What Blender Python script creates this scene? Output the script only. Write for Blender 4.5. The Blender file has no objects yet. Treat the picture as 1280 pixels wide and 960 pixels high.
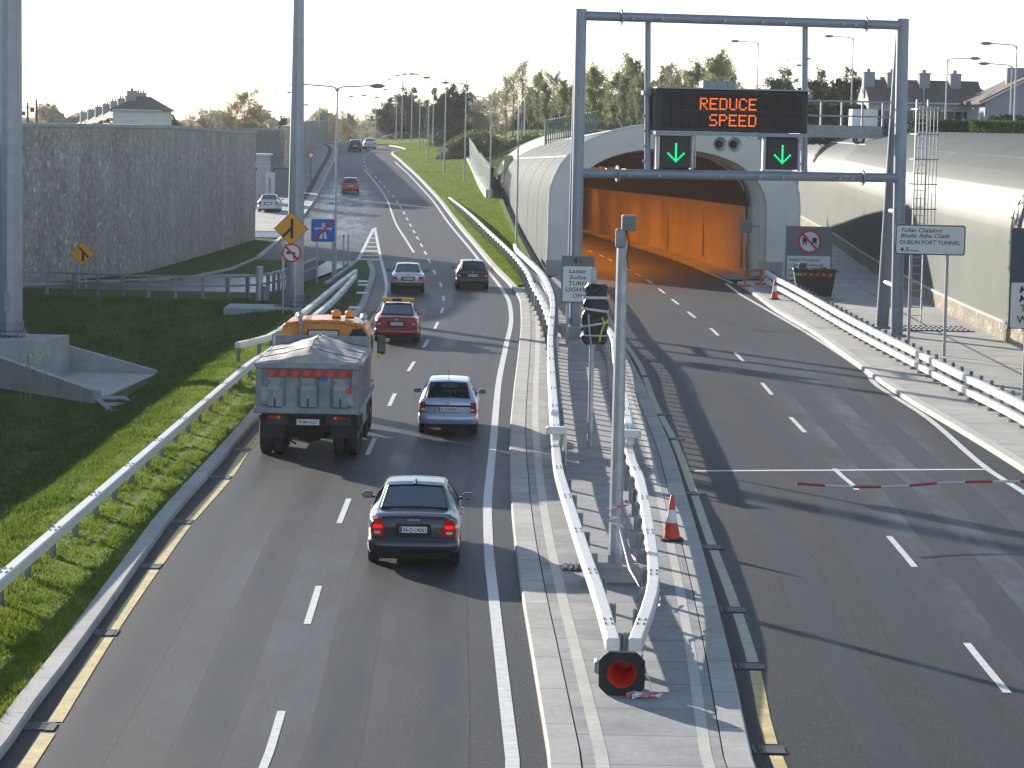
import bpy, bmesh, math, random
from math import sin, cos, pi, radians, atan2, hypot
from mathutils import Vector, Matrix
random.seed(7)
S = bpy.context.scene
COL = S.collection
FPX, CAM_H = 3450.0, 8.4
PITCH = math.atan(326.1 / FPX); ROLL = radians(1.146)
_F = Vector((0, cos(PITCH), -sin(PITCH))); _U0 = Vector((0, sin(PITCH), cos(PITCH))); _R0 = Vector((1, 0, 0))
_R = _R0 * cos(ROLL) + _U0 * sin(ROLL); _U = _U0 * cos(ROLL) - _R0 * sin(ROLL)
EYE = Vector((0, 0, CAM_H))

# ---------------------------------------------------------------- survey helpers (photo pixel -> ground point)
def ray(px, py):
    d = _F * FPX + _R * (px - 640) - _U * (py - 480)
    return d / d.y
def at(px, py, z=0.0):
    d = ray(px, py); t = (z - CAM_H) / d.z
    return Vector((d.x * t, t, z))
def atY(px, py, Y):
    return EYE + ray(px, py) * Y
def interp(tab, x):
    if x <= tab[0][0]: return tab[0][1]
    if x >= tab[-1][0]: return tab[-1][1]
    for i in range(len(tab) - 1):
        x0, y0 = tab[i]; x1, y1 = tab[i + 1]
        if x <= x1:
            t = (x - x0) / (x1 - x0); h = x1 - x0
            def sl(k):
                if k <= 0 or k >= len(tab) - 1:
                    a, b = (0, 1) if k <= 0 else (len(tab) - 2, len(tab) - 1)
                    return (tab[b][1] - tab[a][1]) / (tab[b][0] - tab[a][0])
                s0 = (tab[k][1] - tab[k-1][1]) / (tab[k][0] - tab[k-1][0]); s1 = (tab[k+1][1] - tab[k][1]) / (tab[k+1][0] - tab[k][0])
                return 0 if s0 * s1 < 0 else 2 * s0 * s1 / (s0 + s1) if s0 + s1 else 0
            m0, m1 = sl(i), sl(i + 1)
            t2, t3 = t * t, t * t * t
            return (2*t3-3*t2+1)*y0 + (t3-2*t2+t)*h*m0 + (-2*t3+3*t2)*y1 + (t3-t2)*h*m1
ZR = [(-50, 0), (150, 0), (200, .35), (259, 1.5), (310, 2.95), (363, 4.3), (400, 4.75), (440, 4.8), (520, 4.3), (700, 3.4), (4000, 3)]
def zr(Y): return interp(ZR, Y)
def road_at(px, py):
    d = ray(px, py); Y = 30.0
    while Y < 460:
        if CAM_H + d.z * Y <= zr(Y): break
        Y += .25
    return Vector((d.x * Y, Y, zr(Y)))
def curve(pts):
    """pixel trace of a line on the carriageway -> X as a function of Y"""
    t = sorted((p.y, p.x) for p in (road_at(*q) for q in pts))
    o = []
    for y, x in t:
        if not o or y - o[-1][0] > .4: o.append((y, x))
    return o
def sstep(a, b, x):
    t = max(0, min(1, (x - a) / (b - a))); return t * t * (3 - 2 * t)

# ---------------------------------------------------------------- materials
def nodes(name):
    m = bpy.data.materials.new(name); m.use_nodes = True
    nt = m.node_tree; nt.nodes.clear()
    out = nt.nodes.new('ShaderNodeOutputMaterial')
    b = nt.nodes.new('ShaderNodeBsdfPrincipled'); nt.links.new(b.outputs[0], out.inputs[0])
    return m, nt, b, out
def rgb(c): return (c[0], c[1], c[2], 1)
def noise(nt, scale, detail=4, rough=.6, coord='Object', vec=None, stretch=None):
    n = nt.nodes.new('ShaderNodeTexNoise'); n.inputs['Scale'].default_value = scale; n.inputs['Detail'].default_value = detail
    n.inputs['Roughness'].default_value = rough
    tc = nt.nodes.new('ShaderNodeTexCoord'); src = tc.outputs[coord]
    if stretch:
        mp = nt.nodes.new('ShaderNodeMapping'); mp.inputs['Scale'].default_value = stretch
        nt.links.new(src, mp.inputs[0]); src = mp.outputs[0]
    nt.links.new(src, n.inputs['Vector'])
    return n
def ramp(nt, fac, stops):
    r = nt.nodes.new('ShaderNodeValToRGB'); nt.links.new(fac, r.inputs[0])
    e = r.color_ramp.elements
    while len(e) < len(stops): e.new(.5)
    for k, (p, c) in enumerate(stops):
        e[k].position = p; e[k].color = rgb(c) if not isinstance(c, (int, float)) else (c, c, c, 1)
    return r
def mixc(nt, fac, a, b, mode='MIX'):
    m = nt.nodes.new('ShaderNodeMix'); m.data_type = 'RGBA'; m.blend_type = mode
    for v, i in ((fac, 0), (a, 6), (b, 7)):
        if isinstance(v, (int, float)): m.inputs[i].default_value = v
        elif isinstance(v, tuple): m.inputs[i].default_value = rgb(v)
        else: nt.links.new(v, m.inputs[i])
    return m.outputs[2]
def bump(nt, b, h, strength=.3, dist=.02):
    n = nt.nodes.new('ShaderNodeBump'); n.inputs['Strength'].default_value = strength; n.inputs['Distance'].default_value = dist
    nt.links.new(h, n.inputs['Height']); nt.links.new(n.outputs[0], b.inputs['Normal'])
def pm(name, c, rough=.6, metal=0, var=.15, scale=3, bmp=0, spec=.5, coat=0):
    """plain painted / metal / plastic surface with a little unevenness and dirt"""
    m, nt, b, out = nodes(name)
    n = noise(nt, scale, 5)
    lo = tuple(x * (1 - var) for x in c); hi = tuple(min(1, x * (1 + var)) for x in c)
    r = ramp(nt, n.outputs[0], [(.3, lo), (.7, hi)]); nt.links.new(r.outputs[0], b.inputs['Base Color'])
    b.inputs['Roughness'].default_value = rough; b.inputs['Metallic'].default_value = metal
    b.inputs['Specular IOR Level'].default_value = spec
    if coat: b.inputs['Coat Weight'].default_value = coat; b.inputs['Coat Roughness'].default_value = .08
    if bmp: bump(nt, b, noise(nt, scale * 12, 3).outputs[0], bmp)
    return m
def em(name, c, s):
    m, nt, b, out = nodes(name)
    b.inputs['Base Color'].default_value = rgb(tuple(x * .3 for x in c)); b.inputs['Emission Color'].default_value = rgb(c); b.inputs['Emission Strength'].default_value = s
    return m
def asphalt(name, base, rough, wet=0):
    m, nt, b, out = nodes(name)
    big = noise(nt, .12, 5, .6, stretch=(1, .35, 1)); fine = noise(nt, 22, 3, .8); mid = noise(nt, 1.3, 4, .7, stretch=(1, .3, 1))
    c = ramp(nt, big.outputs[0], [(.3, tuple(x * .8 for x in base)), (.7, tuple(x * 1.2 for x in base))]).outputs[0]
    c = mixc(nt, .75, c, ramp(nt, fine.outputs[0], [(.3, .45), (.7, 1.55)]).outputs[0], 'MULTIPLY')
    c = mixc(nt, .5, c, ramp(nt, mid.outputs[0], [(.35, .75), (.65, 1.2)]).outputs[0], 'MULTIPLY')
    tc = nt.nodes.new('ShaderNodeTexCoord'); v = nt.nodes.new('ShaderNodeTexVoronoi'); v.inputs['Scale'].default_value = 38
    nt.links.new(tc.outputs['Object'], v.inputs['Vector'])
    agg = ramp(nt, v.outputs['Color'], [(.78, (0, 0, 0)), (.92, (.07, .07, .068))])
    c = mixc(nt, 1.0, c, agg.outputs[0], 'ADD')
    nt.links.new(c, b.inputs['Base Color'])
    if wet:
        r = ramp(nt, noise(nt, .22, 5, .65, stretch=(1, .25, 1)).outputs[0], [(.38, rough - wet), (.62, rough)])
        nt.links.new(r.outputs[0], b.inputs['Roughness'])
    else:
        r = ramp(nt, big.outputs[0], [(.35, rough - .08), (.65, rough + .05)]); nt.links.new(r.outputs[0], b.inputs['Roughness'])
    b.inputs['Specular IOR Level'].default_value = .18
    bump(nt, b, fine.outputs[0], .35, .012)
    return m
def wear_sheen(name, base, r0, worn, r1):
    """asphalt with a worn or sheen-painted patch; the sheet's own 'wear' attribute fades the patch out at its margin"""
    m = asphalt(name, base, r0); nt = m.node_tree; b = [n for n in nt.nodes if n.type == 'BSDF_PRINCIPLED'][0]
    at_ = nt.nodes.new('ShaderNodeAttribute'); at_.attribute_name = 'wear_sheen'
    n = noise(nt, .55, 6, .7, stretch=(1.6, .3, 1)); ad = nt.nodes.new('ShaderNodeMath'); ad.operation = 'MULTIPLY'; nt.links.new(at_.outputs['Fac'], ad.inputs[0])
    r = ramp(nt, n.outputs[0], [(.36, .05), (.62, 1.0)]); nt.links.new(r.outputs[0], ad.inputs[1])
    old = b.inputs['Base Color'].links[0].from_socket; fine = ramp(nt, noise(nt, 22, 3, .8).outputs[0], [(.3, .55), (.7, 1.4)])
    wc = mixc(nt, .8, worn, fine.outputs[0], 'MULTIPLY'); nt.links.new(mixc(nt, ad.outputs[0], old, wc), b.inputs['Base Color'])
    mr = nt.nodes.new('ShaderNodeMapRange'); mr.inputs[3].default_value = r0; mr.inputs[4].default_value = r1; nt.links.new(ad.outputs[0], mr.inputs[0]); nt.links.new(mr.outputs[0], b.inputs['Roughness'])
    return m
def concrete(name, base, bay=0.0, stain=.35):
    """concrete; UV is in metres (u along, v across); bay = spacing of the joints across it"""
    m, nt, b, out = nodes(name)
    n1 = noise(nt, .8, 6, .65); n2 = noise(nt, 9, 4, .7); n3 = noise(nt, 60, 2, .6)
    c = ramp(nt, n1.outputs[0], [(.3, tuple(x * (1 - stain) for x in base)), (.65, base), (.8, tuple(x * 1.12 for x in base))]).outputs[0]
    c = mixc(nt, .6, c, ramp(nt, n2.outputs[0], [(.3, .72), (.65, 1.1)]).outputs[0], 'MULTIPLY')
    h = n3.outputs[0]
    if bay:
        tc = nt.nodes.new('ShaderNodeTexCoord'); sx = nt.nodes.new('ShaderNodeSeparateXYZ'); nt.links.new(tc.outputs['UV'], sx.inputs[0])
        def M(op, a, v):
            k = nt.nodes.new('ShaderNodeMath'); k.operation = op
            for i, q in enumerate((a, v)):
                if isinstance(q, (int, float)): k.inputs[i].default_value = q
                else: nt.links.new(q, k.inputs[i])
            return k.outputs[0]
        q = M('DIVIDE', sx.outputs[0], bay); fr = M('FRACT', q, 0); ce = M('FLOOR', q, 0)
        line = M('LESS_THAN', fr, .03 / bay)
        wn = nt.nodes.new('ShaderNodeTexWhiteNoise'); wn.noise_dimensions = '1D'; nt.links.new(ce, wn.inputs['W'])
        c = mixc(nt, .6, c, ramp(nt, wn.outputs[0], [(0, .82), (1, 1.14)]).outputs[0], 'MULTIPLY')
        rib = nt.nodes.new('ShaderNodeTexWave'); rib.inputs['Scale'].default_value = 4; rib.inputs['Distortion'].default_value = 2
        nt.links.new(tc.outputs['UV'], rib.inputs['Vector'])
        c = mixc(nt, .22, c, ramp(nt, rib.outputs[0], [(.2, .8), (.8, 1.1)]).outputs[0], 'MULTIPLY')
        c = mixc(nt, line, c, tuple(x * .3 for x in base))
    nt.links.new(c, b.inputs['Base Color']); b.inputs['Roughness'].default_value = .85
    bump(nt, b, h, .25, .01)
    return m
def rubble(name, dark, light, scale, strech=(1, 1, 1.6)):
    m, nt, b, out = nodes(name)
    tc = nt.nodes.new('ShaderNodeTexCoord'); mp = nt.nodes.new('ShaderNodeMapping'); mp.inputs['Scale'].default_value = strech
    nt.links.new(tc.outputs['Object'], mp.inputs[0])
    v = nt.nodes.new('ShaderNodeTexVoronoi'); v.inputs['Scale'].default_value = scale; nt.links.new(mp.outputs[0], v.inputs['Vector'])
    e = nt.nodes.new('ShaderNodeTexVoronoi'); e.feature = 'DISTANCE_TO_EDGE'; e.inputs['Scale'].default_value = scale; nt.links.new(mp.outputs[0], e.inputs['Vector'])
    sx = nt.nodes.new('ShaderNodeSeparateColor'); nt.links.new(v.outputs['Color'], sx.inputs[0])
    mid = tuple((a * .65 + c * .35) for a, c in zip(dark, light))
    c = ramp(nt, sx.outputs[0], [(0, dark), (.55, mid), (.86, mid), (1, light)]).outputs[0]
    c = mixc(nt, .45, c, ramp(nt, noise(nt, .9, 4, .7, stretch=(1, 1, .12)).outputs[0], [(.35, .62), (.6, 1.1)]).outputs[0], 'MULTIPLY')
    c = mixc(nt, .5, c, ramp(nt, noise(nt, .25, 5, .7).outputs[0], [(.3, .6), (.7, 1.25)]).outputs[0], 'MULTIPLY')
    edge = ramp(nt, e.outputs[0], [(0, .45), (.09, 1)])
    c = mixc(nt, .6, c, edge.outputs[0], 'MULTIPLY')
    nt.links.new(c, b.inputs['Base Color']); b.inputs['Roughness'].default_value = .9
    bump(nt, b, edge.outputs[0], .6, .05)
    return m
def leafy(name, c1, c2, trans=.45, scale=.6, rough=.6):
    """foliage / grass blades: part of the light passes through"""
    m, nt, b, out = nodes(name)
    n = noise(nt, scale, 5, .7)
    oi = nt.nodes.new('ShaderNodeObjectInfo'); hs = nt.nodes.new('ShaderNodeHueSaturation')
    r = ramp(nt, n.outputs[0], [(.3, c1), (.7, c2)])
    mr = nt.nodes.new('ShaderNodeMapRange'); mr.inputs[3].default_value = .75; mr.inputs[4].default_value = 1.2
    nt.links.new(oi.outputs['Random'], mr.inputs[0]); nt.links.new(mr.outputs[0], hs.inputs['Value']); nt.links.new(r.outputs[0], hs.inputs['Color'])
    nt.links.new(hs.outputs[0], b.inputs['Base Color']); b.inputs['Roughness'].default_value = rough; b.inputs['Specular IOR Level'].default_value = .25
    t = nt.nodes.new('ShaderNodeBsdfTranslucent'); nt.links.new(hs.outputs[0], t.inputs[0])
    mx = nt.nodes.new('ShaderNodeMixShader'); mx.inputs[0].default_value = trans
    nt.links.new(b.outputs[0], mx.inputs[1]); nt.links.new(t.outputs[0], mx.inputs[2]); nt.links.new(mx.outputs[0], out.inputs[0])
    return m
def glassmat(name, tint=(.25, .3, .3), refl=0.0):
    m, nt, b, out = nodes(name)
    nt.nodes.remove(b)
    t = nt.nodes.new('ShaderNodeBsdfTransparent'); t.inputs[0].default_value = rgb(tint)
    g = nt.nodes.new('ShaderNodeBsdfGlossy'); g.inputs['Roughness'].default_value = .04; g.inputs[0].default_value = (.17, .19, .21, 1)
    f = nt.nodes.new('ShaderNodeFresnel'); f.inputs[0].default_value = 1.5
    ad = nt.nodes.new('ShaderNodeMath'); ad.operation = 'ADD'; ad.inputs[1].default_value = refl * .25; nt.links.new(f.outputs[0], ad.inputs[0])
    mx = nt.nodes.new('ShaderNodeMixShader'); nt.links.new(ad.outputs[0], mx.inputs[0]); nt.links.new(t.outputs[0], mx.inputs[1]); nt.links.new(g.outputs[0], mx.inputs[2])
    nt.links.new(mx.outputs[0], out.inputs[0])
    return m
def paint(name, c, metal=.3, rough=.35):
    return pm(name, c, rough, metal, .06, 1.5, coat=.7)
def grassmat(name, c1, c2, c3):
    m, nt, b, out = nodes(name)
    a = noise(nt, .35, 6, .7); f = noise(nt, 7, 4, .75)
    c = ramp(nt, a.outputs[0], [(.3, c1), (.55, c2), (.75, c3)]).outputs[0]
    c = mixc(nt, .7, c, ramp(nt, f.outputs[0], [(.3, .5), (.7, 1.4)]).outputs[0], 'MULTIPLY')
    nt.links.new(c, b.inputs['Base Color']); b.inputs['Roughness'].default_value = .9; b.inputs['Specular IOR Level'].default_value = .1
    bump(nt, b, f.outputs[0], .7, .12)
    return m

MAT = {}
def mk():
    M = MAT
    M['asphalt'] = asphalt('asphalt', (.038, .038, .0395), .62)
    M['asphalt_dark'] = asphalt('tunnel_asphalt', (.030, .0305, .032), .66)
    M['asphalt_worn'] = asphalt('worn_slip_asphalt', (.085, .085, .09), .5, .22)
    M['lane_sheen'] = wear_sheen('damp_asphalt_sheen', (.038, .038, .0395), .62, (.12, .122, .13), .33)  # pale tone paints the sky's glare onto the smoother, damp joining lane
    M['worn_dusty'] = wear_sheen('dusty_asphalt', (.030, .0305, .032), .66, (.085, .09, .102), .52)
    M['polish_sheen'] = wear_sheen('polished_asphalt_sheen', (.038, .038, .0395), .62, (.082, .082, .085), .50)  # shine put into the colour as a lighter tone, besides lower roughness
    M['tyre_track'] = wear_sheen('tyre_polished_asphalt', (.038, .038, .0395), .62, (.026, .026, .027), .5)
    M['mark'] = pm('white_line_paint', (.62, .62, .6), .7, 0, .18, 6)
    M['mark_yellow'] = pm('yellow_line_paint', (.56, .44, .19), .8, 0, .28, 3)
    M['mark_pale'] = pm('pale_yellow_line_paint', (.46, .44, .31), .8, 0, .2, 5)
    M['patch'] = asphalt('channel_asphalt', (.05, .044, .042), .8)
    M['concrete'] = concrete('island_concrete', (.36, .36, .355), 1.75)
    M['pave'] = concrete('footway_concrete', (.46, .45, .42), 2.6)
    M['kerb'] = concrete('kerb_concrete', (.45, .44, .41), 2.4, .25)
    M['conc'] = concrete('cast_concrete', (.42, .43, .42), 0, .3)
    M['conc_light'] = concrete('pale_concrete', (.55, .53, .48), 0, .2)
    M['stone'] = rubble('rubble_stone', (.30, .28, .25), (.66, .62, .54), 8.5, (1, 1, .5))
    M['stone_warm'] = rubble('warm_rubble_stone', (.22, .19, .14), (.55, .48, .36), 5, (1, 1, 1.3))
    M['plaster'] = pm('grey_plaster', (.2, .2, .2), .9, 0, .15, 1.5)
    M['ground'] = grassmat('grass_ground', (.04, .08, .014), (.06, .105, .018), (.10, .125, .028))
    M['lawn'] = grassmat('lawn_ground', (.09, .16, .010), (.13, .20, .012), (.17, .21, .018))
    M['blade'] = leafy('grass_blade', (.09, .15, .012), (.19, .23, .03), .5, .5)
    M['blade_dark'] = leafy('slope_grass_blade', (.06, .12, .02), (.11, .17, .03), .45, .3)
    M['galv'] = pm('galvanised_steel', (.42, .44, .46), .48, .55, .15, 6)
    M['rail'] = pm('pale_galvanised_rail', (.68, .67, .63), .5, .15, .1, 5)
    M['galv_dark'] = pm('weathered_galvanised_steel', (.24, .26, .29), .5, .55, .15, 5)
    M['gantry'] = pm('grey_painted_steel', (.24, .27, .31), .45, .25, .1, 3)
    M['mast'] = pm('mast_galvanised_steel', (.30, .325, .36), .45, .4, .12, 2)
    M['black'] = pm('black_plastic', (.012, .012, .013), .5, 0, .2, 5)
    M['sign_black'] = pm('sign_black_housing', (.016, .018, .019), .55, 0, .2, 3)
    M['tyre'] = pm('tyre_rubber', (.016, .016, .017), .85, 0, .25, 8)
    M['rim'] = pm('alloy_rim', (.35, .36, .37), .4, .7, .1, 5)
    M['under'] = pm('underbody_black', (.012, .012, .012), .9, 0, .2, 5)
    M['interior'] = pm('car_interior', (.03, .03, .032), .85, 0, .2, 5)
    M['glass'] = glassmat('car_glass', (.34, .42, .43))
    M['glass_dark'] = glassmat('tinted_glass', (.16, .2, .22), .4)
    M['tail_red'] = pm('red_lamp_lens', (.42, .008, .010), .2, 0, .08, 4, coat=.6)
    M['tail_lit'] = em('lit_brake_lens', (1, .0, .0), .38)
    M['tail_clear'] = pm('clear_lamp_lens', (.6, .55, .52), .2, 0, .08, 4, coat=.6)
    M['plate'] = pm('white_plate', (.7, .7, .68), .45, 0, .06, 4)
    M['euro'] = pm('blue_plate_band', (.02, .06, .35), .45, 0, .05, 4)
    M['ink'] = pm('black_lettering', (.015, .015, .018), .6, 0, .05, 4)
    M['white'] = pm('white_sign_face', (.70, .71, .70), .5, 0, .05, 2)
    M['white_paint'] = pm('white_paint', (.74, .74, .72), .6, 0, .08, 2)
    M['signgrey'] = pm('grey_sign_board', (.16, .18, .18), .6, 0, .08, 1.5)
    M['signdark'] = pm('dark_slate_sign_board', (.055, .075, .095), .6, 0, .08, 1.5)
    M['amber'] = pm('amber_sign_face', (.75, .33, .012), .45, 0, .06, 2)
    M['blue'] = pm('blue_sign_face', (.012, .12, .50), .45, 0, .06, 2)
    M['boom_red'] = pm('faded_red_paint', (.33, .03, .04), .5, 0, .1, 2)
    M['boom_white'] = pm('dull_white_paint', (.50, .52, .55), .6, 0, .1, 2)
    M['red'] = pm('red_sign_paint', (.50, .02, .03), .5, 0, .06, 2)
    M['cone'] = pm('orange_red_plastic', (.60, .055, .015), .5, 0, .15, 4)
    M['cone_in'] = pm('red_plastic_inside', (.75, .03, .01), .6, 0, .08, 4)
    M['rubber'] = pm('black_rubber', (.022, .022, .023), .8, 0, .25, 7)
    M['bag'] = pm('black_polythene', (.012, .013, .016), .28, 0, .2, 5, .5)
    M['tape'] = pm('silver_tape', (.5, .52, .54), .35, .2, .15, 8)
    M['yellow'] = pm('yellow_tape', (.6, .55, .05), .5, 0, .1, 6)
    M['tan'] = pm('tarpaulin', (.38, .36, .33), .75, 0, .3, 1.6, .3)
    M['tip_grey'] = pm('worn_grey_steel', (.24, .265, .29), .6, .2, .3, 2.5)
    M['tip_light'] = pm('scuffed_pale_steel', (.30, .31, .315), .55, .2, .4, 4)
    M['tip_dark'] = pm('grimy_steel', (.05, .052, .052), .75, .1, .3, 4)
    M['cab'] = pm('orange_cab_paint', (.60, .22, .02), .42, 0, .1, 1.5, coat=.3)
    M['beacon'] = pm('amber_beacon_lens', (.9, .25, .01), .2, 0, .1, 4, coat=.5)
    M['chev_red'] = pm('red_reflective', (.62, .05, .03), .4, 0, .08, 6)
    M['chev_dark'] = pm('dark_red_reflective', (.30, .03, .03), .4, 0, .08, 6)
    M['shell'] = pm('pale_metal_cladding', (.20, .208, .205), .7, 0, .08, .3, spec=.012)
    M['shell_face'] = pm('portal_fascia', (.80, .77, .68), .7, .0, .07, .5, spec=.2)
    M['canopy'] = pm('corrugated_cladding', (.158, .168, .155), .5, .03, .07, .25, spec=.06)
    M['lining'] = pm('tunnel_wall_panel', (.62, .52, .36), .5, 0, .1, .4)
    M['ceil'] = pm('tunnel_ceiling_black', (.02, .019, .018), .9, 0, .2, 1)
    M['sodium'] = em('sodium_luminaire', (1, .36, .03), 12)
    M['led'] = em('amber_led', (1, .17, .02), .62)
    M['green'] = em('green_led', (.0, 1, .30), .5)
    M['door_grey'] = pm('grey_door', (.36, .42, .47), .5, 0, .08, 1)
    M['palisade'] = pm('green_fence_paint', (.022, .085, .065), .5, 0, .15, 2)
    M['bark'] = pm('bark', (.10, .085, .07), .9, 0, .3, 3)
    M['bark_pale'] = pm('pale_bark', (.2, .18, .15), .9, 0, .3, 3)
    M['leaf_olive'] = leafy('olive_autumn_leaves', (.20, .225, .10), (.33, .335, .17), .55)
    M['leaf_brown'] = leafy('brown_autumn_leaves', (.27, .24, .165), (.40, .35, .24), .5)
    M['leaf_gold'] = leafy('golden_autumn_leaves', (.18, .14, .07), (.27, .22, .11), .4)
    M['leaf_dark'] = leafy('dark_evergreen_needles', (.05, .07, .036), (.085, .11, .055), .3)
    M['leaf_green'] = leafy('green_hedge_leaves', (.06, .11, .02), (.12, .18, .03), .4)
    M['leaf_dull'] = leafy('dull_shrub_leaves', (.10, .13, .045), (.19, .2, .08), .45)
    M['roof'] = pm('brown_roof_tiles', (.13, .10, .085), .85, 0, .25, 3, .3)
    M['render'] = pm('pale_render', (.48, .46, .44), .9, 0, .08, 1)
    M['render_grey'] = pm('grey_render', (.30, .31, .33), .9, 0, .08, 1)
    M['render_white'] = pm('white_render', (.62, .62, .62), .9, 0, .08, 1)
    M['brick'] = pm('brick_face', (.30, .2, .15), .9, 0, .2, 5)
    M['winglass'] = pm('window_glass', (.03, .035, .04), .1, 0, .1, 2)
    M['wood'] = pm('wooden_pole', (.12, .09, .07), .9, 0, .25, 4)
    M['grate'] = pm('iron_grating', (.09, .09, .09), .6, .5, .25, 6)
    M['skip'] = pm('dark_skip_paint', (.035, .028, .032), .6, 0, .2, 3)
    M['orange'] = pm('orange_barrier_plastic', (.6, .14, .03), .5, 0, .12, 3)
    M['flower'] = pm('yellow_flower', (.7, .62, .12), .7, 0, .15, 6)
    M['stalk'] = pm('pale_stalk', (.3, .3, .16), .8, 0, .2, 6)
    M['pink'] = pm('faded_red_tape', (.55, .12, .16), .5, 0, .15, 8)
mk()
# ---------------------------------------------------------------- mesh building
class MB:
    def __init__(self): self.v = []; self.f = []; self.mi = []; self.uv = None; self.cur = 0; self.fuv = {}
    def m(self, i): self.cur = i; return self
    def face(self, idx, uv=None):
        self.f.append(tuple(idx)); self.mi.append(self.cur)
        if uv: self.fuv[len(self.f) - 1] = uv
    def add(self, vs, fs, M=None):
        o = len(self.v)
        for p in vs:
            p = Vector(p); self.v.append(M @ p if M else p)
        for f in fs: self.face([o + i for i in f])
        return self
    def quad(self, a, b, c, d): return self.add([a, b, c, d], [(0, 1, 2, 3)])
    def box(self, c, s, M=None, rz=0, bev=0):
        x, y, z = s[0] / 2, s[1] / 2, s[2] / 2
        T = Matrix.Translation(c) @ Matrix.Rotation(rz, 4, 'Z')
        if M: T = M @ T
        if bev:
            b = min(bev, x * .9, y * .9, z * .9); vs = []
            for k in (-1, 1):
                for (zz, ins) in ((z - b, 0), (z, b)) if k > 0 else ((z, b), (z - b, 0)):
                    xx, yy = x - ins, y - ins; q = b if not ins else b * .5
                    vs += [(px, py, k * zz) for px, py in ((-xx + q, -yy), (xx - q, -yy), (xx, -yy + q), (xx, yy - q), (xx - q, yy), (-xx + q, yy), (-xx, yy - q), (-xx, -yy + q))]
            fs = [tuple(range(7, -1, -1)), tuple(range(24, 32))]
            for r in range(3):
                for i in range(8): fs.append((r*8+i, r*8+(i+1) % 8, r*8+8+(i+1) % 8, r*8+8+i))
            return self.add(vs, fs, T)
        vs = [(-x,-y,-z),(x,-y,-z),(x,y,-z),(-x,y,-z),(-x,-y,z),(x,-y,z),(x,y,z),(-x,y,z)]
        return self.add(vs, [(3,2,1,0),(4,5,6,7),(0,1,5,4),(1,2,6,5),(2,3,7,6),(3,0,4,7)], T)
    def cyl(self, a, b, r0, r1=None, n=10, cap=True, M=None):
        a, b = Vector(a), Vector(b); r1 = r0 if r1 is None else r1
        d = (b - a); q = d.to_track_quat('Z', 'Y') if d.length > 1e-9 else Vector((0, 0, 1)).to_track_quat('Z', 'Y')
        vs = [a + q @ Vector((r0 * cos(2*pi*i/n), r0 * sin(2*pi*i/n), 0)) for i in range(n)] + [b + q @ Vector((r1 * cos(2*pi*i/n), r1 * sin(2*pi*i/n), 0)) for i in range(n)]
        fs = [(i, (i+1) % n, n+(i+1) % n, n+i) for i in range(n)]
        if cap: fs += [tuple(range(n-1, -1, -1)), tuple(range(n, 2*n))]
        return self.add(vs, fs, M)
    def tube(self, pts, r, n=6, M=None):
        pts = [Vector(p) for p in pts]; rs = r if isinstance(r, (list, tuple)) else [r] * len(pts); vs = []
        for i, p in enumerate(pts):
            d = (pts[min(i+1, len(pts)-1)] - pts[max(i-1, 0)]).normalized()
            up = Vector((0, 0, 1)) if abs(d.z) < .95 else Vector((0, 1, 0))
            s = d.cross(up).normalized(); u = s.cross(d)
            vs += [p + (s * cos(2*pi*k/n) + u * sin(2*pi*k/n)) * rs[i] for k in range(n)]
        fs = [(i*n+k, i*n+(k+1) % n, (i+1)*n+(k+1) % n, (i+1)*n+k) for i in range(len(pts)-1) for k in range(n)]
        fs += [tuple(range(n-1, -1, -1)), tuple(range((len(pts)-1)*n, len(pts)*n))]
        return self.add(vs, fs, M)
    def lathe(self, prof, n=16, M=None):
        vs = [(r * cos(2*pi*k/n), r * sin(2*pi*k/n), h) for r, h in prof for k in range(n)]
        fs = [(i*n+k, i*n+(k+1) % n, (i+1)*n+(k+1) % n, (i+1)*n+k) for i in range(len(prof)-1) for k in range(n)]
        return self.add(vs, fs, M)
    def prism(self, poly, y0, y1, M=None):
        """polygon in (x, z) extruded along y"""
        n = len(poly); vs = [(x, y0, z) for x, z in poly] + [(x, y1, z) for x, z in poly]
        fs = [tuple(range(n)), tuple(range(2*n-1, n-1, -1))] + [(i, n+i, n+(i+1) % n, (i+1) % n) for i in range(n)]
        return self.add(vs, fs, M)
    def plan(self, poly, z0, z1, M=None):
        n = len(poly); vs = [(x, y, z0) for x, y in poly] + [(x, y, z1) for x, y in poly]
        fs = [tuple(range(n-1, -1, -1)), tuple(range(n, 2*n))] + [(i, (i+1) % n, n+(i+1) % n, n+i) for i in range(n)]
        return self.add(vs, fs, M)
    def sweep(self, path, prof, closed=True, cap=True):
        """profile (side offset to the right, height) along a 3D path; UV in metres"""
        path = [Vector(p) for p in path]; n = len(prof); vs = []; L = [0]
        for i, p in enumerate(path):
            d = path[min(i+1, len(path)-1)] - path[max(i-1, 0)]; d.z = 0; d.normalize(); s = Vector((d.y, -d.x, 0))
            vs += [p + s * a + Vector((0, 0, h)) for a, h in prof]
            if i: L.append(L[-1] + (p - path[i-1]).length)
        W = [0]
        for k in range(1, n + 1): W.append(W[-1] + hypot(prof[k % n][0] - prof[k-1][0], prof[k % n][1] - prof[k-1][1]))
        o = len(self.v); self.v += vs
        for i in range(len(path) - 1):
            for k in range(n if closed else n - 1):
                k2 = (k + 1) % n
                self.face((o+i*n+k, o+(i+1)*n+k, o+(i+1)*n+k2, o+i*n+k2), ((L[i], W[k]), (L[i+1], W[k]), (L[i+1], W[k+1]), (L[i], W[k+1])))
        if cap and closed:
            self.face([o + k for k in range(n)]); self.face([o + (len(path)-1)*n + k for k in range(n-1, -1, -1)])
        return self
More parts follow.
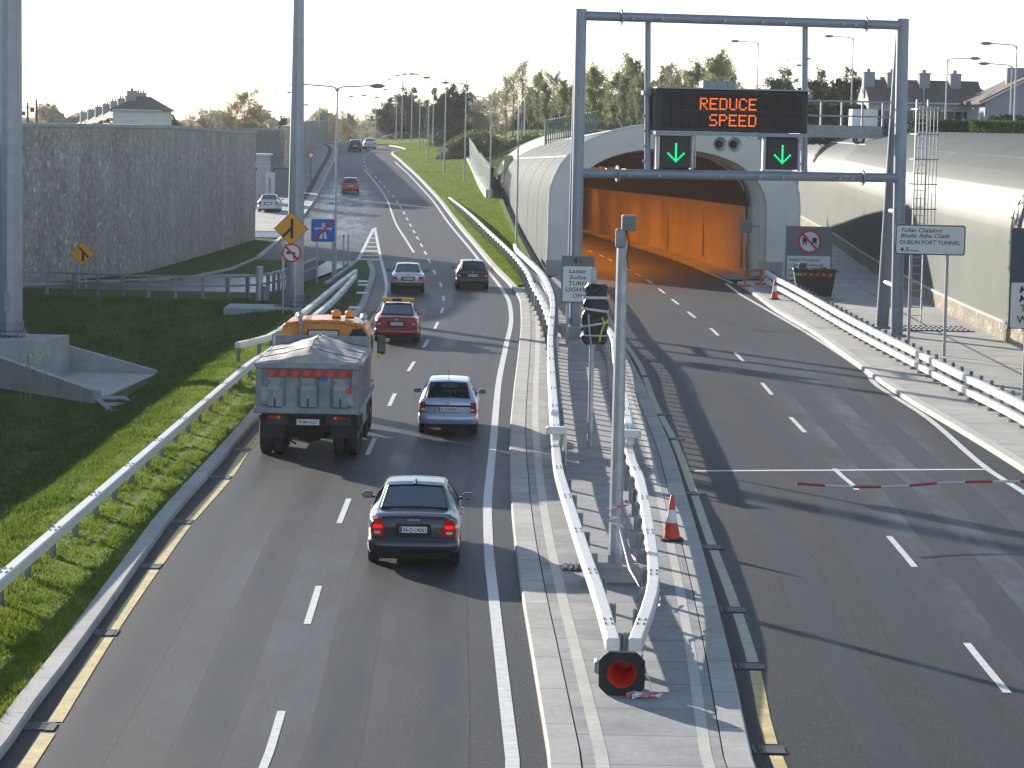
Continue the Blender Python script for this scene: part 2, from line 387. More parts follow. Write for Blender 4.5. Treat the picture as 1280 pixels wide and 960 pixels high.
    def strip(self, A, B):
        """sheet between two point rows; UV in metres"""
        o = len(self.v); L = 0; n = len(A); self.v += [Vector(p) for p in A] + [Vector(p) for p in B]
        for i in range(n - 1):
            d = (Vector(A[i+1]) - Vector(A[i])).length; w0 = (Vector(B[i]) - Vector(A[i])).length; w1 = (Vector(B[i+1]) - Vector(A[i+1])).length
            self.face((o+i, o+n+i, o+n+i+1, o+i+1), ((L, 0), (L, w0), (L + d, w1), (L + d, 0))); L += d
        return self
    def sphere(self, c, r, n=10, sc=(1, 1, 1)):
        prof = [(max(1e-4, r * sin(pi*i/(n//2+1))), -r * cos(pi*i/(n//2+1))) for i in range(n//2+2)]
        return self.lathe(prof, n, Matrix.Translation(c) @ Matrix.Diagonal((*sc, 1)))
    def build(self, name, mats, parent=None, smooth=False, world=False, recalc=True, origin=True):
        me = bpy.data.meshes.new(name)
        if not isinstance(mats, (list, tuple)): mats = [mats]
        off = Vector((0, 0, 0)); V = self.v
        if parent is not None and world:
            I = (Matrix.Translation(parent.location) @ Matrix.Rotation(parent.rotation_euler.z, 4, 'Z')).inverted()
            if 'base' in parent: I = I @ Matrix.Translation(-Vector(parent['base']))
            V = [I @ p for p in V]
        if origin and (parent is None or world) and V:
            xs = [p.x for p in V]; ys = [p.y for p in V]
            off = Vector(((min(xs)+max(xs))/2, (min(ys)+max(ys))/2, min(p.z for p in V))); V = [p - off for p in V]
        me.from_pydata(V, [], self.f)
        for m in mats: me.materials.append(MAT[m] if isinstance(m, str) else m)
        me.polygons.foreach_set('material_index', self.mi)
        if self.fuv:
            uv = me.uv_layers.new(name='UVMap')
            for fi, q in self.fuv.items():
                p = me.polygons[fi]
                for k, li in enumerate(p.loop_indices): uv.data[li].uv = q[k]
        if recalc and len(self.f) < 60000:
            b = bmesh.new(); b.from_mesh(me); bmesh.ops.recalc_face_normals(b, faces=b.faces); b.to_mesh(me); b.free()
        if smooth:
            me.polygons.foreach_set('use_smooth', [True] * len(me.polygons))
            if smooth is not True: me.set_sharp_from_angle(angle=radians(smooth))
        me.update()
        o = bpy.data.objects.new(name, me); COL.objects.link(o); o.location = off
        if parent is not None: o.parent = parent
        return o
def tag(o, label, cat, group=None):
    o['label'] = label; o['category'] = cat
    if group: o['group'] = group
    return o
def struct(o): o['kind'] = 'structure'; return o
def stuff(o, label, cat): o['kind'] = 'stuff'; o['label'] = label; o['category'] = cat; return o
def empty(name, loc, label, cat, group=None, rz=0):
    o = bpy.data.objects.new(name, None); COL.objects.link(o); o.location = loc; o.rotation_euler = (0, 0, rz); o.empty_display_size = .2
    return tag(o, label, cat, group)
def copy_tree(o, parent=None):
    c = o.copy(); COL.objects.link(c)
    if parent is not None: c.parent = parent
    for ch in list(o.children): copy_tree(ch, c)
    return c
_tc = {}
def text_geo(s, italic=False, bold=0.0, spacing=1.0):
    k = (s, italic, bold, spacing)
    if k not in _tc:
        cu = bpy.data.curves.new('lettering', 'FONT'); cu.body = s; cu.size = 1; cu.resolution_u = 2; cu.shear = .22 if italic else 0; cu.offset = bold; cu.space_character = spacing
        ob = bpy.data.objects.new('lettering', cu); COL.objects.link(ob); dg = bpy.context.evaluated_depsgraph_get()
        me = bpy.data.meshes.new_from_object(ob.evaluated_get(dg)); vs = [v.co.copy() for v in me.vertices]; fs = [tuple(p.vertices) for p in me.polygons]
        bpy.data.objects.remove(ob); bpy.data.curves.remove(cu); bpy.data.meshes.remove(me)
        _tc[k] = (vs, fs)
    return _tc[k]
def put_text(mb, s, x, z, h, y, italic=False, align='L', width=None, bold=.01, spacing=1.0):
    """lettering facing -y; h = capital height"""
    vs, fs = text_geo(s, italic, bold, spacing)
    x0 = min(v.x for v in vs); x1 = max(v.x for v in vs); sc = h / .70; sx = sc
    if width: sx = width / (x1 - x0)
    w = (x1 - x0) * sx; ox = x - x0 * sx - (w / 2 if align == 'C' else w if align == 'R' else 0)
    mb.add([(ox + v.x * sx, y, z + v.y * sc) for v in vs], fs)
def rrect(w, h, r, n=4, cx=0, cz=0):
    o = []
    for (sx, sz, a0) in ((1, 1, 0), (-1, 1, 90), (-1, -1, 180), (1, -1, 270)):
        for k in range(n + 1):
            a = radians(a0 + 90 * k / n); o.append((cx + sx * (w/2 - r) + r * cos(a), cz + sz * (h/2 - r) + r * sin(a)))
    return o
def disc(r, n=28, cx=0, cz=0): return [(cx + r * cos(2*pi*k/n), cz + r * sin(2*pi*k/n)) for k in range(n)]
def ring(mb, r0, r1, y0, y1, n=28, cx=0, cz=0):
    a, b = disc(r0, n, cx, cz), disc(r1, n, cx, cz)
    vs = [(x, y0, z) for x, z in a] + [(x, y0, z) for x, z in b] + [(x, y1, z) for x, z in a] + [(x, y1, z) for x, z in b]
    fs = []
    for i in range(n):
        j = (i + 1) % n
        fs += [(i, j, n+j, n+i), (n+i, n+j, 3*n+j, 3*n+i), (i, 2*n+i, 2*n+j, j)]
    mb.add(vs, fs)
def densify(path, step):
    path = [Vector(p) for p in path]; o = [path[0]]
    for a, b in zip(path, path[1:]):
        n = max(1, round((b - a).length / step))
        for k in range(1, n + 1): o.append(a.lerp(b, k / n))
    return o
def smoothpath(path, step):
    """Catmull-Rom through the points"""
    P = [Vector(p) for p in path]; P = [P[0] * 2 - P[1]] + P + [P[-1] * 2 - P[-2]]; o = []
    for i in range(1, len(P) - 2):
        p0, p1, p2, p3 = P[i-1:i+3]; n = max(1, int((p2 - p1).length / step))
        for k in range(n):
            t = k / n
            o.append(.5 * ((2*p1) + (p2-p0)*t + (2*p0-5*p1+4*p2-p3)*t*t + (3*p1-p0-3*p2+p3)*t**3))
    o.append(P[-2]); return o
def along(path, step, start=0.0):
    """(point, heading) every `step` metres"""
    o = []; need = start; path = [Vector(p) for p in path]
    for a, b in zip(path, path[1:]):
        L = (b - a).length; d = (b - a)
        while need <= L:
            o.append((a + d * (need / L), atan2(-d.x, d.y))); need += step
        need -= L
    return o
# ---------------------------------------------------------------- the lines of the road, traced and turned into plan curves X(Y)
RK = curve([(686,965),(664,825),(650,738),(642,675),(638,620),(637,550),(642,490),(647,450),(651,402),(650,380),(640,362),(615,335),(594.6,310),(558.5,265),(545,247.5),(529,230),(513,214),(498.7,200.8),(490,190.6)])
RK = sorted(RK + [(372, -15.2), (400, -18.5), (430, -24), (460, -32)])
RL = curve([(641,955),(625,820),(616,740),(611,690),(610,620),(616,560),(622,490),(632,435),(639,400),(637,380),(626,360),(608,337),(586.5,310),(558.5,276),(541,251),(522,230),(507.5,215),(493,202)])
CL = curve([(338,940),(390,761),(430,640),(464,558),(491,498),(515,457),(533.7,427.6),(547,403.5),(554,385),(554,369.6),(550.6,355),(543.6,342),(537.7,329),(531,315),(522.5,299),(516,287),(509,274),(502,261),(494,249),(485.5,239),(477.5,230),(470,222),(458,210),(455.5,204),(454,196)])
SOL = curve([(517.3,316),(507.5,300),(495,280),(484,250.5),(472.5,232.5),(455.5,212.3)])
LK = curve([(8,943),(42,893),(79,843),(125,781),(179,702),(221,643),(287,568),(340,505)])
_lk = [(Y, X) for Y, X in LK if Y < 84] + [(100, -7.15), (112, -6.75), (120.7, -6.65), (136.6, -7.05), (151, -7.6), (164, -8.5)]
LK = sorted(_lk)
LY = [(p.y, p.x) for p in sorted((road_at(*q) for q in [(42,952),(73,900),(144,785),(200,704),(235,654),(283,600),(308,564)]), key=lambda p: p.y)] + [(90, -6.45), (105, -6.1), (121, -5.95), (136, -6.3), (147, -6.85), (164, -7.9), (182, -9.0), (205, -10.4)]
UL = [(164, -15.2), (187, -15.8), (207, -16.4), (240, -17.6), (294, -20), (363, -23.4), (400, -27), (430, -33), (470, -46)]
MR = curve([(940,956),(908,810),(880,701),(856,619),(840,567),(820,520),(800,475),(780,437),(757,398)]) + [(150, 3.75), (165, 3.35)]
MR = sorted(MR)
RYL = curve([(959,919),(940,825),(917,754),(887,675),(865,611),(840,545),(822,512),(800,457),(782,430),(760,396)]) + [(150, 4.35)]
RYL = sorted(RYL)
TC = curve([(1255,864),(1208,804),(1140,707),(1110,671),(1066,608),(1045,590),(1005,540),(988,522),(960,488),(925,448),(893,415),(866,396),(845,378)])
TRL = curve([(1278,615),(1236,588),(1158,522),(1094,481),(1084,467),(1025,427),(965,391),(925,368)])
TRK = curve([(1266,583),(1197,540),(1138,505),(1103,482),(1025,424),(965,387),(945,372)])
def tz(Y): return -max(0, Y - 150) * .0145
# inside the tunnel: bends left and drops
def tw_right(Y): return interp([(149, 13.1), (170, 12.5), (192, 11.6), (230, 9.1), (270, 6.3)], Y)
def shell_x(Y): return 1.9 - .027 * (Y - 155)
def tw_left(Y): return max(interp([(149, 3.1), (192, 1.6), (230, -.9), (270, -4)], Y), shell_x(Y) + 1.0)
def fence_x(Y): return interp([(240, -1.6), (250, -2.2), (330, -5.5), (480, -14)], Y)
def rk(Y): return interp(RK, Y)

def bowl(X, Y):
    a = sstep(-9.3, -13.5, X) * sstep(128, 103, Y) * sstep(-24, -20.5, X) * sstep(30, 70, Y)
    return -1.15 * a
def gz(X, Y):
    z = zr(Y)
    if X > -14 and Y < 132 and interp(LK, Y) - 1.15 < X < rk(Y): return -.2
    if X < -7 and Y < 132: return .10 + bowl(X, Y) - (.25 if X < -24 else 0)
    left = interp(LK, Y) if Y < 164 else interp(UL, Y)
    right = rk(Y)
    if X > right - .3 and 139 < Y <= 157.5 and X > (1.2 if Y > 150 else right + .3): return -.3
    if X > right - .3 and Y > 139:
        if X > shell_x(Y) + .2 and Y > 150: return min(tz(Y), 0) - .45
        return z - .25 if X < fence_x(Y) + 3 or Y < 250 else z + .1
    if X > right - .3: return -.2
    if X > left: return z - .2
    if Y < 164 and Y > 124 and X < -9.2:
        near = interp([(-24, 128), (-18, 126.8), (-14, 127.3), (-11.8, 131), (-10.6, 145), (-9.6, 164)], X)
        if Y > near - .5 and Y < near + 20 and X > -29: return -.18 if Y < interp([(-27.5,140),(-21.5,137.5),(-19,139.5),(-17,142.5),(-15.6,149),(-15.2,164)], X) else .08
    return z + .04
def axis(a, b, step): n = round((b - a) / step); return [a + (b - a) * k / n for k in range(n + 1)]
mb = MB()
XS = [-3000, -900, -400, -200, -120, -80, -60, -50, -42] + axis(-36, -6, .75) + axis(-5, 26, 1.0) + [28, 32, 38, 46, 60, 90, 140, 240, 500, 1200, 3000]
YS = [-60, -20, 0] + axis(10, 40, 5) + axis(42, 190, 1.5) + axis(194, 460, 4) + [480, 520, 580, 700, 1000, 1800, 4000]
nx = len(XS)
mb.v = [Vector((x, y, gz(x, y))) for y in YS for x in XS]
for j in range(len(YS) - 1):
    for i in range(nx - 1): mb.face((j*nx+i, j*nx+i+1, (j+1)*nx+i+1, (j+1)*nx+i))
o = struct(mb.build('ground', 'ground', smooth=True, recalc=False, origin=False))

def rows(fa, fb, y0, y1, dy, dz=0.0, zf=zr):
    n = max(1, round((y1 - y0) / dy)); A = []; B = []
    for k in range(n + 1):
        Y = y0 + (y1 - y0) * k / n; z = zf(Y) + dz
        A.append((fa(Y), Y, z)); B.append((fb(Y), Y, z))
    return A, B
def sheet(name, mat, *segs):
    mb = MB()
    for s in segs: mb.strip(*rows(*s))
    return struct(mb.build(name, mat))
C = lambda t, d=0.0: (lambda Y: interp(t, Y) + d)
LKx = lambda Y: interp(LK, Y)
sheet('road', 'asphalt', (C(LK, -.02), C(RK, .02), 14, 164, 3), (C(UL, -.02), C(RK, .02), 164, 470, 4))
# tunnel carriageway, with the bed inside the tunnel
tl = lambda Y: interp(MR, Y) - .02 if Y < 150 else tw_left(Y) + .7
tr = lambda Y: interp(TRK, Y) + .02 if Y < 149 else tw_right(Y) - 1.3 + .0
mb = MB(); mb.strip(*rows(tl, tr, 14, 149, 3, 0, tz)); mb.strip(*rows(tl, lambda Y: tw_right(Y) - 1.0, 149, 275, 3, 0, tz))
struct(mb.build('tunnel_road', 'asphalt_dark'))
# slip road
near = [(-9.3,165.5),(-10.1,152),(-11.1,138),(-12.4,130.2),(-14.5,128.3),(-18,128),(-22.6,129.0),(-24.3,126),(-24.5,105),(-24,40)]
far = [(-15.2,165.5),(-15.5,152),(-16.6,144),(-18.2,141),(-20,138.8),(-21.8,137.2),(-25.3,131.6),(-26.8,122),(-27,105),(-26.8,40)]
A = smoothpath([(x, y, .03) for x, y in near], 2); B = []
fb = [Vector((x, y, .03)) for x, y in far]
for p in A:
    k = min(range(len(near) - 1), key=lambda i: ((Vector((near[i][0], near[i][1], .03)) + Vector((near[i+1][0], near[i+1][1], .03))) / 2 - p).length)
nA = []; nB = []
for i in range(len(near) - 1):
    for q in range(4):
        t = q / 4; nA.append(Vector((*near[i], .03)).lerp(Vector((*near[i+1], .03)), t)); nB.append(fb[i].lerp(fb[i+1], t))
mb = MB(); mb.strip(nA, nB); struct(mb.build('slip_road', 'asphalt_worn'))
# worn or dusty patches of the surfacing, and sheen painted as paler patches
def worn_sheen_patch(name, mat, fl, fr, y0, y1, dy, dz=.0016, zf=zr, nc=8, end=.2):
    mb = MB(); n = max(2, round((y1 - y0) / dy)); W = []
    for j in range(n + 1):
        Y = y0 + (y1 - y0) * j / n; e = sstep(0, end, j / n) * sstep(1, 1 - end, j / n)
        for i in range(nc + 1):
            t = i / nc; mb.v.append(Vector((fl(Y) + (fr(Y) - fl(Y)) * t, Y, zf(Y) + dz))); W.append(e * sstep(0, .3, t) * sstep(1, .7, t))
    for j in range(n):
        for i in range(nc): a = j * (nc + 1) + i; mb.face((a, a + 1, a + nc + 2, a + nc + 1))
    o = struct(mb.build(name, mat, recalc=False, origin=False)); at_ = o.data.attributes.new('wear_sheen', 'FLOAT', 'POINT'); at_.data.foreach_set('value', W); return o
worn_sheen_patch('lane_sheen_surface', 'lane_sheen', C(UL, -.6), lambda Y: min(interp(LY, Y) + .8, interp([(164,-7.6),(205,-9.6),(250,-12),(300,-16)], Y)), 165, 300, 3, end=.28)
worn_sheen_patch('polished_sheen_surface', 'polish_sheen', C(LK, .9), C(CL, 2.2), 28, 66, 2, end=.4)
for f, zf, lo_, hi_ in ((C(CL, -2.45), zr, 18, 135), (C(CL, -.95), zr, 18, 135), (C(CL, .85), zr, 18, 135), (C(CL, 2.3), zr, 18, 135), (C(TC, -2.3), tz, 18, 128), (C(TC, -.8), tz, 18, 128), (C(TC, 1.0), tz, 18, 128), (C(TC, 2.5), tz, 18, 128)):
    worn_sheen_patch('tyre_track_surface', 'tyre_track', lambda Y: f(Y) - .38, lambda Y: f(Y) + .38, lo_, hi_, 4, .003, zf, 4, .1)
worn_sheen_patch('dusty_surface', 'worn_dusty', lambda Y: interp(TC, Y) - .6, C(TRL, -.2), 26, 112, 3, zf=tz, end=.25)

# ------------------------------------------------ painted markings
def lines(name, mat, *segs):
    """segs: (curve, width, y0, y1, dz, zf)"""
    mb = MB()
    for c, w, y0, y1, zf in segs:
        mb.strip(*rows(lambda Y: c(Y) - w/2, lambda Y: c(Y) + w/2, y0, y1, 2 if y1 - y0 > 6 else max(.5, (y1 - y0) / 3), .009, zf))
    return struct(mb.build(name, mat))
dash = []
K = FPX * CAM_H
for y in (938, 761, 640.5, 558, 498.5, 456, 427, 404, 385, 369.6): dash.append(K / (y - 149.5))
seg = []
for d in [24, 12 + .2] : pass
Y = dash[0] - 12
seg.append((C(CL), .13, Y - 2, Y + 2, zr))
for d in dash: seg.append((C(CL), .12, d - 1.9, d + 1.9, zr))
Y = dash[-1] + 11
while Y < 400: seg.append((C(CL), .13, Y - 2.1, Y + 2.1, zr)); Y += 11.5 if Y < 160 else 9
lines('lane_marking', 'mark', *seg)
lines('edge_line_marking', 'mark', (C(RL), .19, 20, 330, zr))
lines('solid_lane_marking', 'mark', (C(SOL), .16, SOL[0][0], SOL[-1][0], zr))
# yellow edge line on the left, broken at each gully
seg = []; Y = 24.0; gul_left = []
yg = sorted(road_at(*q).y for q in [(67,911),(144,790),(200,707),(240,652),(281,598),(309,562)])
prev = 22
for g in yg: seg.append((C(LY), .2, prev, g - .55, zr)); prev = g + .15
seg.append((C(LY), .2, prev, 121, zr))
lines('yellow_edge_marking', 'mark_yellow', *seg)
lines('slip_edge_marking', 'mark', (C(LY), .18, 121.2, 206, zr))
# left channel between the yellow line and the kerb
sheet('left_channel', 'patch', (C(LK, .02), C(LY, -.14), 20, 119, 3, .003))
# tunnel road
seg = []; gr = sorted(at(*q).y for q in [(970,935),(927,831),(909,761),(877,683),(857,616),(840,548),(825,518),(805,470)])
prev = 20
for g in gr: seg.append((C(RYL), .18, prev, g - .5, tz)); prev = g + .2
seg.append((C(RYL), .18, prev, 140, tz))
n_y = 2
lines('yellow_tunnel_edge_marking', 'mark_yellow', *seg[:n_y])
lines('pale_tunnel_edge_marking', 'mark_pale', *seg[n_y:])
sheet('right_channel', 'patch', (C(MR, .02), C(RYL, -.13), 20, 140, 3, .003, tz))
seg = []
for y, x in ((834,1232),(689,1125),(599,1055),(531,997),(486,957),(446.5,923),(415,893)):
    p = at(x, y); seg.append((C(TC), .13, p.y - 2, p.y + 2, tz))
seg.append((C(TC), .13, seg[0][2] - 12, seg[0][2] - 8, tz))
tcx = lambda Y: interp([(120, interp(TC, 120)), (131, 7.8), (158, 7.1), (192, 5.9), (230, 3.6)], Y)
for Y in (123.5, 132.5, 141, 149.5, 158, 166, 174, 182, 190, 200, 210): seg.append((tcx, .13, Y - 2, Y + 2, tz))
lines('tunnel_lane_marking', 'mark', *seg)
lines('tunnel_edge_line_marking', 'mark', (C(TRL), .18, 20, 149, tz), (lambda Y: tw_right(Y) - 1.25, .15, 149.2, 250, tz))
a, b = at(868, 589), at(1234, 587)
mb = MB(); mb.strip([(a.x, a.y - .12, .009), (b.x, b.y - .12, .009)], [(a.x, a.y + .12, .009), (b.x, b.y + .12, .009)]); struct(mb.build('stop_line_marking', 'mark'))
a, b = at(475, 327.5), at(536, 328)
# hatched area where the slip road joins
mb = MB()
lft = lambda Y: interp([(164, -9.35), (205, -10.5)], Y); rgt = lambda Y: interp(LY, Y)
mb.strip(*rows(lambda Y: lft(Y) - .1, lambda Y: lft(Y) + .1, 140, 205, 4, .009))
for Y in (165.5, 170, 175, 180, 185.5, 191, 197):
    A = [(lft(Y) + .1, Y, zr(Y) + .010), (rgt(Y) - .1, Y, zr(Y) + .010)]; B = [(lft(Y) + .1, Y + 1.3, zr(Y) + .012), (rgt(Y) - .1, Y + 1.3, zr(Y) + .012)]
    mb.strip(B, A)
struct(mb.build('hatch_marking', 'mark'))

mb = MB(); mb.strip([(interp(LK, Y) - 2.6, Y, .10) for Y in axis(10, 130, 2)], [(interp(LK, Y) - .28, Y, .11) for Y in axis(10, 130, 2)]); struct(mb.build('verge', 'lawn', origin=False))
# ------------------------------------------------ kerbs, island, footways
def kerb_run(mb, f, y0, y1, side, w=.16, h=.13, zf=zr, dy=2.5, under=.15):
    n = round((y1 - y0) / dy); path = [(f(y0 + (y1-y0)*k/n), y0 + (y1-y0)*k/n, zf(y0 + (y1-y0)*k/n)) for k in range(n + 1)]
    s = side
    mb.sweep(path, [(0, -under), (0, h - .03), (s * .03, h), (s * w, h), (s * w, -under)])
mb = MB(); kerb_run(mb, C(LK), 16, 164, -1, .30, .14); struct(mb.build('left_kerb', 'kerb'))
mb = MB(); kerb_run(mb, C(RK), 139.5, 400, 1, .28, .13); struct(mb.build('verge_kerb', 'conc_light'))
mb = MB(); kerb_run(mb, C(UL), 166, 440, -1, .25, .12); struct(mb.build('footpath_kerb', 'conc_light'))
mb = MB(); mb.sweep([(x, y, .03) for x, y in far[:7]], [(0, -.1), (0, .12), (.2, .12), (.2, -.1)]); struct(mb.build('slip_road_kerb', 'kerb'))
mb = MB(); mb.sweep([(-9.2 - .02 * k, 164 - 2.2 * k, .03) for k in range(12)], [(0, -.1), (0, .12), (.22, .12), (.22, -.1)]); struct(mb.build('island_kerb', 'kerb'))
ml = C(RK); mr = C(MR)
mb = MB(); kerb_run(mb, ml, 16, 139.5, 1, .42, .13); kerb_run(mb, mr, 16, 150, -1, .38, .13, tz)
struct(mb.build('traffic_island_kerb', 'kerb'))
mb = MB(); mb.strip(*rows(lambda Y: ml(Y) + .44, lambda Y: mr(Y) - .40, 16, 139.5, 2, .125, tz)); mb.strip(*rows(lambda Y: interp(RK, 139.5) + .44 + (Y - 139.5) * .17, lambda Y: mr(Y) - .40, 139.5, 156, 2, .125, tz))
struct(mb.build('traffic_island', 'concrete'))
mb = MB()
for f, y1, q in ((lambda Y: ml(Y) + .70, 130, .18), (lambda Y: mr(Y) - .62, 130, .16)):
    mb.strip(*rows(lambda Y: f(Y) - q/2, lambda Y: f(Y) + q/2, 16, y1, 2, .129, tz))
struct(mb.build('island_edge_strip', 'conc_light'))
trk = C(TRK)
mb = MB(); kerb_run(mb, trk, 16, 149, 1, .32, .14, tz); struct(mb.build('footway_kerb', 'conc_light'))
plx = lambda Y: interp([(60, 19.5), (106, 19.6), (119, 19.7), (159, 20.9), (199, 23.0), (260, 25.5), (330, 28.2)], Y)
mb = MB(); mb.strip(*rows(lambda Y: trk(Y) + .33, plx, 16, 150, 2.5, .13, tz))
mb.strip(*rows(lambda Y: 16.2 + (Y-150)*.0, plx, 150, 225, 3, .13, lambda Y: 0)); struct(mb.build('footway', 'pave'))
mb = MB(); mb.strip(*rows(lambda Y: trk(Y) + 2.55, lambda Y: trk(Y) + 2.75, 60, 148, 2.5, .134, tz)); mb.strip(*rows(lambda Y: plx(Y) - 2.1, lambda Y: plx(Y) - 1.95, 60, 200, 2.5, .134, lambda Y: 0))
struct(mb.build('footway_joint', 'grate'))
# footpath along the second wall
mb = MB(); mb.strip(*rows(lambda Y: interp(UL, Y) - 4.2, lambda Y: interp(UL, Y) - .25, 196, 440, 4, .12)); struct(mb.build('footpath', 'pave'))
mb = MB(); mb.strip(*rows(lambda Y: interp(UL, Y) - 1.3, lambda Y: interp(UL, Y) - .8, 225, 400, 4, .13)); struct(mb.build('footpath_planting_strip', 'patch'))
# yard in front of the kiosk
mb = MB(); mb.plan([(-16.1, 188), (-17.2, 240), (-27, 252), (-27, 187)], .2, .5); 
A = [(-26.5, Y, zr(Y) + .09) for Y in (188, 200, 215, 230, 245, 258)]; B = [(interp(UL, Y) - .3, Y, zr(Y) + .09) for Y in (188, 200, 215, 230, 245, 258)]
mb = MB(); mb.strip(A, B); struct(mb.build('yard_paving', 'asphalt_worn'))

# ------------------------------------------------ raised ground behind the tunnel
UP = 7.35
def emb(X, Y):
    fx = fence_x(Y)
    t = sstep(0, 11, X - fx); base = zr(min(Y, 440)) + .3
    return base + (UP + .35 * sin(X * .13) * sin(Y * .05) - base) * t
mb = MB(); yy = axis(236, 520, 5) + [560, 640, 800]; xx = axis(-16, 40, 1.5) + [45, 55, 70, 90, 130, 200, 400]
idx = {}
for j, Y in enumerate(yy):
    for i, X in enumerate(xx):
        idx[i, j] = len(mb.v); mb.v.append(Vector((X, Y, emb(X, Y))))
for j in range(len(yy) - 1):
    for i in range(len(xx) - 1):
        X, Y = xx[i + 1], yy[j]
        if X < fence_x(Y) - .5 or (X < 9 and Y < 305 - (X + 2.5) * 14 and Y < 305) or (9 < X < 28 and Y < 300): continue
        mb.face((idx[i, j], idx[i+1, j], idx[i+1, j+1], idx[i, j+1]))
struct(mb.build('grass_bank', 'lawn', smooth=True, recalc=False, origin=False))
mb = MB()
yy = axis(60, 240, 12); 
for a, b in zip(yy, yy[1:]): mb.quad((plx(a) + 9, a, UP), (400, a, UP), (400, b, UP), (plx(b) + 9, b, UP))
struct(mb.build('upper_ground', 'ground', recalc=False, origin=False))
mb = MB(); mb.quad((plx(120) + 13, 60, UP + .02), (70, 60, UP + .02), (75, 236, UP + .02), (38, 236, UP + .02)); struct(mb.build('upper_street', 'asphalt_worn'))
# lawn between the road and the tunnel, turf on the island tip
mb = MB(); A, B = [], []
for Y in axis(139.8, 455, 2.5):
    A.append((rk(Y) + .27, Y, zr(Y) + .12)); X = (shell_x(Y) - .6 if Y < 248 else fence_x(Y) + .3) if Y > 150 else rk(Y) + .5 + (Y - 139.8) * .16 ; X = max(X, rk(Y) + .35)
    B.append((X, Y, zr(Y) + .13 + .07 * max(0, X - rk(Y) - .5)))
mb.strip(A, B); struct(mb.build('lawn', 'lawn', origin=False))
mb = MB(); A = [(interp(LK, Y) - .28, Y, .13) for Y in axis(108, 163.5, 3)]
B = [(interp([(108,-9.0),(128,-9.3),(163.5,-9.2)], Y), Y, .13) for Y in axis(108, 163.5, 3)]
mb.strip(A, B); struct(mb.build('island_lawn', 'ground', origin=False))
LAMP_K = .85
# ---------------------------------------------------------------- stone walls on the left
def wall_along(name, path, thick, z0, ztop, mat, label, cap=None, cat='wall'):
    mb = MB(); P = densify(path, 6)
    tops = [ztop(p) for p in P]; vs = []
    for i, p in enumerate(P):
        d = P[min(i+1, len(P)-1)] - P[max(i-1, 0)]; d.z = 0; d.normalize(); s = Vector((-d.y, d.x, 0)) * thick
        b = Vector((p.x, p.y, z0)); vs += [b, b + s, Vector((p.x, p.y, tops[i])) + s, Vector((p.x, p.y, tops[i]))]
    fs = [(i*4+k, i*4+(k+1) % 4, i*4+4+(k+1) % 4, i*4+4+k) for i in range(len(P)-1) for k in range(4)] + [(0, 3, 2, 1), tuple(len(P)*4-4+k for k in range(4))]
    mb.add(vs, fs)
    o = tag(mb.build(name, mat), label, cat)
    if cap:
        c = MB(); c.sweep([Vector((p.x, p.y, t)) for p, t in zip(P, tops)], [(.06, .003), (.06, .18), (-thick - .06, .18), (-thick - .06, .003)])
        c.build('coping', cap, o, world=True)
    return o
W1 = [(-28.5, 15, 0), (-28.2, 60, 0), (-28.0, 105, 0), (-27.6, 122, 0), (-25.6, 134, 0), (-22.1, 139.6, 0), (-20.2, 145, 0), (-19.2, 160, 0), (-17.5, 186, 0)]
w = wall_along('stone_wall', smoothpath(W1, 4), 1.2, -1.4, lambda p: 7.75 - .4 * sstep(150, 186, p.y), 'stone', 'tall grey rubble stone retaining wall curving behind the metal parapet', 'conc')
w2 = [(-21.6, 262, 0), (-25.2, 330, 0), (-28.6, 400, 0), (-31, 455, 0)]
wall_along('stone_wall', smoothpath(w2, 6), .8, 0, lambda p: 7.7 + .5 * sstep(262, 360, p.y), 'stone', 'long shaded stone wall running uphill beside the far footpath')
wall_along('stone_wall', [(-28, 258, 0), (-21.7, 258, 0)], .9, 0, lambda p: 7.45, 'stone', 'dark stone wall across the yard behind the kiosk')
wall_along('plastered_wall', [(-24.0, 256, 0), (-21.9, 256, 0)], .6, 0, lambda p: 7.3, 'plaster', 'plain plastered wall panel between the kiosk and the tall mast', None)

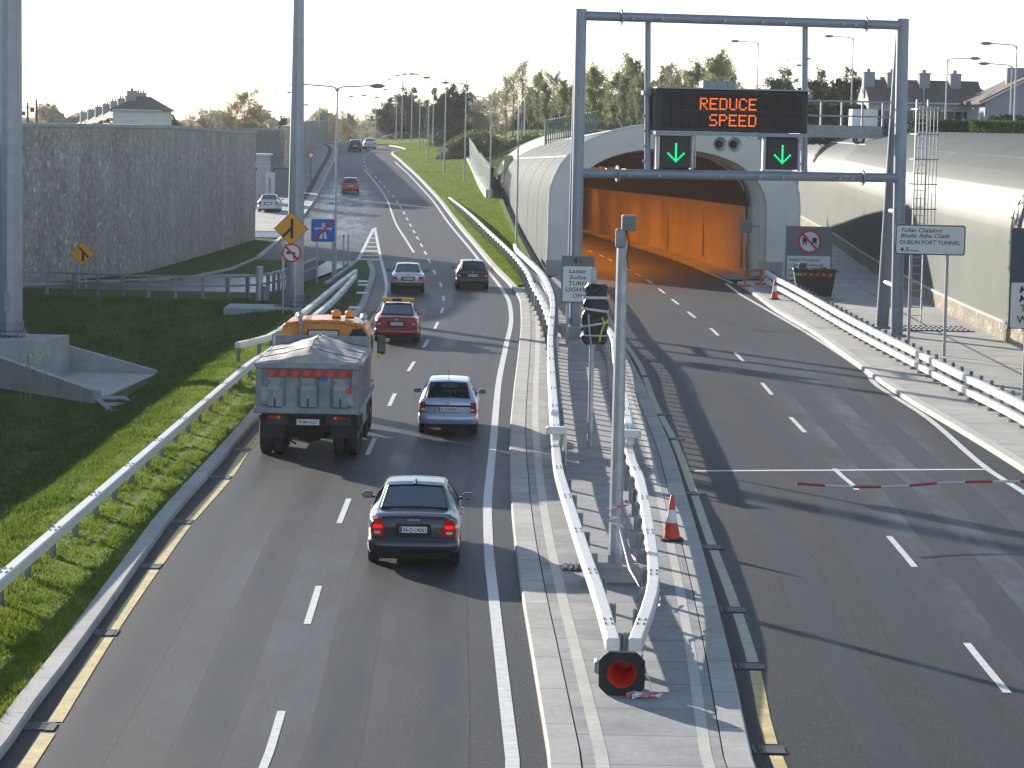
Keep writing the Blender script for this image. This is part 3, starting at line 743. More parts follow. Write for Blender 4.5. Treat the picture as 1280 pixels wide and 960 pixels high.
# ---------------------------------------------------------------- safety barriers
BOXR = lambda h, w=.2, t=.2: [(-w/2, h - t), (-w/2, h - .02), (-w/2 + .02, h), (w/2 - .02, h), (w/2, h - .02), (w/2, h - t)]
def barrier(name, path, heights, spacing, side, label, group, mat='rail', postmat='galv_dark', post_h=None, cat='crash barrier', rail_w=.2, post_off=.17, bolts=True, joint=4.8, paddle=None):
    root = empty(name, path[0], label, cat, group)
    for h in heights:
        mb = MB(); mb.sweep(path, BOXR(h, rail_w, .2 if h > .5 else .18))
        if bolts and h == max(heights):
            mb.m(1)
            for p, a in along(path, joint, 1.4):
                M = Matrix.Translation(p) @ Matrix.Rotation(a, 4, 'Z')
                for j in (-.24, -.14, .14, .24):
                    for i in (-.05, .05): mb.box((i, j, h + .008), (.032, .032, .014), M)
        mb.build('rail', [mat, 'galv_dark'], root, world=True, smooth=30)
    top = max(heights); ph = post_h or top - .04
    me = None
    for p, a in along(path, spacing, .6)[:100]:
        if me is None:
            mb = MB()
            for dx, sx, sy in ((0, .012, .10), (-.0, .09, .012)): pass
            s = side * post_off
            mb.box((s, 0, ph / 2), (.02, .12, ph)); mb.box((s, -.054, ph / 2), (.10, .012, ph)); mb.box((s, .054, ph / 2), (.10, .012, ph))
            mb.box((s - side * .07, 0, top - .12), (.10, .07, .10)); mb.box((s, 0, .012), (.24, .22, .024))
            for i in (-1, 1):
                for j in (-1, 1): mb.cyl((s + i * .09, j * .08, .02), (s + i * .09, j * .08, .06), .012, n=6)
            ob = mb.build('post', postmat, root); me = ob.data
        else:
            ob = bpy.data.objects.new('post', me); COL.objects.link(ob); ob.parent = root
        ob.location = p - root.location; ob.rotation_euler = (0, 0, a)
    return root
bp = lambda pts, h: [at(x, y, h) - Vector((0, 0, h)) for x, y in pts]
up = lambda path, z: [Vector((p.x, p.y, z)) for p in path]
# left verge
p = bp([(-30,745),(0,719),(165,578),(310,454),(331,441)], .76); p = [Vector((-8.75, 30, 0))] + p + [Vector((-7.95, 100, 0)), Vector((-7.75, 118, 0)), Vector((-7.9, 137, 0))]
barrier('safety_barrier', up(smoothpath(p, 1.5), .10), [.66], 2.6, -1, 'pale box-beam crash barrier along the shaded left grass verge', 'crash barriers')
p = [Vector((-9.3, 93, 0)), Vector((-8.75, 95.5, 0)), Vector((-8.45, 99, 0)), Vector((-8.3, 112, 0)), Vector((-8.2, 128, 0)), Vector((-8.05, 140, 0))]
barrier('safety_barrier', up(smoothpath(p, 1.5), .12), [.72], 2.4, -1, 'short pale crash barrier with splayed near end below the orange no-left-turn signpost', 'crash barriers')
# lawn beside the far carriageway
p = [road_at(562, 252), road_at(585, 278), road_at(612, 305), road_at(637, 331), road_at(657, 357)]
p = [Vector((q.x, q.y, zr(q.y) + .13)) for q in p] + [Vector((.9, 130, .125)), Vector((1.25, 118, .125)), Vector((1.42, 105, .125)), Vector((1.5, 96, .125))]
p[0].z -= .45
barrier('safety_barrier', smoothpath(p, 2), [.72], 3, 1, 'white crash barrier curving down the sunlit lawn with its top end buried', 'crash barriers')
# island, left
nose = at(778, 815, .7)
L_ = bp([(766,808),(749,748),(730,693),(713,640),(700,598)], .62) + bp([(696,560),(693,520),(689.5,470),(688,430)], .86) 
L_ = sorted(L_, key=lambda q: q.y) + [Vector((1.62, 114, 0)), Vector((1.55, 128, 0)), Vector((1.2, 140, 0)), Vector((.2, 160, 0)), Vector((.0, 168, 0))]
Ls = up(smoothpath(L_, 1.2), .125)
cut = 65.5
lo_ = [q for q in Ls if q.y <= cut]; hi_ = [q for q in Ls if q.y >= cut - .8]
barrier('safety_barrier', lo_, [.62], 2.6, 1, 'single-rail crash barrier forming the left arm of the island nose', 'crash barriers')
barrier('safety_barrier', hi_, [.98, .52], 1.33, 1, 'high double-rail crash barrier on the left edge of the traffic island', 'crash barriers')
R_ = bp([(794,808),(802,786),(814,750),(817,714),(810,658),(800,604)], .62) + bp([(789,556),(781,505),(770,455),(764,420)], .98)
R_ = sorted(R_, key=lambda q: q.y) + [Vector((3.05, 112, 0)), Vector((3.0, 125, 0)), Vector((2.85, 138, 0)), Vector((2.75, 147, 0))]
Rs = up(smoothpath(R_, 1.0), .125)
lo2 = [q for q in Rs if q.y <= cut]; hi2 = [q for q in Rs if q.y >= cut - .8]
barrier('safety_barrier', lo2, [.62], 2.1, -1, 'kinked single-rail crash barrier forming the right arm of the island nose', 'crash barriers')
barrier('safety_barrier', hi2, [.98, .52], 1.33, -1, 'high double-rail crash barrier on the tunnel side of the traffic island', 'crash barriers')
for q, a, s, l in ((lo_[-1], 0, 1, 'pale rail end cap on the left island barrier'), (lo2[-1], 0, -1, 'pale rail end cap on the right island barrier')):
    mb = MB(); mb.box((s * .10, .1, 1.02), (.5, .28, .18), bev=.03); mb.cyl((s * .3, .1, .12 - .125), (s * .3, .1, .95), .05, n=8)
    o = mb.build('barrier_end_cap', 'rail'); o.location = (q.x, q.y, .125); tag(o, l, 'end cap')
# right footway barrier (pair of rails)
T_ = bp([(1330,545),(1280,508),(1197,467),(1137.5,437),(1066,401),(999.5,364)], .83)
T_ = sorted(T_, key=lambda q: q.y) + bp([(974,350.5),(958,341)], .83)
barrier('safety_barrier', up(smoothpath(T_, 1.5), .135), [.80, .40], 1.55, 1, 'bright twin-rail crash barrier along the right footway', 'crash barriers', post_h=.9)

# parapet railing along the slip road
rp = [(-25.0, 116, .1), (-23.4, 126, .1), (-21.5, 127.6, .1), (-18, 126.6, .1), (-14.5, 126.6, .1), (-12.6, 127.6, .1), (-11.6, 130, .1), (-10.9, 137, .1), (-10.4, 146, .1)]
rpath = smoothpath(rp, 1)
root = empty('parapet_railing', rpath[0], 'grey two-rail metal parapet bounding the slip road above the grass', 'railing')
for h in (1.0, .58):
    mb = MB(); mb.sweep(rpath, [(-.04, h - .06), (-.04, h + .03), (.06, h + .03), (.06, h - .06)]); mb.build('rail', 'galv_dark', root, world=True)
me = None
for p, a in along(rpath, 1.25, .3)[:60]:
    if me is None:
        mb = MB(); mb.box((-.1, 0, .5), (.16, .12, 1.06)); mb.box((-.1, 0, .02), (.2, .2, .03)); o = mb.build('post', 'galv_dark', root); me = o.data
    else: o = bpy.data.objects.new('post', me); COL.objects.link(o); o.parent = root
    o.location = p - root.location; o.rotation_euler = (0, 0, a)

# ---------------------------------------------------------------- masts
def mast(loc, h, r0, r1, label, n=12):
    root = empty('high_mast', loc, label, 'mast', 'high lighting masts')
    mb = MB(); segs = 4
    for k in range(segs):
        a, b = k / segs, (k + 1) / segs
        mb.cyl((0, 0, .5 + (h - .5) * a), (0, 0, .5 + (h - .5) * b + .2), r0 + (r1 - r0) * a + .006, r0 + (r1 - r0) * b - .004 + .006, n=n)
    mb.build('shaft', 'mast', root)
    mb = MB(); mb.cyl((0, 0, .22), (0, 0, .55), r0 + .05, n=n); mb.build('collar', 'galv_dark', root)
    mb = MB(); mb.cyl((0, 0, .12), (0, 0, .2), r0 + .14, n=24)
    for k in range(16):
        c = Vector((cos(k * pi / 8), sin(k * pi / 8), 0)) * (r0 + .09); mb.cyl(c + Vector((0, 0, 0)), c + Vector((0, 0, .3)), .022, n=6)
    mb.build('base_flange', 'galv_dark', root)
    mb = MB(); mb.box((0, -r0 - .01, 1.3), (.22, .05, .7), bev=.01); mb.build('access_door', 'mast', root)
    return root
pl = Vector((-18.16, 99.2, .38)); mast(pl, 26, .48, .34, 'tall faceted steel mast on the concrete plinth in the grass')
mb = MB(); mb.plan([(-12.6, 119.6), (-8.9, 119.6), (-8.9, 122.6), (-12.6, 122.6)], -.2, .16); tag(mb.build('mast_foundation', 'conc'), 'flat concrete slab under the mast behind the orange merge sign', 'slab')
mast(Vector((-9.62, 121.2, .16)), 26, .385, .09, 'tall faceted steel mast behind the diamond merge sign beside the island')
# recess with plinth, wing walls, drain steps
root = empty('mast_plinth', (-17, 98, -1.2), 'concrete mast plinth recessed in the grass slope with sloping wing walls', 'plinth')
mb = MB(); mb.plan([(-21, 97.4), (-16.7, 97.4), (-16.2, 100.5), (-21, 100.5)], -1.2, .38); mb.build('block', 'conc', root, world=True)
mb = MB(); mb.plan([(-21.5, 94.5), (-17.9, 95.2), (-13.7, 90.3), (-13.0, 100.55), (-21.5, 101)], -1.3, -.98); mb.build('floor_slab', 'conc', root, world=True)
def wedge(mb, a, b, za, zb, z0, t):
    d = Vector((b[0]-a[0], b[1]-a[1], 0)).normalized(); s = Vector((-d.y, d.x, 0)) * t
    A, B = Vector((*a, 0)), Vector((*b, 0)); vs = []
    for q in (A, B, B + s, A + s): vs.append((q.x, q.y, z0))
    for q, z in ((A, za), (B, zb), (B + s, zb), (A + s, za)): vs.append((q.x, q.y, z))
    mb.add(vs, [(3,2,1,0),(4,5,6,7),(0,1,5,4),(1,2,6,5),(2,3,7,6),(3,0,4,7)])
mb = MB(); wedge(mb, (-13.05, 100.6), (-21.5, 101.3), -.88, 1.25, -1.4, -.28); mb.build('wing_wall', 'conc', root, world=True)
mb = MB(); wedge(mb, (-13.75, 90.2), (-18.0, 95.1), -.62, .05, -1.6, -.3); wedge(mb, (-18.0, 95.1), (-22, 96.6), .05, .45, -1.6, -.3); mb.build('front_wall', 'conc', root, world=True)
# bank of soil behind the wing wall
root = empty('drain_ladder', (-12.4, 86, -1.1), 'stepped precast concrete drainage chute leading down from the mast plinth', 'drain chute')
mb = MB(); a = Vector((-13.2, 90.6, -.92)); b = Vector((-11.2, 83.5, -1.02)); d = (b - a).normalized(); s = Vector((-d.y, d.x, 0))
for q in (-.45, .45): mb.tube([a + s * q, b + s * q], .10, 4)
mb.build('side_beam', 'conc', root, world=True)
for k in range(5):
    q = a.lerp(b, k / 4); mb = MB(); mb.tube([q - s * .45, q + s * .45], .10, 4); mb.build('step', 'conc', root, world=True)

# ---------------------------------------------------------------- street lamps
def lamp_head(mb, x, z, s, L=.85):
    prof = [(.0, -.0), (.09, .02), (.15, .3), (.14, .6), (.02, .85)]
    M = Matrix.Translation((x, 0, z)) @ Matrix.Rotation(s * radians(90), 4, 'Y') @ Matrix.Diagonal((.75, 1.25, L / .85, 1))
    mb.lathe([(max(r, .002), h) for r, h in prof], 10, M)
def lamp_proto(h, arms, reach=1.5, name='street_lamp'):
    root = empty(name, (0, 0, 0), 'grey steel street lamp', 'street lamp')
    mb = MB(); mb.cyl((0, 0, 0), (0, 0, 1.4), .095, .095, 10); mb.cyl((0, 0, 1.4), (0, 0, h), .075, .045, 10); mb.build('pole', 'galv', root, smooth=40)
    mb = MB()
    for s in arms: mb.tube([(0, 0, h - .25), (s * .12, 0, h - .02), (s * .3, 0, h + .04), (s * reach, 0, h + .12)], [.05, .05, .045, .045], 6)
    mb.build('arm', 'galv', root, smooth=40)
    for s in arms:
        mb = MB(); lamp_head(mb, s * reach, h + .12, s); mb.build('lamp_head', 'galv_dark', root, smooth=40)
        mb = MB(); mb.box((s * (reach + .42), 0, h + .01), (.5, .2, .05), bev=.02); mb.build('lens', 'white', root.children[-1], smooth=False)
    return root
LP = {}
def lamp(loc, h, arms, label, rz=0, reach=1.5, group='street lamps'):
    k = (round(h, 1), arms, reach)
    o = copy_tree(LP[k]) if k in LP else lamp_proto(round(h, 1), arms, reach)
    LP.setdefault(k, o); o.location = loc; o.rotation_euler.z = rz; tag(o, label, 'street lamp', group); return o
q = at(418.5, 342, .12); lamp(q, 10.0, (-1, 1), 'double-armed street lamp on the grass island beside the blue motorway-end sign', reach=1.75)
ords = ['first', 'second', 'third', 'fourth', 'fifth', 'sixth', 'seventh', 'eighth', 'ninth', 'tenth']
row = [(612, 263, 122), (580.5, 230, 105), (555.5, 214, 97), (535, 199, 94), (524, 190, 94), (514, 184, 96), (502, 181, 100), (486, 180, 106)]
for i, (x, yb, yt) in enumerate(row):
    Y = 10.1 * FPX / (yb - yt); p = atY(x, yb, Y); p.z = min(p.z, gz(p.x, p.y) + .6)
    zt = (atY(x, yt, Y)).z
    lamp(p, min(11, max(9.5, round((zt - p.z) * 2) / 2)), (-1,), ords[i] + ' single-arm street lamp up the sunlit verge counting from the tunnel', reach=1.7)
far_l = [(343, 190, 117, 1, 330, 'street lamp above the stone wall just left of the tall mid mast'), (399, 160, 131, -1, 380, 'small street lamp over the dark stone wall right of the mid mast'),
         (453, 180, 124, -1, 420, 'left one of two thin lamp posts where the road crests'), (455.8, 180, 124, 1, 425, 'right one of two thin lamp posts where the road crests'),
         (469, 180, 117, -1, 410, 'lamp post standing behind the silver car at the road crest'), (495, 178, 116, -1, 430, 'distant lamp post before the dark evergreen clump'), (541, 180, 111, 1, 360, 'lamp post with arm to the right before the bare conifer'),
         (352, 165, 139, -1, 420, 'tiny distant street lamp over the wall beside the autumn tree')]
for x, yb, yt, s, Y, lb in far_l:
    p = atY(x, yb, Y); zt = atY(x, yt, Y).z; lamp(p, round(zt - p.z), (s,), lb, reach=1.4)
rt = [(944, 200, 57, -1, 250, 'lamp post behind the message sign with arm to the left'), (982, 170, 76, 1, 300, 'lamp post between message sign and its right upright with arm to the right'), (1020, 170, 86, -1, 310, 'shorter lamp post right beside the gantry inner upright'),
      (1062, 200, 49, -1, 240, 'lamp post seen above the gantry catwalk'), (1181, 172, 77, 1, 210, 'lamp post with arm to the right in front of the terraced houses'), (1262, 172, 81, -1, 205, 'lower of two lamp posts by the clipped hedge'), (1267, 172, 60, -1, 190, 'taller of two lamp posts by the clipped hedge')]
for x, yb, yt, s, Y, lb in rt:
    p = atY(x, yb, Y); z0 = min(p.z, UP); zt = atY(x, yt, Y).z; p.z = z0; lamp(p, round((zt - z0) * 2) / 2, (s,), lb, reach=1.7)
# plain thin poles beside and behind the tunnel shell
def thin_pole(x, yb, yt, Y, r, lb):
    p = atY(x, yb, Y); t = atY(x, yt, Y); h = t.z - p.z
    root = empty('slender_pole', p, lb, 'pole', 'slender poles'); mb = MB(); mb.cyl((0, 0, -.3), (0, 0, h), r, r * .6, 8); mb.build('shaft', 'galv', root, smooth=40)
    mb = MB(); mb.box((0, -.09, h * .72), (.16, .14, .3), bev=.02); mb.build('bracket', 'galv_dark', root); return root
thin_pole(645, 318, 126, 168, .075, 'slender pole standing against the left flank of the tunnel shell')
thin_pole(655.5, 166, 98, 300, .09, 'slender pole on the grass bank behind the shell, nearer the conifer')
thin_pole(684, 160, 110, 320, .09, 'slender pole among the bare trees above the green palisade')
thin_pole(838, 118, 88, 330, .09, 'slender pole among the trees left of the message sign')
thin_pole(1153, 172, 110, 230, .05, 'thin pole in front of the terrace beside the gantry ladder')
for x, yb, yt, lb in ((34.5, 150, 128, 'shorter wooden utility pole above the stone wall'), (45.5, 150, 124, 'taller wooden utility pole above the stone wall')):
    Y = 330; p = atY(x, yb + 8, Y); t = atY(x, yt, Y); root = empty('utility_pole', p, lb, 'utility pole', 'utility poles'); h = t.z - p.z
    mb = MB(); mb.cyl((0, 0, 0), (0, 0, h), .17, .12, 8); mb.build('shaft', 'wood', root); mb = MB(); mb.box((0, 0, h - .6), (1.6, .1, .1)); mb.box((-.5, 0, h - 1.3), (.5, .3, .5)); mb.build('crossarm', 'wood', root)
for x, yb, yt, lb in ((101.5, 150, 122, 'distant lamp post behind the left terrace roofs, taller one'), (106.3, 150, 126, 'distant lamp post behind the left terrace roofs, shorter one'), (263, 165, 120, 'thin pole over the wall left of the golden tree'), (280, 165, 136, 'short thin pole over the wall beside the golden tree')):
    Y = 350; p = atY(x, yb + 6, Y); t = atY(x, yt, Y); root = empty('slender_pole', p, lb, 'pole', 'slender poles'); mb = MB(); mb.cyl((0, 0, 0), (0, 0, t.z - p.z), .06, .04, 6); mb.build('shaft', 'galv', root)
# ---------------------------------------------------------------- tunnel portal and shells
def arch(hw, zs, zc, n=22, e=2.3):
    """half-barrel: vertical to zs, then a superellipse up to zc; list of (x, z) from left foot to right foot"""
    P = [(-hw, 0.0), (-hw, zs * .5), (-hw, zs * .85)]
    for k in range(n + 1):
        a = pi - pi * k / n; c, s = cos(a), sin(a)
        P.append((hw * (abs(c) ** (2 / e)) * (1 if c > 0 else -1), zs + (zc - zs) * abs(s) ** (2 / e)))
    return P + [(hw, zs * .85), (hw, zs * .5), (hw, 0.0)]
CX = 8.9
out_p = arch(7.0, 3.9, 8.5); NP = len(out_p)
tun = empty('tunnel_portal', (CX, 156, 0), 'pale metal-clad tunnel mouth with splayed fascia glowing orange inside', 'tunnel')
mb = MB(); rowsY = [155 + 5 * k for k in range(31)]; grid = []
for Y in rowsY:
    rw = []
    for i, (x, z) in enumerate(out_p):
        fr = i / (NP - 1); ye = 304 - 66 * sstep(0, .5, fr) - 70 * sstep(.56, .8, fr) ; yq = 155 + (Y - 155) * (ye - 155) / 150
        rw.append(Vector((CX + x + (shell_x(yq) - 1.9), yq, z - .0145 * (yq - 155) * (1 if z > 1 else .2) - (.3 if z == 0 else 0))))
    grid.append(rw)
for rw in grid: mb.v += rw
for j in range(len(grid) - 1):
    for i in range(NP - 1): mb.face((j*NP+i, j*NP+i+1, (j+1)*NP+i+1, (j+1)*NP+i))
mb.build('shell_cladding', 'shell', tun, world=True, smooth=40)
mb = MB()     # standing seams of the cladding
for i in (7, 12): mb.tube([rw[i] + Vector((0, 0, .02)) for rw in grid], .035, 4)
for j in (4, 8, 13, 18, 24): mb.tube([p + Vector((0, 0, .012)) for p in grid[j][:NP // 2 + 1]], .018, 4)
mb.build('cladding_seam', 'shell_face', tun, world=True)
mb = MB(); mb.tube([p + Vector((-.02 if p.x < CX else .02, .02, .03)) for p in grid[0]], .07, 6); mb.build('edge_trim', 'white_paint', tun, world=True, smooth=True)
# fascia: from the outer rim back to the inner opening
in_p = []
n0 = arch(5.05, 3.6, 6.95)
vs = []; ff = MB()
A = [Vector((CX + x, 155, max(z, -.3))) for x, z in out_p]; Bm = [Vector((CX - .35 + x * 1.06, 154.6 + .4, z)) for x, z in n0]
mid = [a.lerp(b, .90) + Vector((0, .45, 0)) for a, b in zip(A, Bm)]; inn = [Vector((CX - .75 + x, 157.4, z)) for x, z in n0]
ff.v = A + mid + inn
for i in range(NP - 1):
    ff.face((i, i+1, NP+i+1, NP+i)); ff.face((NP+i, NP+i+1, 2*NP+i+1, 2*NP+i))
ff.build('fascia', 'shell_face', tun, world=True, smooth=50)
mb = MB(); mb.tube([p + Vector((0, -.015, 0)) for p in mid], .016, 4); mb.build('fascia_groove', 'rubber', tun, world=True)
mb = MB()
mb.box((1.9 + .95, 155.2, .35), (2.2, .5, .9)); mb.build('foot_plinth', 'conc_light', tun, world=True)
mb = MB(); mb.box((14.9, 155.0, .45), (2.3, .6, .95)); mb.build('foot_plinth', 'conc_light', tun, world=True)
# lining
P4 = 4.05
ysl = [156.6, 160, 166, 172, 180, 188, 197, 206, 216, 228, 240, 254, 270]
mbw = MB(); mbc = MB(); mbk = MB()
def sec(Y):
    t = tz(Y); a, b = tw_left(Y), tw_right(Y)
    if Y < 170: k = (Y - 156.6) / 13.4; a = (CX - .75 - 5.05 + .05) * (1 - k) + a * k; b = (CX - .75 + 5.05 - .05) * (1 - k) + b * k
    return a, b, t
RWa, RWb, LWa, LWb = [], [], [], []
for Y in ysl:
    a, b, t = sec(Y); RWa.append((b, Y, t)); RWb.append((b - .12, Y, t + P4)); LWa.append((a, Y, t)); LWb.append((a + .12, Y, t + P4))
mbw.strip(RWa, RWb); mbw.build('wall_panel', 'lining', tun, world=True, smooth=True)
mbw = MB(); mbw.strip(LWb, LWa); mbw.build('wall_panel', 'lining', tun, world=True)
m = 10
for j in range(len(ysl) - 1):
    for k in range(m):
        def cp(jj, kk):
            Y = ysl[jj]; a, b, t = sec(Y); an = pi - pi * kk / m; hw = (b - a) / 2 + .03; c = (a + b) / 2
            cc, ss = cos(an), sin(an); return (c + hw * abs(cc) ** .87 * (1 if cc > 0 else -1), Y, t + P4 + (3.15 if Y < 165 else 2.85 if Y < 230 else 2.3) * abs(ss) ** .87)
        mbc.quad(cp(j, k), cp(j, k+1), cp(j+1, k+1), cp(j+1, k))
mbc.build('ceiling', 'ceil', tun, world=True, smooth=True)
a, b, t = sec(270); mb = MB(); mb.quad((a - 1, 270, t - .2), (b + 1, 270, t - .2), (b + 1, 270, t + 7), (a - 1, 270, t + 7)); mb.build('end_wall', 'lining', tun, world=True)
def kerbq(f, s):
    mb = MB(); mb.sweep([(f(Y), Y, tz(Y)) for Y in ysl], [(0, -.1), (0, .14), (s * 1.3, .14), (s * 1.3, -.1)]); return mb
kerbq(lambda Y: sec(Y)[1] - 1.3, 1).build('walkway', 'conc', tun, world=True)
mb = MB()     # panel joints and dark services slots
for Y, w_ in ((158.6, .16), (178, .12), (200, .05)):
    a, b, t = sec(Y); 
    yk = [i for i in range(len(ysl) - 1) if ysl[i] <= Y < ysl[i + 1]][0]; f = (Y - ysl[yk]) / (ysl[yk+1] - ysl[yk])
    a0, b0, t0 = sec(ysl[yk]); a1, b1, t1 = sec(ysl[yk+1]); bx = b0 + (b1 - b0) * f
    mb.box((bx - .075, Y, t + 2.0), (.06, w_, 3.0 if w_ > .1 else 3.9))
mb.build('panel_joint', 'rubber', tun, world=True)
for Y in range(166, 262, 8):
    a, b, t = sec(Y)
    for fx in (.3, .7):
        mb = MB(); x = a + (b - a) * fx; zz = t + 6.0 - (.25 if Y > 225 else 0)
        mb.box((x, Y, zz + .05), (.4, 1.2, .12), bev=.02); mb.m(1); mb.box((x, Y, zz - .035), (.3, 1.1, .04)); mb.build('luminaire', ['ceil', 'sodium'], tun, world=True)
for Y, e in ((166, 230), (174, 330), (183, 360), (195, 380), (208, 380), (222, 330), (238, 300), (254, 250)):
    a, b, t = sec(Y)
    l = bpy.data.lights.new('sodium_lamp', 'AREA'); l.energy = e * LAMP_K; l.color = (1, .29, .004); l.shape = 'RECTANGLE'; l.size = 3.4 if b - a > 6 else 1.5; l.size_y = 5
    lo = bpy.data.objects.new('sodium_lamp', l); COL.objects.link(lo); lo.location = (a + (b - a) * .40, Y, t + 5.75); lo.rotation_euler = (0, radians(20), 0)
# speaker / camera box on the portal wall
p = at(934, 277, 4.0); q = atY(933, 283, 153.6)
root = empty('portal_camera_box', q, 'grey camera box fixed to the right jamb of the tunnel mouth', 'camera box'); mb = MB(); mb.box((0, 0, 0), (.6, .5, .7), bev=.05); mb.build('housing', 'galv_dark', root); mb = MB(); mb.box((0, -.27, 0), (.42, .05, .5), bev=.02); mb.build('front_grille', 'signgrey', root); mb = MB(); mb.box((.5, .1, 0), (.5, .12, .12)); mb.build('bracket', 'galv_dark', root)

# ---------------------------------------------------------------- corrugated shell of the other tunnel, on a stone plinth
can = empty('corrugated_tunnel_shell', (20, 110, 0), 'long pale corrugated barrel-vault tunnel shell on a low stone plinth', 'tunnel')
prof = arch(7.2, 4.6, 8.35, 16, 2.2); prof = [(x, z) for x, z in prof if z >= .9 or False]
prof = [(-7.2, .86)] + prof[1:-1] + [(7.2, .86)] if prof[0][1] > .86 else prof
mb = MB(); g = []
ys = []; Y = 70.0
while Y < 306:
    ys.append(Y); Y += .15 if Y < 140 else .2 if Y < 200 else .5
for k, Y in enumerate(ys):
    w_ = .03 * (1 if (k // 1) % 2 else -1) if Y < 200 else 0
    c = plx(Y) + 7.2 + .08
    g.append([Vector((c + x * (1 + w_ / 7), Y, z + w_ * (z > 4.6))) for x, z in prof])
n = len(prof)
for rw in g: mb.v += rw
for j in range(len(g) - 1):
    for i in range(n - 1): mb.face((j*n+i, j*n+i+1, (j+1)*n+i+1, (j+1)*n+i))
mb.build('corrugated_cladding', 'canopy', can, world=True, recalc=False, smooth=60)
mb = MB(); ix = min(range(n), key=lambda i: abs(prof[i][1] - 7.3) + (10 if prof[i][0] > 0 else 0))
mb.tube([rw[ix] + Vector((-.02, 0, .02)) for rw in g[::12]], .035, 4); mb.build('seam', 'shell_face', can, world=True)
mb = MB(); mb.sweep([(plx(Y), Y, 0) for Y in axis(60, 306, 6)], [(0, -.1), (0, .84), (.5, .84), (.5, -.1)]); mb.build('stone_plinth', 'stone_warm', can, world=True)
mb = MB(); mb.sweep([(plx(Y), Y, 0) for Y in axis(60, 306, 6)], [(-.06, .843), (-.06, .93), (.3, .93), (.3, .843)]); mb.build('plinth_coping', 'conc_light', can, world=True)
Y = 146; d = atan2(plx(148) - plx(144), 4)
mb = MB(); M = Matrix.Translation((plx(Y) - .02, Y, .13)) @ Matrix.Rotation(-d, 4, 'Z'); mb.box((0, 0, 1.55), (.14, 3.2, 3.1), M); dr = mb.build('door', 'door_grey', can, world=True)
mb = MB(); 
for s in (-1, 1): mb.box((-.04, s * 1.66, 1.58), (.12, .12, 3.2), M)
mb.box((-.04, 0, 3.17), (.12, 3.4, .14), M); mb.build('door_frame', 'galv', can, world=True)
mb = MB(); mb.box((-.12, .2, 1.1), (.06, .05, .22), M); h_ = mb.build('handle', 'black', None); h_.parent = dr; h_.location = h_.location - can.location - dr.location
mb = MB(); mb.box((18.5, 301, 3.6), (20, .6, 7.4)); tag(mb.build('headwall', 'conc'), 'concrete headwall closing the gap behind the two tunnel shells', 'wall')
root = empty('ramp_wall', (15.8, 170, 0), 'low dark sloping concrete wall with a green post between the two tunnel shells', 'wall')
mb = MB(); wedge(mb, (16.3, 158), (18.2, 186), .9, 3.9, -.2, .4); mb.build('wall_slab', 'conc', root, world=True)
p = atY(995, 282, 176); mb = MB(); mb.cyl(p, p + Vector((0, 0, 3.0)), .07, n=6); mb.tube([p + Vector((0, 0, 2.7)), p + Vector((-1.6, 1, 1.2))], .03, 5); mb.build('post', 'palisade', root, world=True)
# retaining upstand along the back of the shell, white base and green palisades
def palisade(name, path, h, label, mat='palisade', base=None, pale=.17):
    root = empty(name, path[0], label, 'fence', 'green palisade fences'); mb = MB()
    for p, a in along(path, pale, 0):
        M = Matrix.Translation(p) @ Matrix.Rotation(a, 4, 'Z'); mb.add([(0, -.05, .05), (0, .05, .05), (0, .05, h - .1), (0, 0, h), (0, -.05, h - .1), (.02, -.05, .05), (.02, .05, .05), (.02, .05, h - .1), (.02, 0, h), (.02, -.05, h - .1)], [(0,1,2,3,4), (9,8,7,6,5), (0,4,9,5), (1,6,7,2), (2,7,8,3), (3,8,9,4), (0,5,6,1)], M)
    mb.build('pale_panel', mat, root, world=True, recalc=False)
    mb = MB()
    for z in (.35, h - .45): mb.sweep([p + Vector((0, 0, z)) for p in path], [(-.03, -.03), (-.03, .03), (.03, .03), (.03, -.03)])
    mb.build('rail', mat, root, world=True)
    me = None
    for p, a in along(path, 2.75, 0)[:60]:
        if me is None:
            mb = MB(); mb.box((.06, 0, h / 2), (.1, .1, h + .1)); o = mb.build('post', mat, root); me = o.data
        else: o = bpy.data.objects.new('post', me); COL.objects.link(o); o.parent = root
        o.location = p - root.location; o.rotation_euler = (0, 0, a)
    if base:
        mb = MB(); mb.sweep([p + Vector((0, 0, -.02)) for p in path], [(-.35, -1.2), (-.35, .0), (.25, .0), (.25, -1.2)]); mb.build('base_wall', base, root, world=True)
    return root
p1, p2 = atY(681, 181, 232), atY(747, 169, 234)
palisade('palisade_fence', densify([p1, p2], 2.75), 2.1, 'green palisade fence on a white kerb across the top of the tunnel shell', base='white_paint')
fp = [Vector((fence_x(Y) - .25, Y, zr(Y) + .9 + (0.3 if Y < 280 else 0))) for Y in axis(248, 332, 4)]
palisade('palisade_fence', fp, 2.3, 'green palisade fence on a white wall beside the sunlit lawn', base='conc_light', pale=.2)
fp2 = [Vector((fence_x(Y) + 3.5, Y, emb(fence_x(Y) + 3.5, Y))) for Y in axis(345, 400, 5)]
fq = [Vector((-1.6 + 12 * t, 268 + 55 * t, emb(-1.6 + 12 * t + 6, 300 + 40 * t) - 1.3 + t)) for t in axis(0, 1, .1)]
# grey upstand at the shell's back edge
mb = MB(); mb.sweep([rw_ + Vector((0, 0, .1)) for rw_ in grid[-1][3:NP // 2 + 2]], [(-.1, -.5), (-.1, .55), (.25, .55), (.25, -.5)]); o = mb.build('upstand', 'signgrey', tun, world=True)
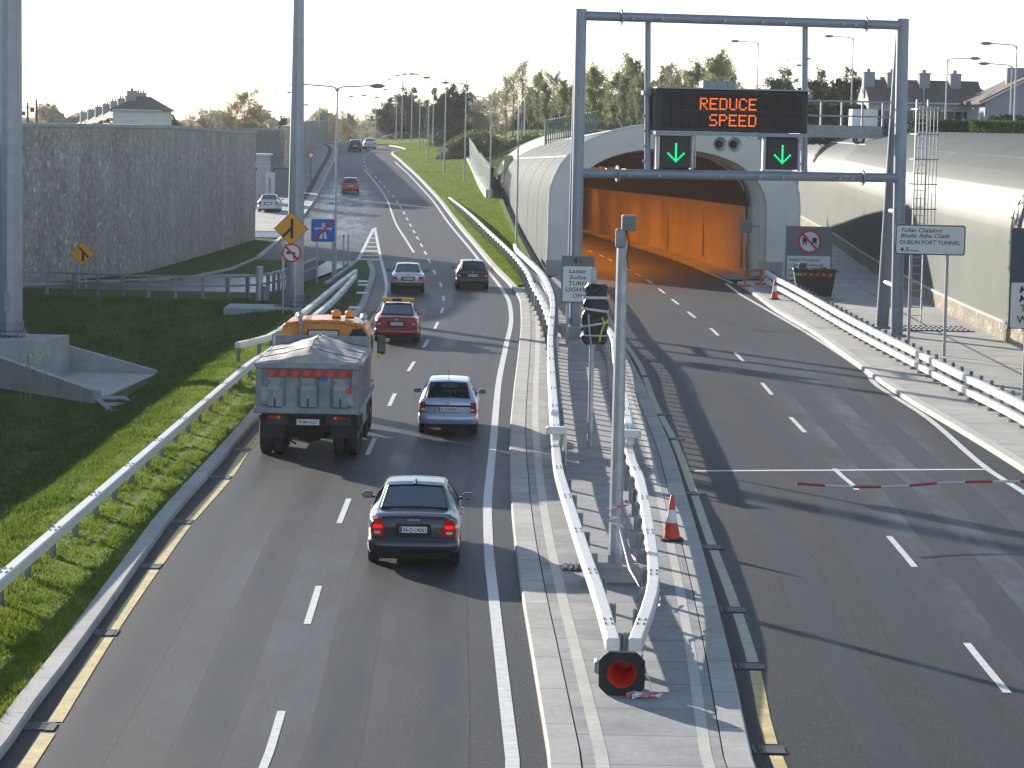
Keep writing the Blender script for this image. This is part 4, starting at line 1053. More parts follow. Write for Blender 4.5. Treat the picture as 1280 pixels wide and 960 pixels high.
# gravel margin at the foot of the shell
mb = MB(); mb.strip([(shell_x(Y) - 1.0, Y, gz(shell_x(Y) - 1.0, Y) + .05) for Y in axis(157, 246, 4)], [(shell_x(Y) + .1, Y, gz(shell_x(Y) - 1.0, Y) + .05) for Y in axis(157, 246, 4)]); struct(mb.build('gravel_margin', 'stone_warm'))
# ---------------------------------------------------------------- gantry over the tunnel road
GL, GR = Vector((2.42, 108.0, 0)), Vector((15.52, 111.4, 0))
gd = (GR - GL); GW = gd.length; ga = atan2(gd.y, gd.x)
gan = empty('sign_gantry', GL, 'tall grey tubular steel gantry spanning the road at the tunnel mouth', 'gantry', rz=ga)
GM = Matrix.Translation(GL) @ Matrix.Rotation(ga, 4, 'Z')
ZT, ZB = 12.65, 6.5
ux, uy = sin(ga), cos(ga)       # the legs stand one behind the other along the road
for x, nm in ((0, 'front_post'), (GW, 'front_post')):
    Q = lambda d, z: (x + ux * d, uy * d, z)
    tl_ = 1.2
    mb = MB(); mb.cyl(Q(0, .13), Q(tl_, ZT + .25), .225 if not x else .25, n=16); mb.cyl(Q(0, .13), Q(0, .2), .5, n=16); mb.build(nm, 'gantry', gan, smooth=40)
    mb = MB(); mb.cyl(Q(4.5, .13), Q(tl_ + .35, ZT), .27, .24, n=16); mb.cyl(Q(4.5, .13), Q(4.5, .2), .5, n=16); mb.build('rear_post', 'gantry', gan, smooth=40)
    for z in (2.1, 5.1): mb = MB(); mb.cyl(Q(.1 + z * .1, z), Q(4.5 - z * .24, z), .11, n=8); mb.build('brace', 'gantry', gan, smooth=40)
    if not x:
        mb = MB(); mb.box((0, 0, .3), (1.5, 1.5, .5), bev=.04); mb.build('foundation_block', 'conc', gan)
def beam(z, nm, y=.9):
    mb = MB(); mb.cyl((ux * y, uy * y, z), (GW + ux * y, uy * y, z), .19, n=14)
    for fx in (.12, .88): mb.cyl((GW * fx - .03 + ux * y, uy * y, z), (GW * fx + .03 + ux * y, uy * y, z), .33, n=14)
    mb.build(nm, 'gantry', gan, smooth=40)
    for fx in (.15, .24, .43, .55, .62, .8, .84):
        m2 = MB(); m2.cyl((GW * fx + ux * y, uy * y - .17, z - .04), (GW * fx + ux * y, uy * y - .30, z - .04), .05, n=8); m2.sphere((GW * fx + ux * y, uy * y - .34, z - .06), .07, 8); m2.build('fitting', 'galv', gan)
beam(ZT, 'top_beam', 1.17); beam(ZB, 'lower_beam', .62)
vx = [ (atY(819, 150, 110).x - GL.x) / cos(ga) + .0, (atY(1012, 150, 112.6).x - GL.x) / cos(ga)]
for x in vx:
    mb = MB(); mb.cyl((x, 1.05, ZB), (x, 1.5, ZT), .125, n=12); mb.box((x, 1.2, 9.7), (.5, .3, .16)); mb.build('hanger', 'gantry', gan, smooth=40)
    for z in (7.0, 7.6, 8.2, 8.8):
        m2 = MB(); m2.sphere((x - .16, 1.1, z), .06, 8); m2.build('fixing', 'galv', gan)
# catwalk and caged ladder
LX = 1.75
mb = MB(); x0, x1 = vx[1] + .1, GW - .1
mb.box(((x0 + x1) / 2, 2.6, 8.32), (x1 - x0, 1.3, .5)); mb.build('catwalk', 'galv_dark', gan)
mb = MB()
for z in (8.95, 9.55): mb.box(((x0 + x1) / 2, 2.0, z), (x1 - x0 + 1.9, .06, .07))
for k in range(5): mb.box((x0 + (x1 - x0) * k / 4, 2.0, 9.05), (.07, .07, 1.05))
mb.build('handrail', 'galv_dark', gan)
mb = MB()
for s in (-.25, .25): mb.box((GW + LX + s, 2.3, 5.1), (.05, .07, 9.2))
for k in range(26): mb.box((GW + LX, 2.3, .8 + k * .345), (.5, .03, .03))
mb.build('ladder', 'galv', gan)
mb = MB()
for x in (-.62, -.36, -.1, .16, .42, .68): mb.box((GW + LX + x * .62, 1.62, 6.7), (.035, .03, 5.4))
for k in range(6): mb.box((GW + LX, 1.62, 4.2 + k * 1.02), (.95, .035, .05)); mb.box((GW + LX - .47, 1.95, 4.2 + k * 1.02), (.04, .7, .05)); mb.box((GW + LX + .47, 1.95, 4.2 + k * 1.02), (.04, .7, .05))
mb.build('ladder_cage', 'galv_dark', gan)
# --- dot-matrix message sign
F57 = {'R': '1e11111e141211', 'E': '1f10101e10101f', 'D': '1e11111111111e', 'U': '1111111111110e', 'C': '0e11101010110e', 'S': '0f10100e01011e', 'P': '1e11111e101010'}
def pix(ch): h = F57[ch]; return [int(h[2*i:2*i+2], 16) for i in range(7)]
cxs = (vx[0] + vx[1]) / 2; VW, VH = vx[1] - vx[0] - .22, 1.66; ZV = 9.05
vms = empty('message_sign', GM @ Vector((cxs, .55, ZV - VH / 2)), 'black dot-matrix sign showing REDUCE SPEED in amber on the gantry', 'message sign', rz=ga)
mb = MB(); mb.box((0, .35, VH / 2), (VW, .7, VH), bev=.04); mb.build('housing', 'sign_black', vms)
mb = MB(); mb.box((0, .2, VH + .03), (VW + .1, 1.0, .06)); mb.box((0, .2, -.09), (VW + .1, .9, .14)); mb.build('frame', 'gantry', vms)
mb = MB(); xx0 = -VW / 2 + .25; nmod = 15
for k in range(nmod):
    for r in range(2): mb.box((xx0 + (VW - .5) * (k + .5) / nmod, -.012, .46 + r * .72), ((VW - .5) / nmod - .03, .02, .66))
mb.build('lamp_module', 'ceil', vms)
led = MB()
def led_text(s, xr, zt, pitch=.068):
    n = len(s); w = n * 6 * pitch - pitch; x0 = xr - w
    for i, ch in enumerate(s):
        for r, row in enumerate(pix(ch)):
            for c in range(5):
                if row >> (4 - c) & 1: led.box((x0 + (i * 6 + c) * pitch, -.03, zt - r * pitch), (.05, .02, .05))
led_text('REDUCE', VW * .163, 1.30); led.build('legend', 'led', vms)
led = MB(); led_text('SPEED', VW * .163, .66); led.build('legend', 'led', vms)
for dx in (-.12, .0, .12):
    pass
mb = MB(); mb.box((-.55, .45, VH + .2), (1.25, .5, .3), bev=.02)
for k in (-1, 0, 1): mb.box((-.55 + k * .42, .19, VH + .2), (.05, .04, .32))
mb.build('roof_vent', 'gantry', vms)
def lane_signal(x, z0, w, h, label):
    r = empty('lane_signal', GM @ Vector((x, .62, z0)), label, 'lane signal', 'lane control signals', rz=ga)
    mb = MB(); mb.box((0, .2, h / 2), (w, .4, h), bev=.03); mb.build('housing', 'sign_black', r)
    mb = MB(); g = MB(); cz = h * .5; p = .085
    for k in range(9): g.box((0, -.03, cz + .30 - k * p), (.072, .02, .075))
    for k in range(1, 5):
        for s in (-1, 1): g.box((s * k * p * .93, -.03, cz - .38 + k * p * .9), (.075, .02, .075))
    g.build('arrow', 'green', r)
    for s in (-1, 1):
        mb = MB(); mb.box((s * (w / 2 + .1), .2, h / 2 + .02), (.09, .3, h + .14)); mb.tube([(s * (w / 2 + .22), .1, 0), (s * (w / 2 + .22), .1, h)], .03, 6); mb.build('bracket', 'galv', r)
xa = (atY(849, 188, 110).x - GL.x) / cos(ga); xb = (atY(979, 190, 112).x - GL.x) / cos(ga)
lane_signal(xa, 6.76, 1.25, 1.28, 'black lane signal with green down arrow over the left tunnel lane'); lane_signal(xb, 6.76, 1.3, 1.28, 'black lane signal with green down arrow over the right tunnel lane')
for px, lb in ((903.5, 'left one of two round grey horn loudspeakers below the message sign'), (922, 'right one of two round grey horn loudspeakers below the message sign')):
    x = (atY(px, 175, 111).x - GL.x) / cos(ga); r = empty('loudspeaker', GM @ Vector((x, .8, 7.72)), lb, 'loudspeaker', 'loudspeakers under the sign', rz=ga)
    M = Matrix.Rotation(radians(90), 4, 'X'); mb = MB(); mb.lathe([(.10, -.5), (.12, -.3), (.18, -.1), (.30, .1), (.31, .12), (.27, .11), (.16, -.02), (.1, -.04)], 20, M); mb.build('horn', 'galv', r, smooth=50)
    mb = MB(); mb.lathe([(.001, .10), (.12, .08), (.14, -.05)], 16, M); mb.build('driver', 'rubber', r); mb = MB(); mb.box((0, .25, .28), (.05, .05, .55)); mb.build('bracket', 'galv', r)

# ---------------------------------------------------------------- road signs
def line(root, *a, **k): t = MB(); put_text(t, *a, **k); t.build('lettering', 'ink', root)
def post_pair(root, xs, h, r=.045, y=.06, mat='galv'):
    for x in xs:
        mb = MB(); mb.cyl((x, y, -.1), (x, y, h), r, n=10); mb.build('post', mat, root, smooth=40)
def sign_root(name, px, py, z, label, rz=0, group=None, zg=None):
    p = at(px, py, z); return empty(name, p, label, 'road sign', group, rz)
def diamond(root, z, half, strokes, x=0):
    R45 = lambda w: [(x, z - w), (x + w, z), (x, z + w), (x - w, z)]
    mb = MB(); mb.prism(R45(half), 0, .03); mb.build('board', 'black', root)
    mb = MB(); mb.prism(R45(half * .965), -.006, .0); mb.build('face', 'amber', root)
    mb = MB()
    for (a, b, w) in strokes:
        a, b = Vector((x + a[0] * half, 0, z + a[1] * half)), Vector((x + b[0] * half, 0, z + b[1] * half)); d = (b - a).normalized(); s = Vector((-d.z, 0, d.x)) * w * half
        mb.prism([((a - s).x, (a - s).z), ((b - s).x, (b - s).z), ((b + s).x, (b + s).z), ((a + s).x, (a + s).z)], -.014, -.007)
    mb.build('symbol', 'ink', root)
# merge diamond with no-left-turn plate: posts stand in front of the mast
q = at(361, 392, .12); Y = q.y
r = empty('warning_sign', q, 'orange diamond sign of a lane merging from the left above a no-left-turn disc', 'road sign', 'diamond merge signs')
s = FPX / Y; dx = (364 - 362) / s
zc = atY(364, 286, Y).z - q.z; diamond(r, zc, 21.5 / s * 1.0, [((.05, .58), (.05, -.55), .085), ((-.5, -.48), (.03, .05), .075)], .05)
post_pair(r, (-.26, .24), zc + .4)
zc2 = atY(364, 316, Y).z - q.z; x2 = .09
mb = MB(); mb.prism(disc(.41, 28, x2, zc2), -.0, .03); mb.build('disc', 'white', r)
mb = MB(); ring(mb, .335, .415, -.008, -.001, 28, x2, zc2); mb.prism([(x2 - .27, zc2 + .21), (x2 - .21, zc2 + .27), (x2 + .27, zc2 - .21), (x2 + .21, zc2 - .27)], -.016, -.009); mb.build('prohibition_ring', 'red', r)
mb = MB(); mb.prism([(x2 + .07, zc2 - .26), (x2 + .15, zc2 - .26), (x2 + .15, zc2 + .03), (x2 - .12, zc2 + .03), (x2 - .12, zc2 + .1), (x2 - .27, zc2 - .0), (x2 - .12, zc2 - .1), (x2 - .12, zc2 - .035), (x2 + .07, zc2 - .035)], -.007, -.002); mb.build('symbol', 'ink', r)
# further diamond by the stone wall
q = at(103, 360, .05); q = Vector((atY(103, 320, 133.5).x, 133.5, .03)); s = FPX / 133.5
r = empty('warning_sign', q, 'orange diamond merge sign on two posts in front of the stone wall', 'road sign', 'diamond merge signs')
zc = atY(102.5, 318, 133.5).z; diamond(r, zc, 15.6 / s, [((.05, -.6), (.05, .2), .085), ((-.3, .55), (.5, -.3), .07)])
post_pair(r, (-.18, .17), zc + .2)
# motorway ends
q = at(397, 352, .12); Y = q.y; s = FPX / Y
r = empty('motorway_sign', Vector((atY(404, 300, Y).x, Y, .12)), 'blue end-of-motorway sign with red diagonal bar on two posts', 'road sign')
w, h = 31.5 / s, 29.5 / s; zc = atY(404, 288, Y).z - .12
mb = MB(); mb.prism(rrect(w, h, .1, 3, 0, zc), 0, .035); mb.build('board', 'white', r)
mb = MB(); mb.prism(rrect(w * .95, h * .95, .08, 3, 0, zc), -.006, -.001); mb.build('face', 'blue', r)
mb = MB(); W = lambda a: [(x * w, zc + z * h) for x, z in a]
for poly in ([(-.16, -.36), (-.03, -.36), (-.02, -.06), (-.09, -.06)], [(.03, -.36), (.16, -.36), (.09, -.06), (.02, -.06)], [(-.35, .06), (-.35, .11), (.35, .11), (.35, .06)], [(-.30, .06), (-.27, .06), (-.27, -.02), (-.30, .0)], [(.30, .06), (.27, .06), (.27, -.02), (.30, .0)], [(-.07, .14), (-.015, .14), (-.012, .34), (-.045, .34)], [(.07, .14), (.015, .14), (.012, .34), (.045, .34)]):
    mb.prism(W(poly), -.013, -.007)
mb.build('symbol', 'white', r)
mb = MB(); mb.prism(W([(-.44, -.42), (-.37, -.46), (.45, .42), (.38, .47)]), -.02, -.014); mb.build('cancel_bar', 'red', r); post_pair(r, (-.29 * w / 1.2, .29 * w / 1.2 * 1.6), zc + .2)
for px, lb in ((429, 'left one of two bare grey sign posts on the island'), (435, 'right one of two bare grey sign posts on the island')):
    q = at(px, 338, .12); rr = empty('sign_post', q, lb, 'post', 'bare posts on the island'); mb = MB(); mb.cyl((0, 0, -.1), (0, 0, 1.95 if px < 430 else 1.85), .04, n=8); mb.build('shaft', 'galv', rr); mb = MB(); mb.cyl((0, 0, 1.85), (0, 0, 1.97), .05, n=8); mb.build('cap', 'galv_dark', rr)
# tunnel name board
q = at(1163, 442, .135); Y = at(1177, 445, .13).y; s = FPX / Y; zc = atY(1163, 300, Y).z - .13; xw = 87 / s; hh = 37.5 / s
r = empty('tunnel_name_sign', Vector((atY(1163, 300, Y).x, Y, .13)), 'white sign naming DUBLIN PORT TUNNEL 4.5km on two posts', 'road sign', None, -.03)
mb = MB(); mb.prism(rrect(xw, hh, .1, 3, 0, zc), 0, .05); mb.build('board', 'signdark', r)
mb = MB(); mb.prism(rrect(xw - .09, hh - .09, .08, 3, 0, zc), -.006, -.001); mb.build('face', 'white', r)
t = MB(); L = -xw / 2 + .17
line(r, 'Tollán Chalafort', L + .03, zc + hh * .25, .15, -.012, True, width=xw * .59); line(r, 'Bhaile Átha Cliath', L + .02, zc + hh * .07, .15, -.012, True, width=xw * .70)
line(r, 'DUBLIN PORT TUNNEL', L, zc - hh * .15, .15, -.012, False, width=xw * .86); line(r, '4.5', L, zc - hh * .40, .16, -.012, width=.34, bold=.02); line(r, 'km', L + .40, zc - hh * .40, .10, -.012, width=.27)
post_pair(r, (-.68, .65), zc + .3, .06)
# slate board at the right edge of the view
q = at(1276, 496, .135); Y = q.y; s = FPX / Y
r = empty('tunnel_rules_sign', Vector((atY(1298, 350, Y).x, Y, .13)), 'slate-framed white text sign cut off by the right edge of the picture', 'road sign')
zt = atY(1270, 285, Y).z - .13; zb = atY(1270, 411, Y).z - .13; w = 72 / s; zs = atY(1270, 352, Y).z - .13
mb = MB(); mb.box((0, .03, (zt + zb) / 2), (w, .06, zt - zb), bev=.015); mb.build('board', 'signdark', r)
mb = MB(); mb.prism(rrect(w - .12, zs - zb - .06, .06, 3, 0, (zs + zb) / 2), -.008, -.002); mb.build('face', 'white', r)
t = MB(); k = zs - zb
line(r, 'M', -w / 2 + .32, zb + k * .76, .22, -.014, True); line(r, 'M', -w / 2 + .32, zb + k * .57, .22, -.014, True); line(r, 'T', -w / 2 + .36, zb + k * .37, .22, -.014); line(r, 'W', -w / 2 + .26, zb + k * .12, .24, -.014)
post_pair(r, (-.32, .5), zt - .2, .06)
# grey board: no over-height overtaking
q = at(1011, 352, .13); Y = 147.0; s = FPX / Y
r = empty('prohibition_sign', Vector((atY(1011, 320, Y).x, Y, .13)), 'tall grey board with red prohibition ring over a white text panel', 'road sign')
zt = atY(1010, 283, Y).z - .13; zb = atY(1010, 349, Y).z - .13; w = 58 / s
mb = MB(); mb.box((0, .05, (zt + zb) / 2), (w, .08, zt - zb), bev=.01); mb.build('board', 'signgrey', r)
x2 = (1011.5 - 1011) / s; zc = atY(1011, 302, Y).z - .13; R_ = 15.2 / s
mb = MB(); mb.prism(disc(R_, 32, x2, zc), -.01, .008); mb.build('disc', 'white', r)
mb = MB(); ring(mb, R_ * .80, R_, -.02, -.011, 32, x2, zc); k = R_ * .62; mb.prism([(x2 - k - .03, zc + k - .03), (x2 - k + .06, zc + k + .05), (x2 + k + .03, zc - k + .03), (x2 + k - .06, zc - k - .05)], -.03, -.021); mb.build('prohibition_ring', 'red', r)
for sx in (-1, 1):
    mb = MB(); c = x2 + sx * R_ * .40; mb.prism(rrect(R_ * .38, R_ * .42, .02, 2, c, zc + R_ * .12), -.019, -.012)
    for i in (-1, 1): mb.prism(rrect(R_ * .1, R_ * .22, .01, 2, c + i * R_ * .12, zc - R_ * .18), -.019, -.012)
    mb.build('symbol', 'ink', r)
zc = atY(1010, 335, Y).z - .13; ph = 30 / s; pw = 54 / s
mb = MB(); mb.prism(rrect(pw, ph, .03, 2, 0, zc), -.006, .008); mb.build('text_panel', 'white', r)
t = MB(); line(r, 'Feithiclí Tromearraí', -pw / 2 + .1, zc + ph * .28, .15, -.012, True, width=pw * .72); line(r, 'Cosc ar Scoitheadh', -pw / 2 + .22, zc + ph * .07, .15, -.012, True, width=pw * .75)
line(r, 'NO OVERTAKING FOR', -pw / 2 + .1, zc - ph * .15, .15, -.012, width=pw * .86); line(r, 'HEAVY VEHICLES', -pw / 2 + .1, zc - ph * .38, .16, -.012, width=pw * .7)
post_pair(r, (-.7, .7), zb + .4, .06)
# turn lights on
q = Vector((atY(721, 400, 104).x, 104.0, .13)); Y = 104.0; s = FPX / Y
r = empty('lights_on_sign', q, 'grey board reading TURN LIGHTS ON in the island before the gantry leg', 'road sign')
zt = atY(721, 320, Y).z - .13; zb = atY(721, 379, Y).z - .13; w = 41 / s
mb = MB(); mb.box((0, .04, (zt + zb) / 2), (w, .07, zt - zb), bev=.01); mb.build('board', 'signgrey', r)
zc = atY(721, 355, Y).z - .13; ph = 44 / s; pw = 37 / s
mb = MB(); mb.prism(rrect(pw, ph, .04, 3, 0, zc), -.008, -.001); mb.build('text_panel', 'white', r)
t = MB(); th = .155
for k, (tx, it, ww) in enumerate((('Lastar', True, .60), ('Soilse', True, .58), ('TURN', False, .62), ('LIGHTS', False, .80), ('ON', False, .30))): line(r, tx, 0, zc + ph * (.31 - .175 * k), th, -.014, it, 'C', width=pw * ww)

mb = MB(); zz = zt - .17; mb.prism(disc(.115, 20, -.03, zz)[5:16], -.012, -.001); 
for k in range(4): mb.prism(rrect(.12, .02, .005, 1, .1, zz - .07 + k * .045), -.012, -.001)
mb.build('headlamp_symbol', 'black', r); post_pair(r, (-.36, .36), zt - .25, .055)
# small round sign near the far footpath, and one on the lawn
p = atY(388.5, 205, 262); r = empty('speed_sign', Vector((p.x, 262, zr(262) + .1)), 'small round red-rimmed sign on a dark post by the second wall', 'road sign'); zc = atY(388.5, 194, 262).z - r.location.z
mb = MB(); mb.prism(disc(.3, 20, 0, zc), 0, .03); mb.build('disc', 'white', r); mb = MB(); ring(mb, .2, .3, -.01, -.002, 20, 0, zc); mb.build('rim_band', 'red', r); post_pair(r, (0,), zc + .2, .06, .08, 'palisade')
p = road_at(552, 214); r = empty('speed_sign', p + Vector((0, 0, .15)), 'small round sign on twin posts at the edge of the lawn', 'road sign'); zc = atY(552, 188, p.y).z - p.z - .15
mb = MB(); mb.prism(disc(.32, 20, 0, zc), 0, .03); mb.build('disc', 'galv', r); mb = MB(); ring(mb, .22, .32, -.01, -.002, 20, 0, zc); mb.build('rim_band', 'pink', r); post_pair(r, (-.2, .2), zc, .04, .06)

# ---------------------------------------------------------------- things on the island
# camera pole
q = at(768, 722, .135); s = FPX / q.y
pole = empty('camera_pole', q, 'square galvanised pole with rectangular camera heads on the island', 'camera pole'); h = atY(775, 303, q.y).z - q.z
mb = MB(); mb.cyl((0, 0, 0), (0, 0, h), .13, .10, n=8); mb.build('shaft', 'galv', pole)
mb = MB(); mb.box((0, 0, .02), (.48, .48, .05)); 
for i in (-1, 1):
    for j in (-1, 1): mb.cyl((i * .18, j * .18, .03), (i * .18, j * .18, .14), .02, n=6)
mb.build('base_plate', 'galv_dark', pole)
mb = MB(); mb.box((-.04, -.05, h + .08), (.17, .2, .34), bev=.02); mb.build('control_box', 'galv_dark', pole)
mb = MB(); mb.cyl((.02, 0, h), (.06, 0, h + .26), .025, n=6); mb.tube([(.05, -.1, h + .3), (.12, -.12, h), (.08, -.13, h - .25), (.13, -.13, h - .5)], .012, 5); mb.build('bracket', 'rubber', pole)
mb = MB(); mb.box((.11, -.02, h + .36), (.26, .3, .28), bev=.02); hd = mb.build('camera_head', 'galv_dark', pole); mb = MB(); mb.box((.11, -.18, h + .36), (.2, .02, .21)); mb.build('lens_panel', 'signgrey', hd)
mb = MB(); mb.box((q.x + .1, q.y - .45, .29), (1.3, .5, .32), bev=.03); tag(mb.build('concrete_block', 'conc'), 'low concrete block at the foot of the island camera pole', 'concrete block')
p = at(735, 711, .13); mb = MB(); mb.box((p.x, p.y, .145), (.95, .62, .03))
for k in range(9): mb.box((p.x - .42 + k * .105, p.y, .17), (.04, .56, .03))
tag(mb.build('drain_cover', 'grate'), 'iron drain grating in the island left of the camera pole', 'drain cover')
# wrapped signal
q = at(737, 558, .135); Y = q.y; s = FPX / Y
sg = empty('wrapped_signal', q, 'traffic signal wrapped in black plastic and tape on a thin post', 'traffic signal')
zt = atY(742, 354, Y).z - q.z; zb = atY(742, 430, Y).z - q.z
mb = MB(); mb.cyl((0, 0, 0), (.0, 0, zt + .25), .065, .06, n=10); mb.build('post', 'galv', sg, smooth=40)
mb = MB(); mb.box((.0, .0, zt + .2), (.16, .1, .4), bev=.02); mb.build('post_cap', 'galv', sg)
bm_ = MB(); prof = []; rnd = random.Random(3); nz, na = 16, 20
cx = (742 - 737) / s - .02
for j in range(nz + 1):
    f = j / nz; z = zb + (zt - zb) * f; row = []
    for k in range(na):
        a = 2 * pi * k / na; c, sn = cos(a), sin(a); w_ = .31 + .02 * sin(f * 22) - .06 * (f > .97) - .12 * max(0, .08 - f) / .08 - (.0 if f < .7 else .03)
        rr = 1 / max(abs(c) ** 4 + abs(sn) ** 4, 1e-6) ** .25; rr *= 1 + rnd.uniform(-.07, .07); x = cx + w_ * rr * c + (-.06 if c < 0 and f < .55 else 0) ; y = .24 * rr * sn - .02
        row.append((x, y, z + rnd.uniform(-.02, .02)))
    prof.append(row)
bm_.v = [Vector(p) for r_ in prof for p in r_]
for j in range(nz):
    for k in range(na): bm_.face((j*na+k, j*na+(k+1) % na, (j+1)*na+(k+1) % na, (j+1)*na+k))
bm_.face(range(na - 1, -1, -1)); bm_.face(range(nz*na, nz*na+na)); bm_.build('plastic_wrap', 'bag', sg)
def band(z, tilt, mat, hgt=.055, nm='tape_band'):
    mb = MB(); n = 28; vs = []
    for k in range(n):
        a = 2 * pi * k / n; c, sn = cos(a), sin(a); rr = 1 / (abs(c) ** 4 + abs(sn) ** 4) ** .25
        x = cx - .02 + .345 * rr * c; y = .265 * rr * sn - .02; zz = z + tilt * (x - cx); vs += [(x, y, zz), (x, y, zz + hgt)]
    mb.add(vs, [(2*k, 2*((k+1) % n), 2*((k+1) % n)+1, 2*k+1) for k in range(n)]); mb.build(nm, mat, sg)
H_ = zt - zb
band(zb + H_ * .75, .0, 'tape', .07); band(zb + H_ * .55, -.12, 'tape', .06); band(zb + H_ * .32, .18, 'tape', .05); band(zb + H_ * .14, .0, 'tape', .035)
mb = MB(); mb.tube([(cx + .15, -.31, zb + H_ * .46), (cx + .22, -.33, zb + H_ * .36), (cx + .13, -.34, zb + H_ * .2), (cx + .1, -.33, zb + H_ * .06)], .028, 5); mb.tube([(cx + .22, -.33, zb + H_ * .36), (cx + .3, -.3, zb + H_ * .42)], .02, 5); mb.build('yellow_strap', 'yellow', sg)
mb = MB(); mb.tube([(cx - .2, -.30, zb + H_ * .5), (cx - .17, -.32, zb + H_ * .25), (cx - .11, -.3, zb)], .022, 5); mb.build('hanging_tape', 'tape', sg)
# signposts behind it, cabinets by the gantry leg
for px, py, h, lb in ((708, 440, 1.6, 'thin sign post left of the gantry front leg'),):
    p = at(px, py, .13)
# traffic cones
def cone_proto(label):
    r = empty('traffic_cone', (0, 0, 0), label, 'traffic cone', 'traffic cones')
    mb = MB(); a = rrect(.46, .46, .1, 2); mb.plan([(x, z) for x, z in a], 0, .045); mb.build('base', 'rubber', r)
    def seg(z0, z1): return lambda z: .165 - (.165 - .035) * z / .88
    R = lambda z: .17 - (.17 - .035) * z / .90
    for nm, m, z0, z1 in (('cone_body', 'cone', .04, .36), ('reflective_sleeve', 'white', .36, .62), ('cone_top', 'cone', .62, .90)):
        mb = MB(); mb.lathe([(R(z0), z0), (R(z1), z1)] + ([(.02, .915)] if z1 > .8 else []), 20); mb.build(nm, m, r, smooth=50)
    return r
c1 = cone_proto('upright orange and white traffic cone on the island beside the kerb'); c1.location = at(839, 675, .135); c1.rotation_euler.z = .1
c2 = copy_tree(c1); c2.location = at(968, 374, .14); c2['label'] = 'shaded traffic cone standing at the end of the right footway barrier'; c2.scale = (1.05, 1.05, 1.05)
# cone lying over the barrier nose, its hollow base towards the viewer
n = at(777, 843, .45); r = empty('traffic_cone', n, 'traffic cone pushed sideways on the island nose, black octagonal base and red hollow facing out', 'traffic cone', 'traffic cones')
M = Matrix.Rotation(radians(-6), 4, 'Z') @ Matrix.Rotation(radians(7), 4, 'X') @ Matrix.Rotation(radians(-90), 4, 'X')
hw = .335
mb = MB(); oc = [(-hw + .12, -hw), (hw - .12, -hw), (hw, -hw + .14), (hw, hw - .14), (hw - .12, hw), (-hw + .12, hw), (-hw, hw - .14), (-hw, -hw + .14)]
n8 = 24; inner = disc(.21, n8)
def octp(a):
    d = (cos(a), sin(a)); best = 9
    for i in range(8):
        x1, y1 = oc[i]; x2, y2 = oc[(i+1) % 8]; ex, ey = x2 - x1, y2 - y1; den = d[0] * ey - d[1] * ex
        if abs(den) > 1e-9:
            t = (x1 * ey - y1 * ex) / den; u = (x1 * d[1] - y1 * d[0]) / den
            if t > 0 and -1e-6 <= u <= 1 + 1e-6: best = min(best, t)
    return (d[0] * best, d[1] * best)
outer = [octp(2 * pi * k / n8 + 1e-4) for k in range(n8)]
vs = [(x, y, 0) for x, y in outer] + [(x, y, 0) for x, y in inner] + [(x, y, .07) for x, y in outer] + [(x, y, .07) for x, y in inner]
fs = []
for k in range(n8):
    j = (k + 1) % n8; fs += [(k, j, n8+j, n8+k), (2*n8+k, 3*n8+k, 3*n8+j, 2*n8+j), (k, 2*n8+k, 2*n8+j, j), (n8+k, n8+j, 3*n8+j, 3*n8+k)]
mb.add(vs, fs, M); mb.build('base', 'rubber', r)
mb = MB(); mb.lathe([(.225, -.012), (.23, .0), (.2, .012)], 24, M); mb.build('base_ring', 'cone', r, smooth=True)
mb = MB(); mb.lathe([(.208, .003), (.11, .62)], 24, M); mb.m(1); mb.lathe([(.11, .62), (.001, .625)], 24, M); mb.build('hollow', ['cone_in', 'tail_red'], r, smooth=40)  # end disc in darker red paints the shade deep inside the cone
mb = MB(); mb.lathe([(.226, .07), (.125, .64), (.001, .645)], 24, M); mb.build('cone_body', 'white', r, smooth=True)
mb = MB(); mb.box((n.x, n.y + .86, .40), (.75, .30, .2), bev=.03); mb.box((n.x, n.y + .9, .2), (.2, .2, .3)); tag(mb.build('barrier_connector', 'galv_dark'), 'steel connector joining the two island barriers behind the fallen cone', 'connector')
p = at(801, 862, .14); r2 = empty('traffic_cone', p, 'grey worn cone tip poking out behind the black octagonal base', 'traffic cone', 'traffic cones')
mb = MB(); Mq = Matrix.Rotation(radians(80), 4, 'Y') @ Matrix.Rotation(radians(0), 4, 'X'); mb.lathe([(.12, -.2), (.05, .1), (.03, .16)], 14, Matrix.Translation((-.12, .1, .11)) @ Mq); mb.build('cone_body', 'galv', r2, smooth=True); mb = MB(); mb.lathe([(.035, .155), (.03, .2), (.001, .21)], 12, Matrix.Translation((-.12, .1, .11)) @ Mq); mb.build('cone_tip', 'cone', r2)
# red and white tape
tp = empty('barrier_tape', at(770, 735, .14), 'red and white tape strung from the camera pole down to the fallen cone', 'tape')
base = pole.location
tpts = [base + Vector((-.16, -.1, 1.05)), base + Vector((.12, -.18, .98)), base + Vector((.3, -1.2, .55)), base + Vector((.62, -3.0, .38)), base + Vector((.58, -4.6, .3)), base + Vector((.34, -5.6, .28)), n + Vector((.32, .42, .12)), n + Vector((.42, .1, -.1)), n + Vector((.44, -.02, -.3))]
tpts = smoothpath(tpts, .16)
def ribbon(path, w_, nm, parent):
    mb = MB(); rnd = random.Random(5); vs = []
    for i, p in enumerate(path):
        a = i * .9 + rnd.uniform(-.3, .3); d = Vector((cos(a), .25 * sin(a), sin(a))) * w_ / 2; vs += [p - d, p + d]
    o = len(mb.v); mb.v += vs
    for i in range(len(path) - 1): mb.cur = (i // 2) % 2; mb.face((2*i, 2*i+1, 2*i+3, 2*i+2))
    return mb.build(nm, ['white', 'pink'], parent, world=True, recalc=False)
ribbon(tpts, .045, 'ribbon', tp)
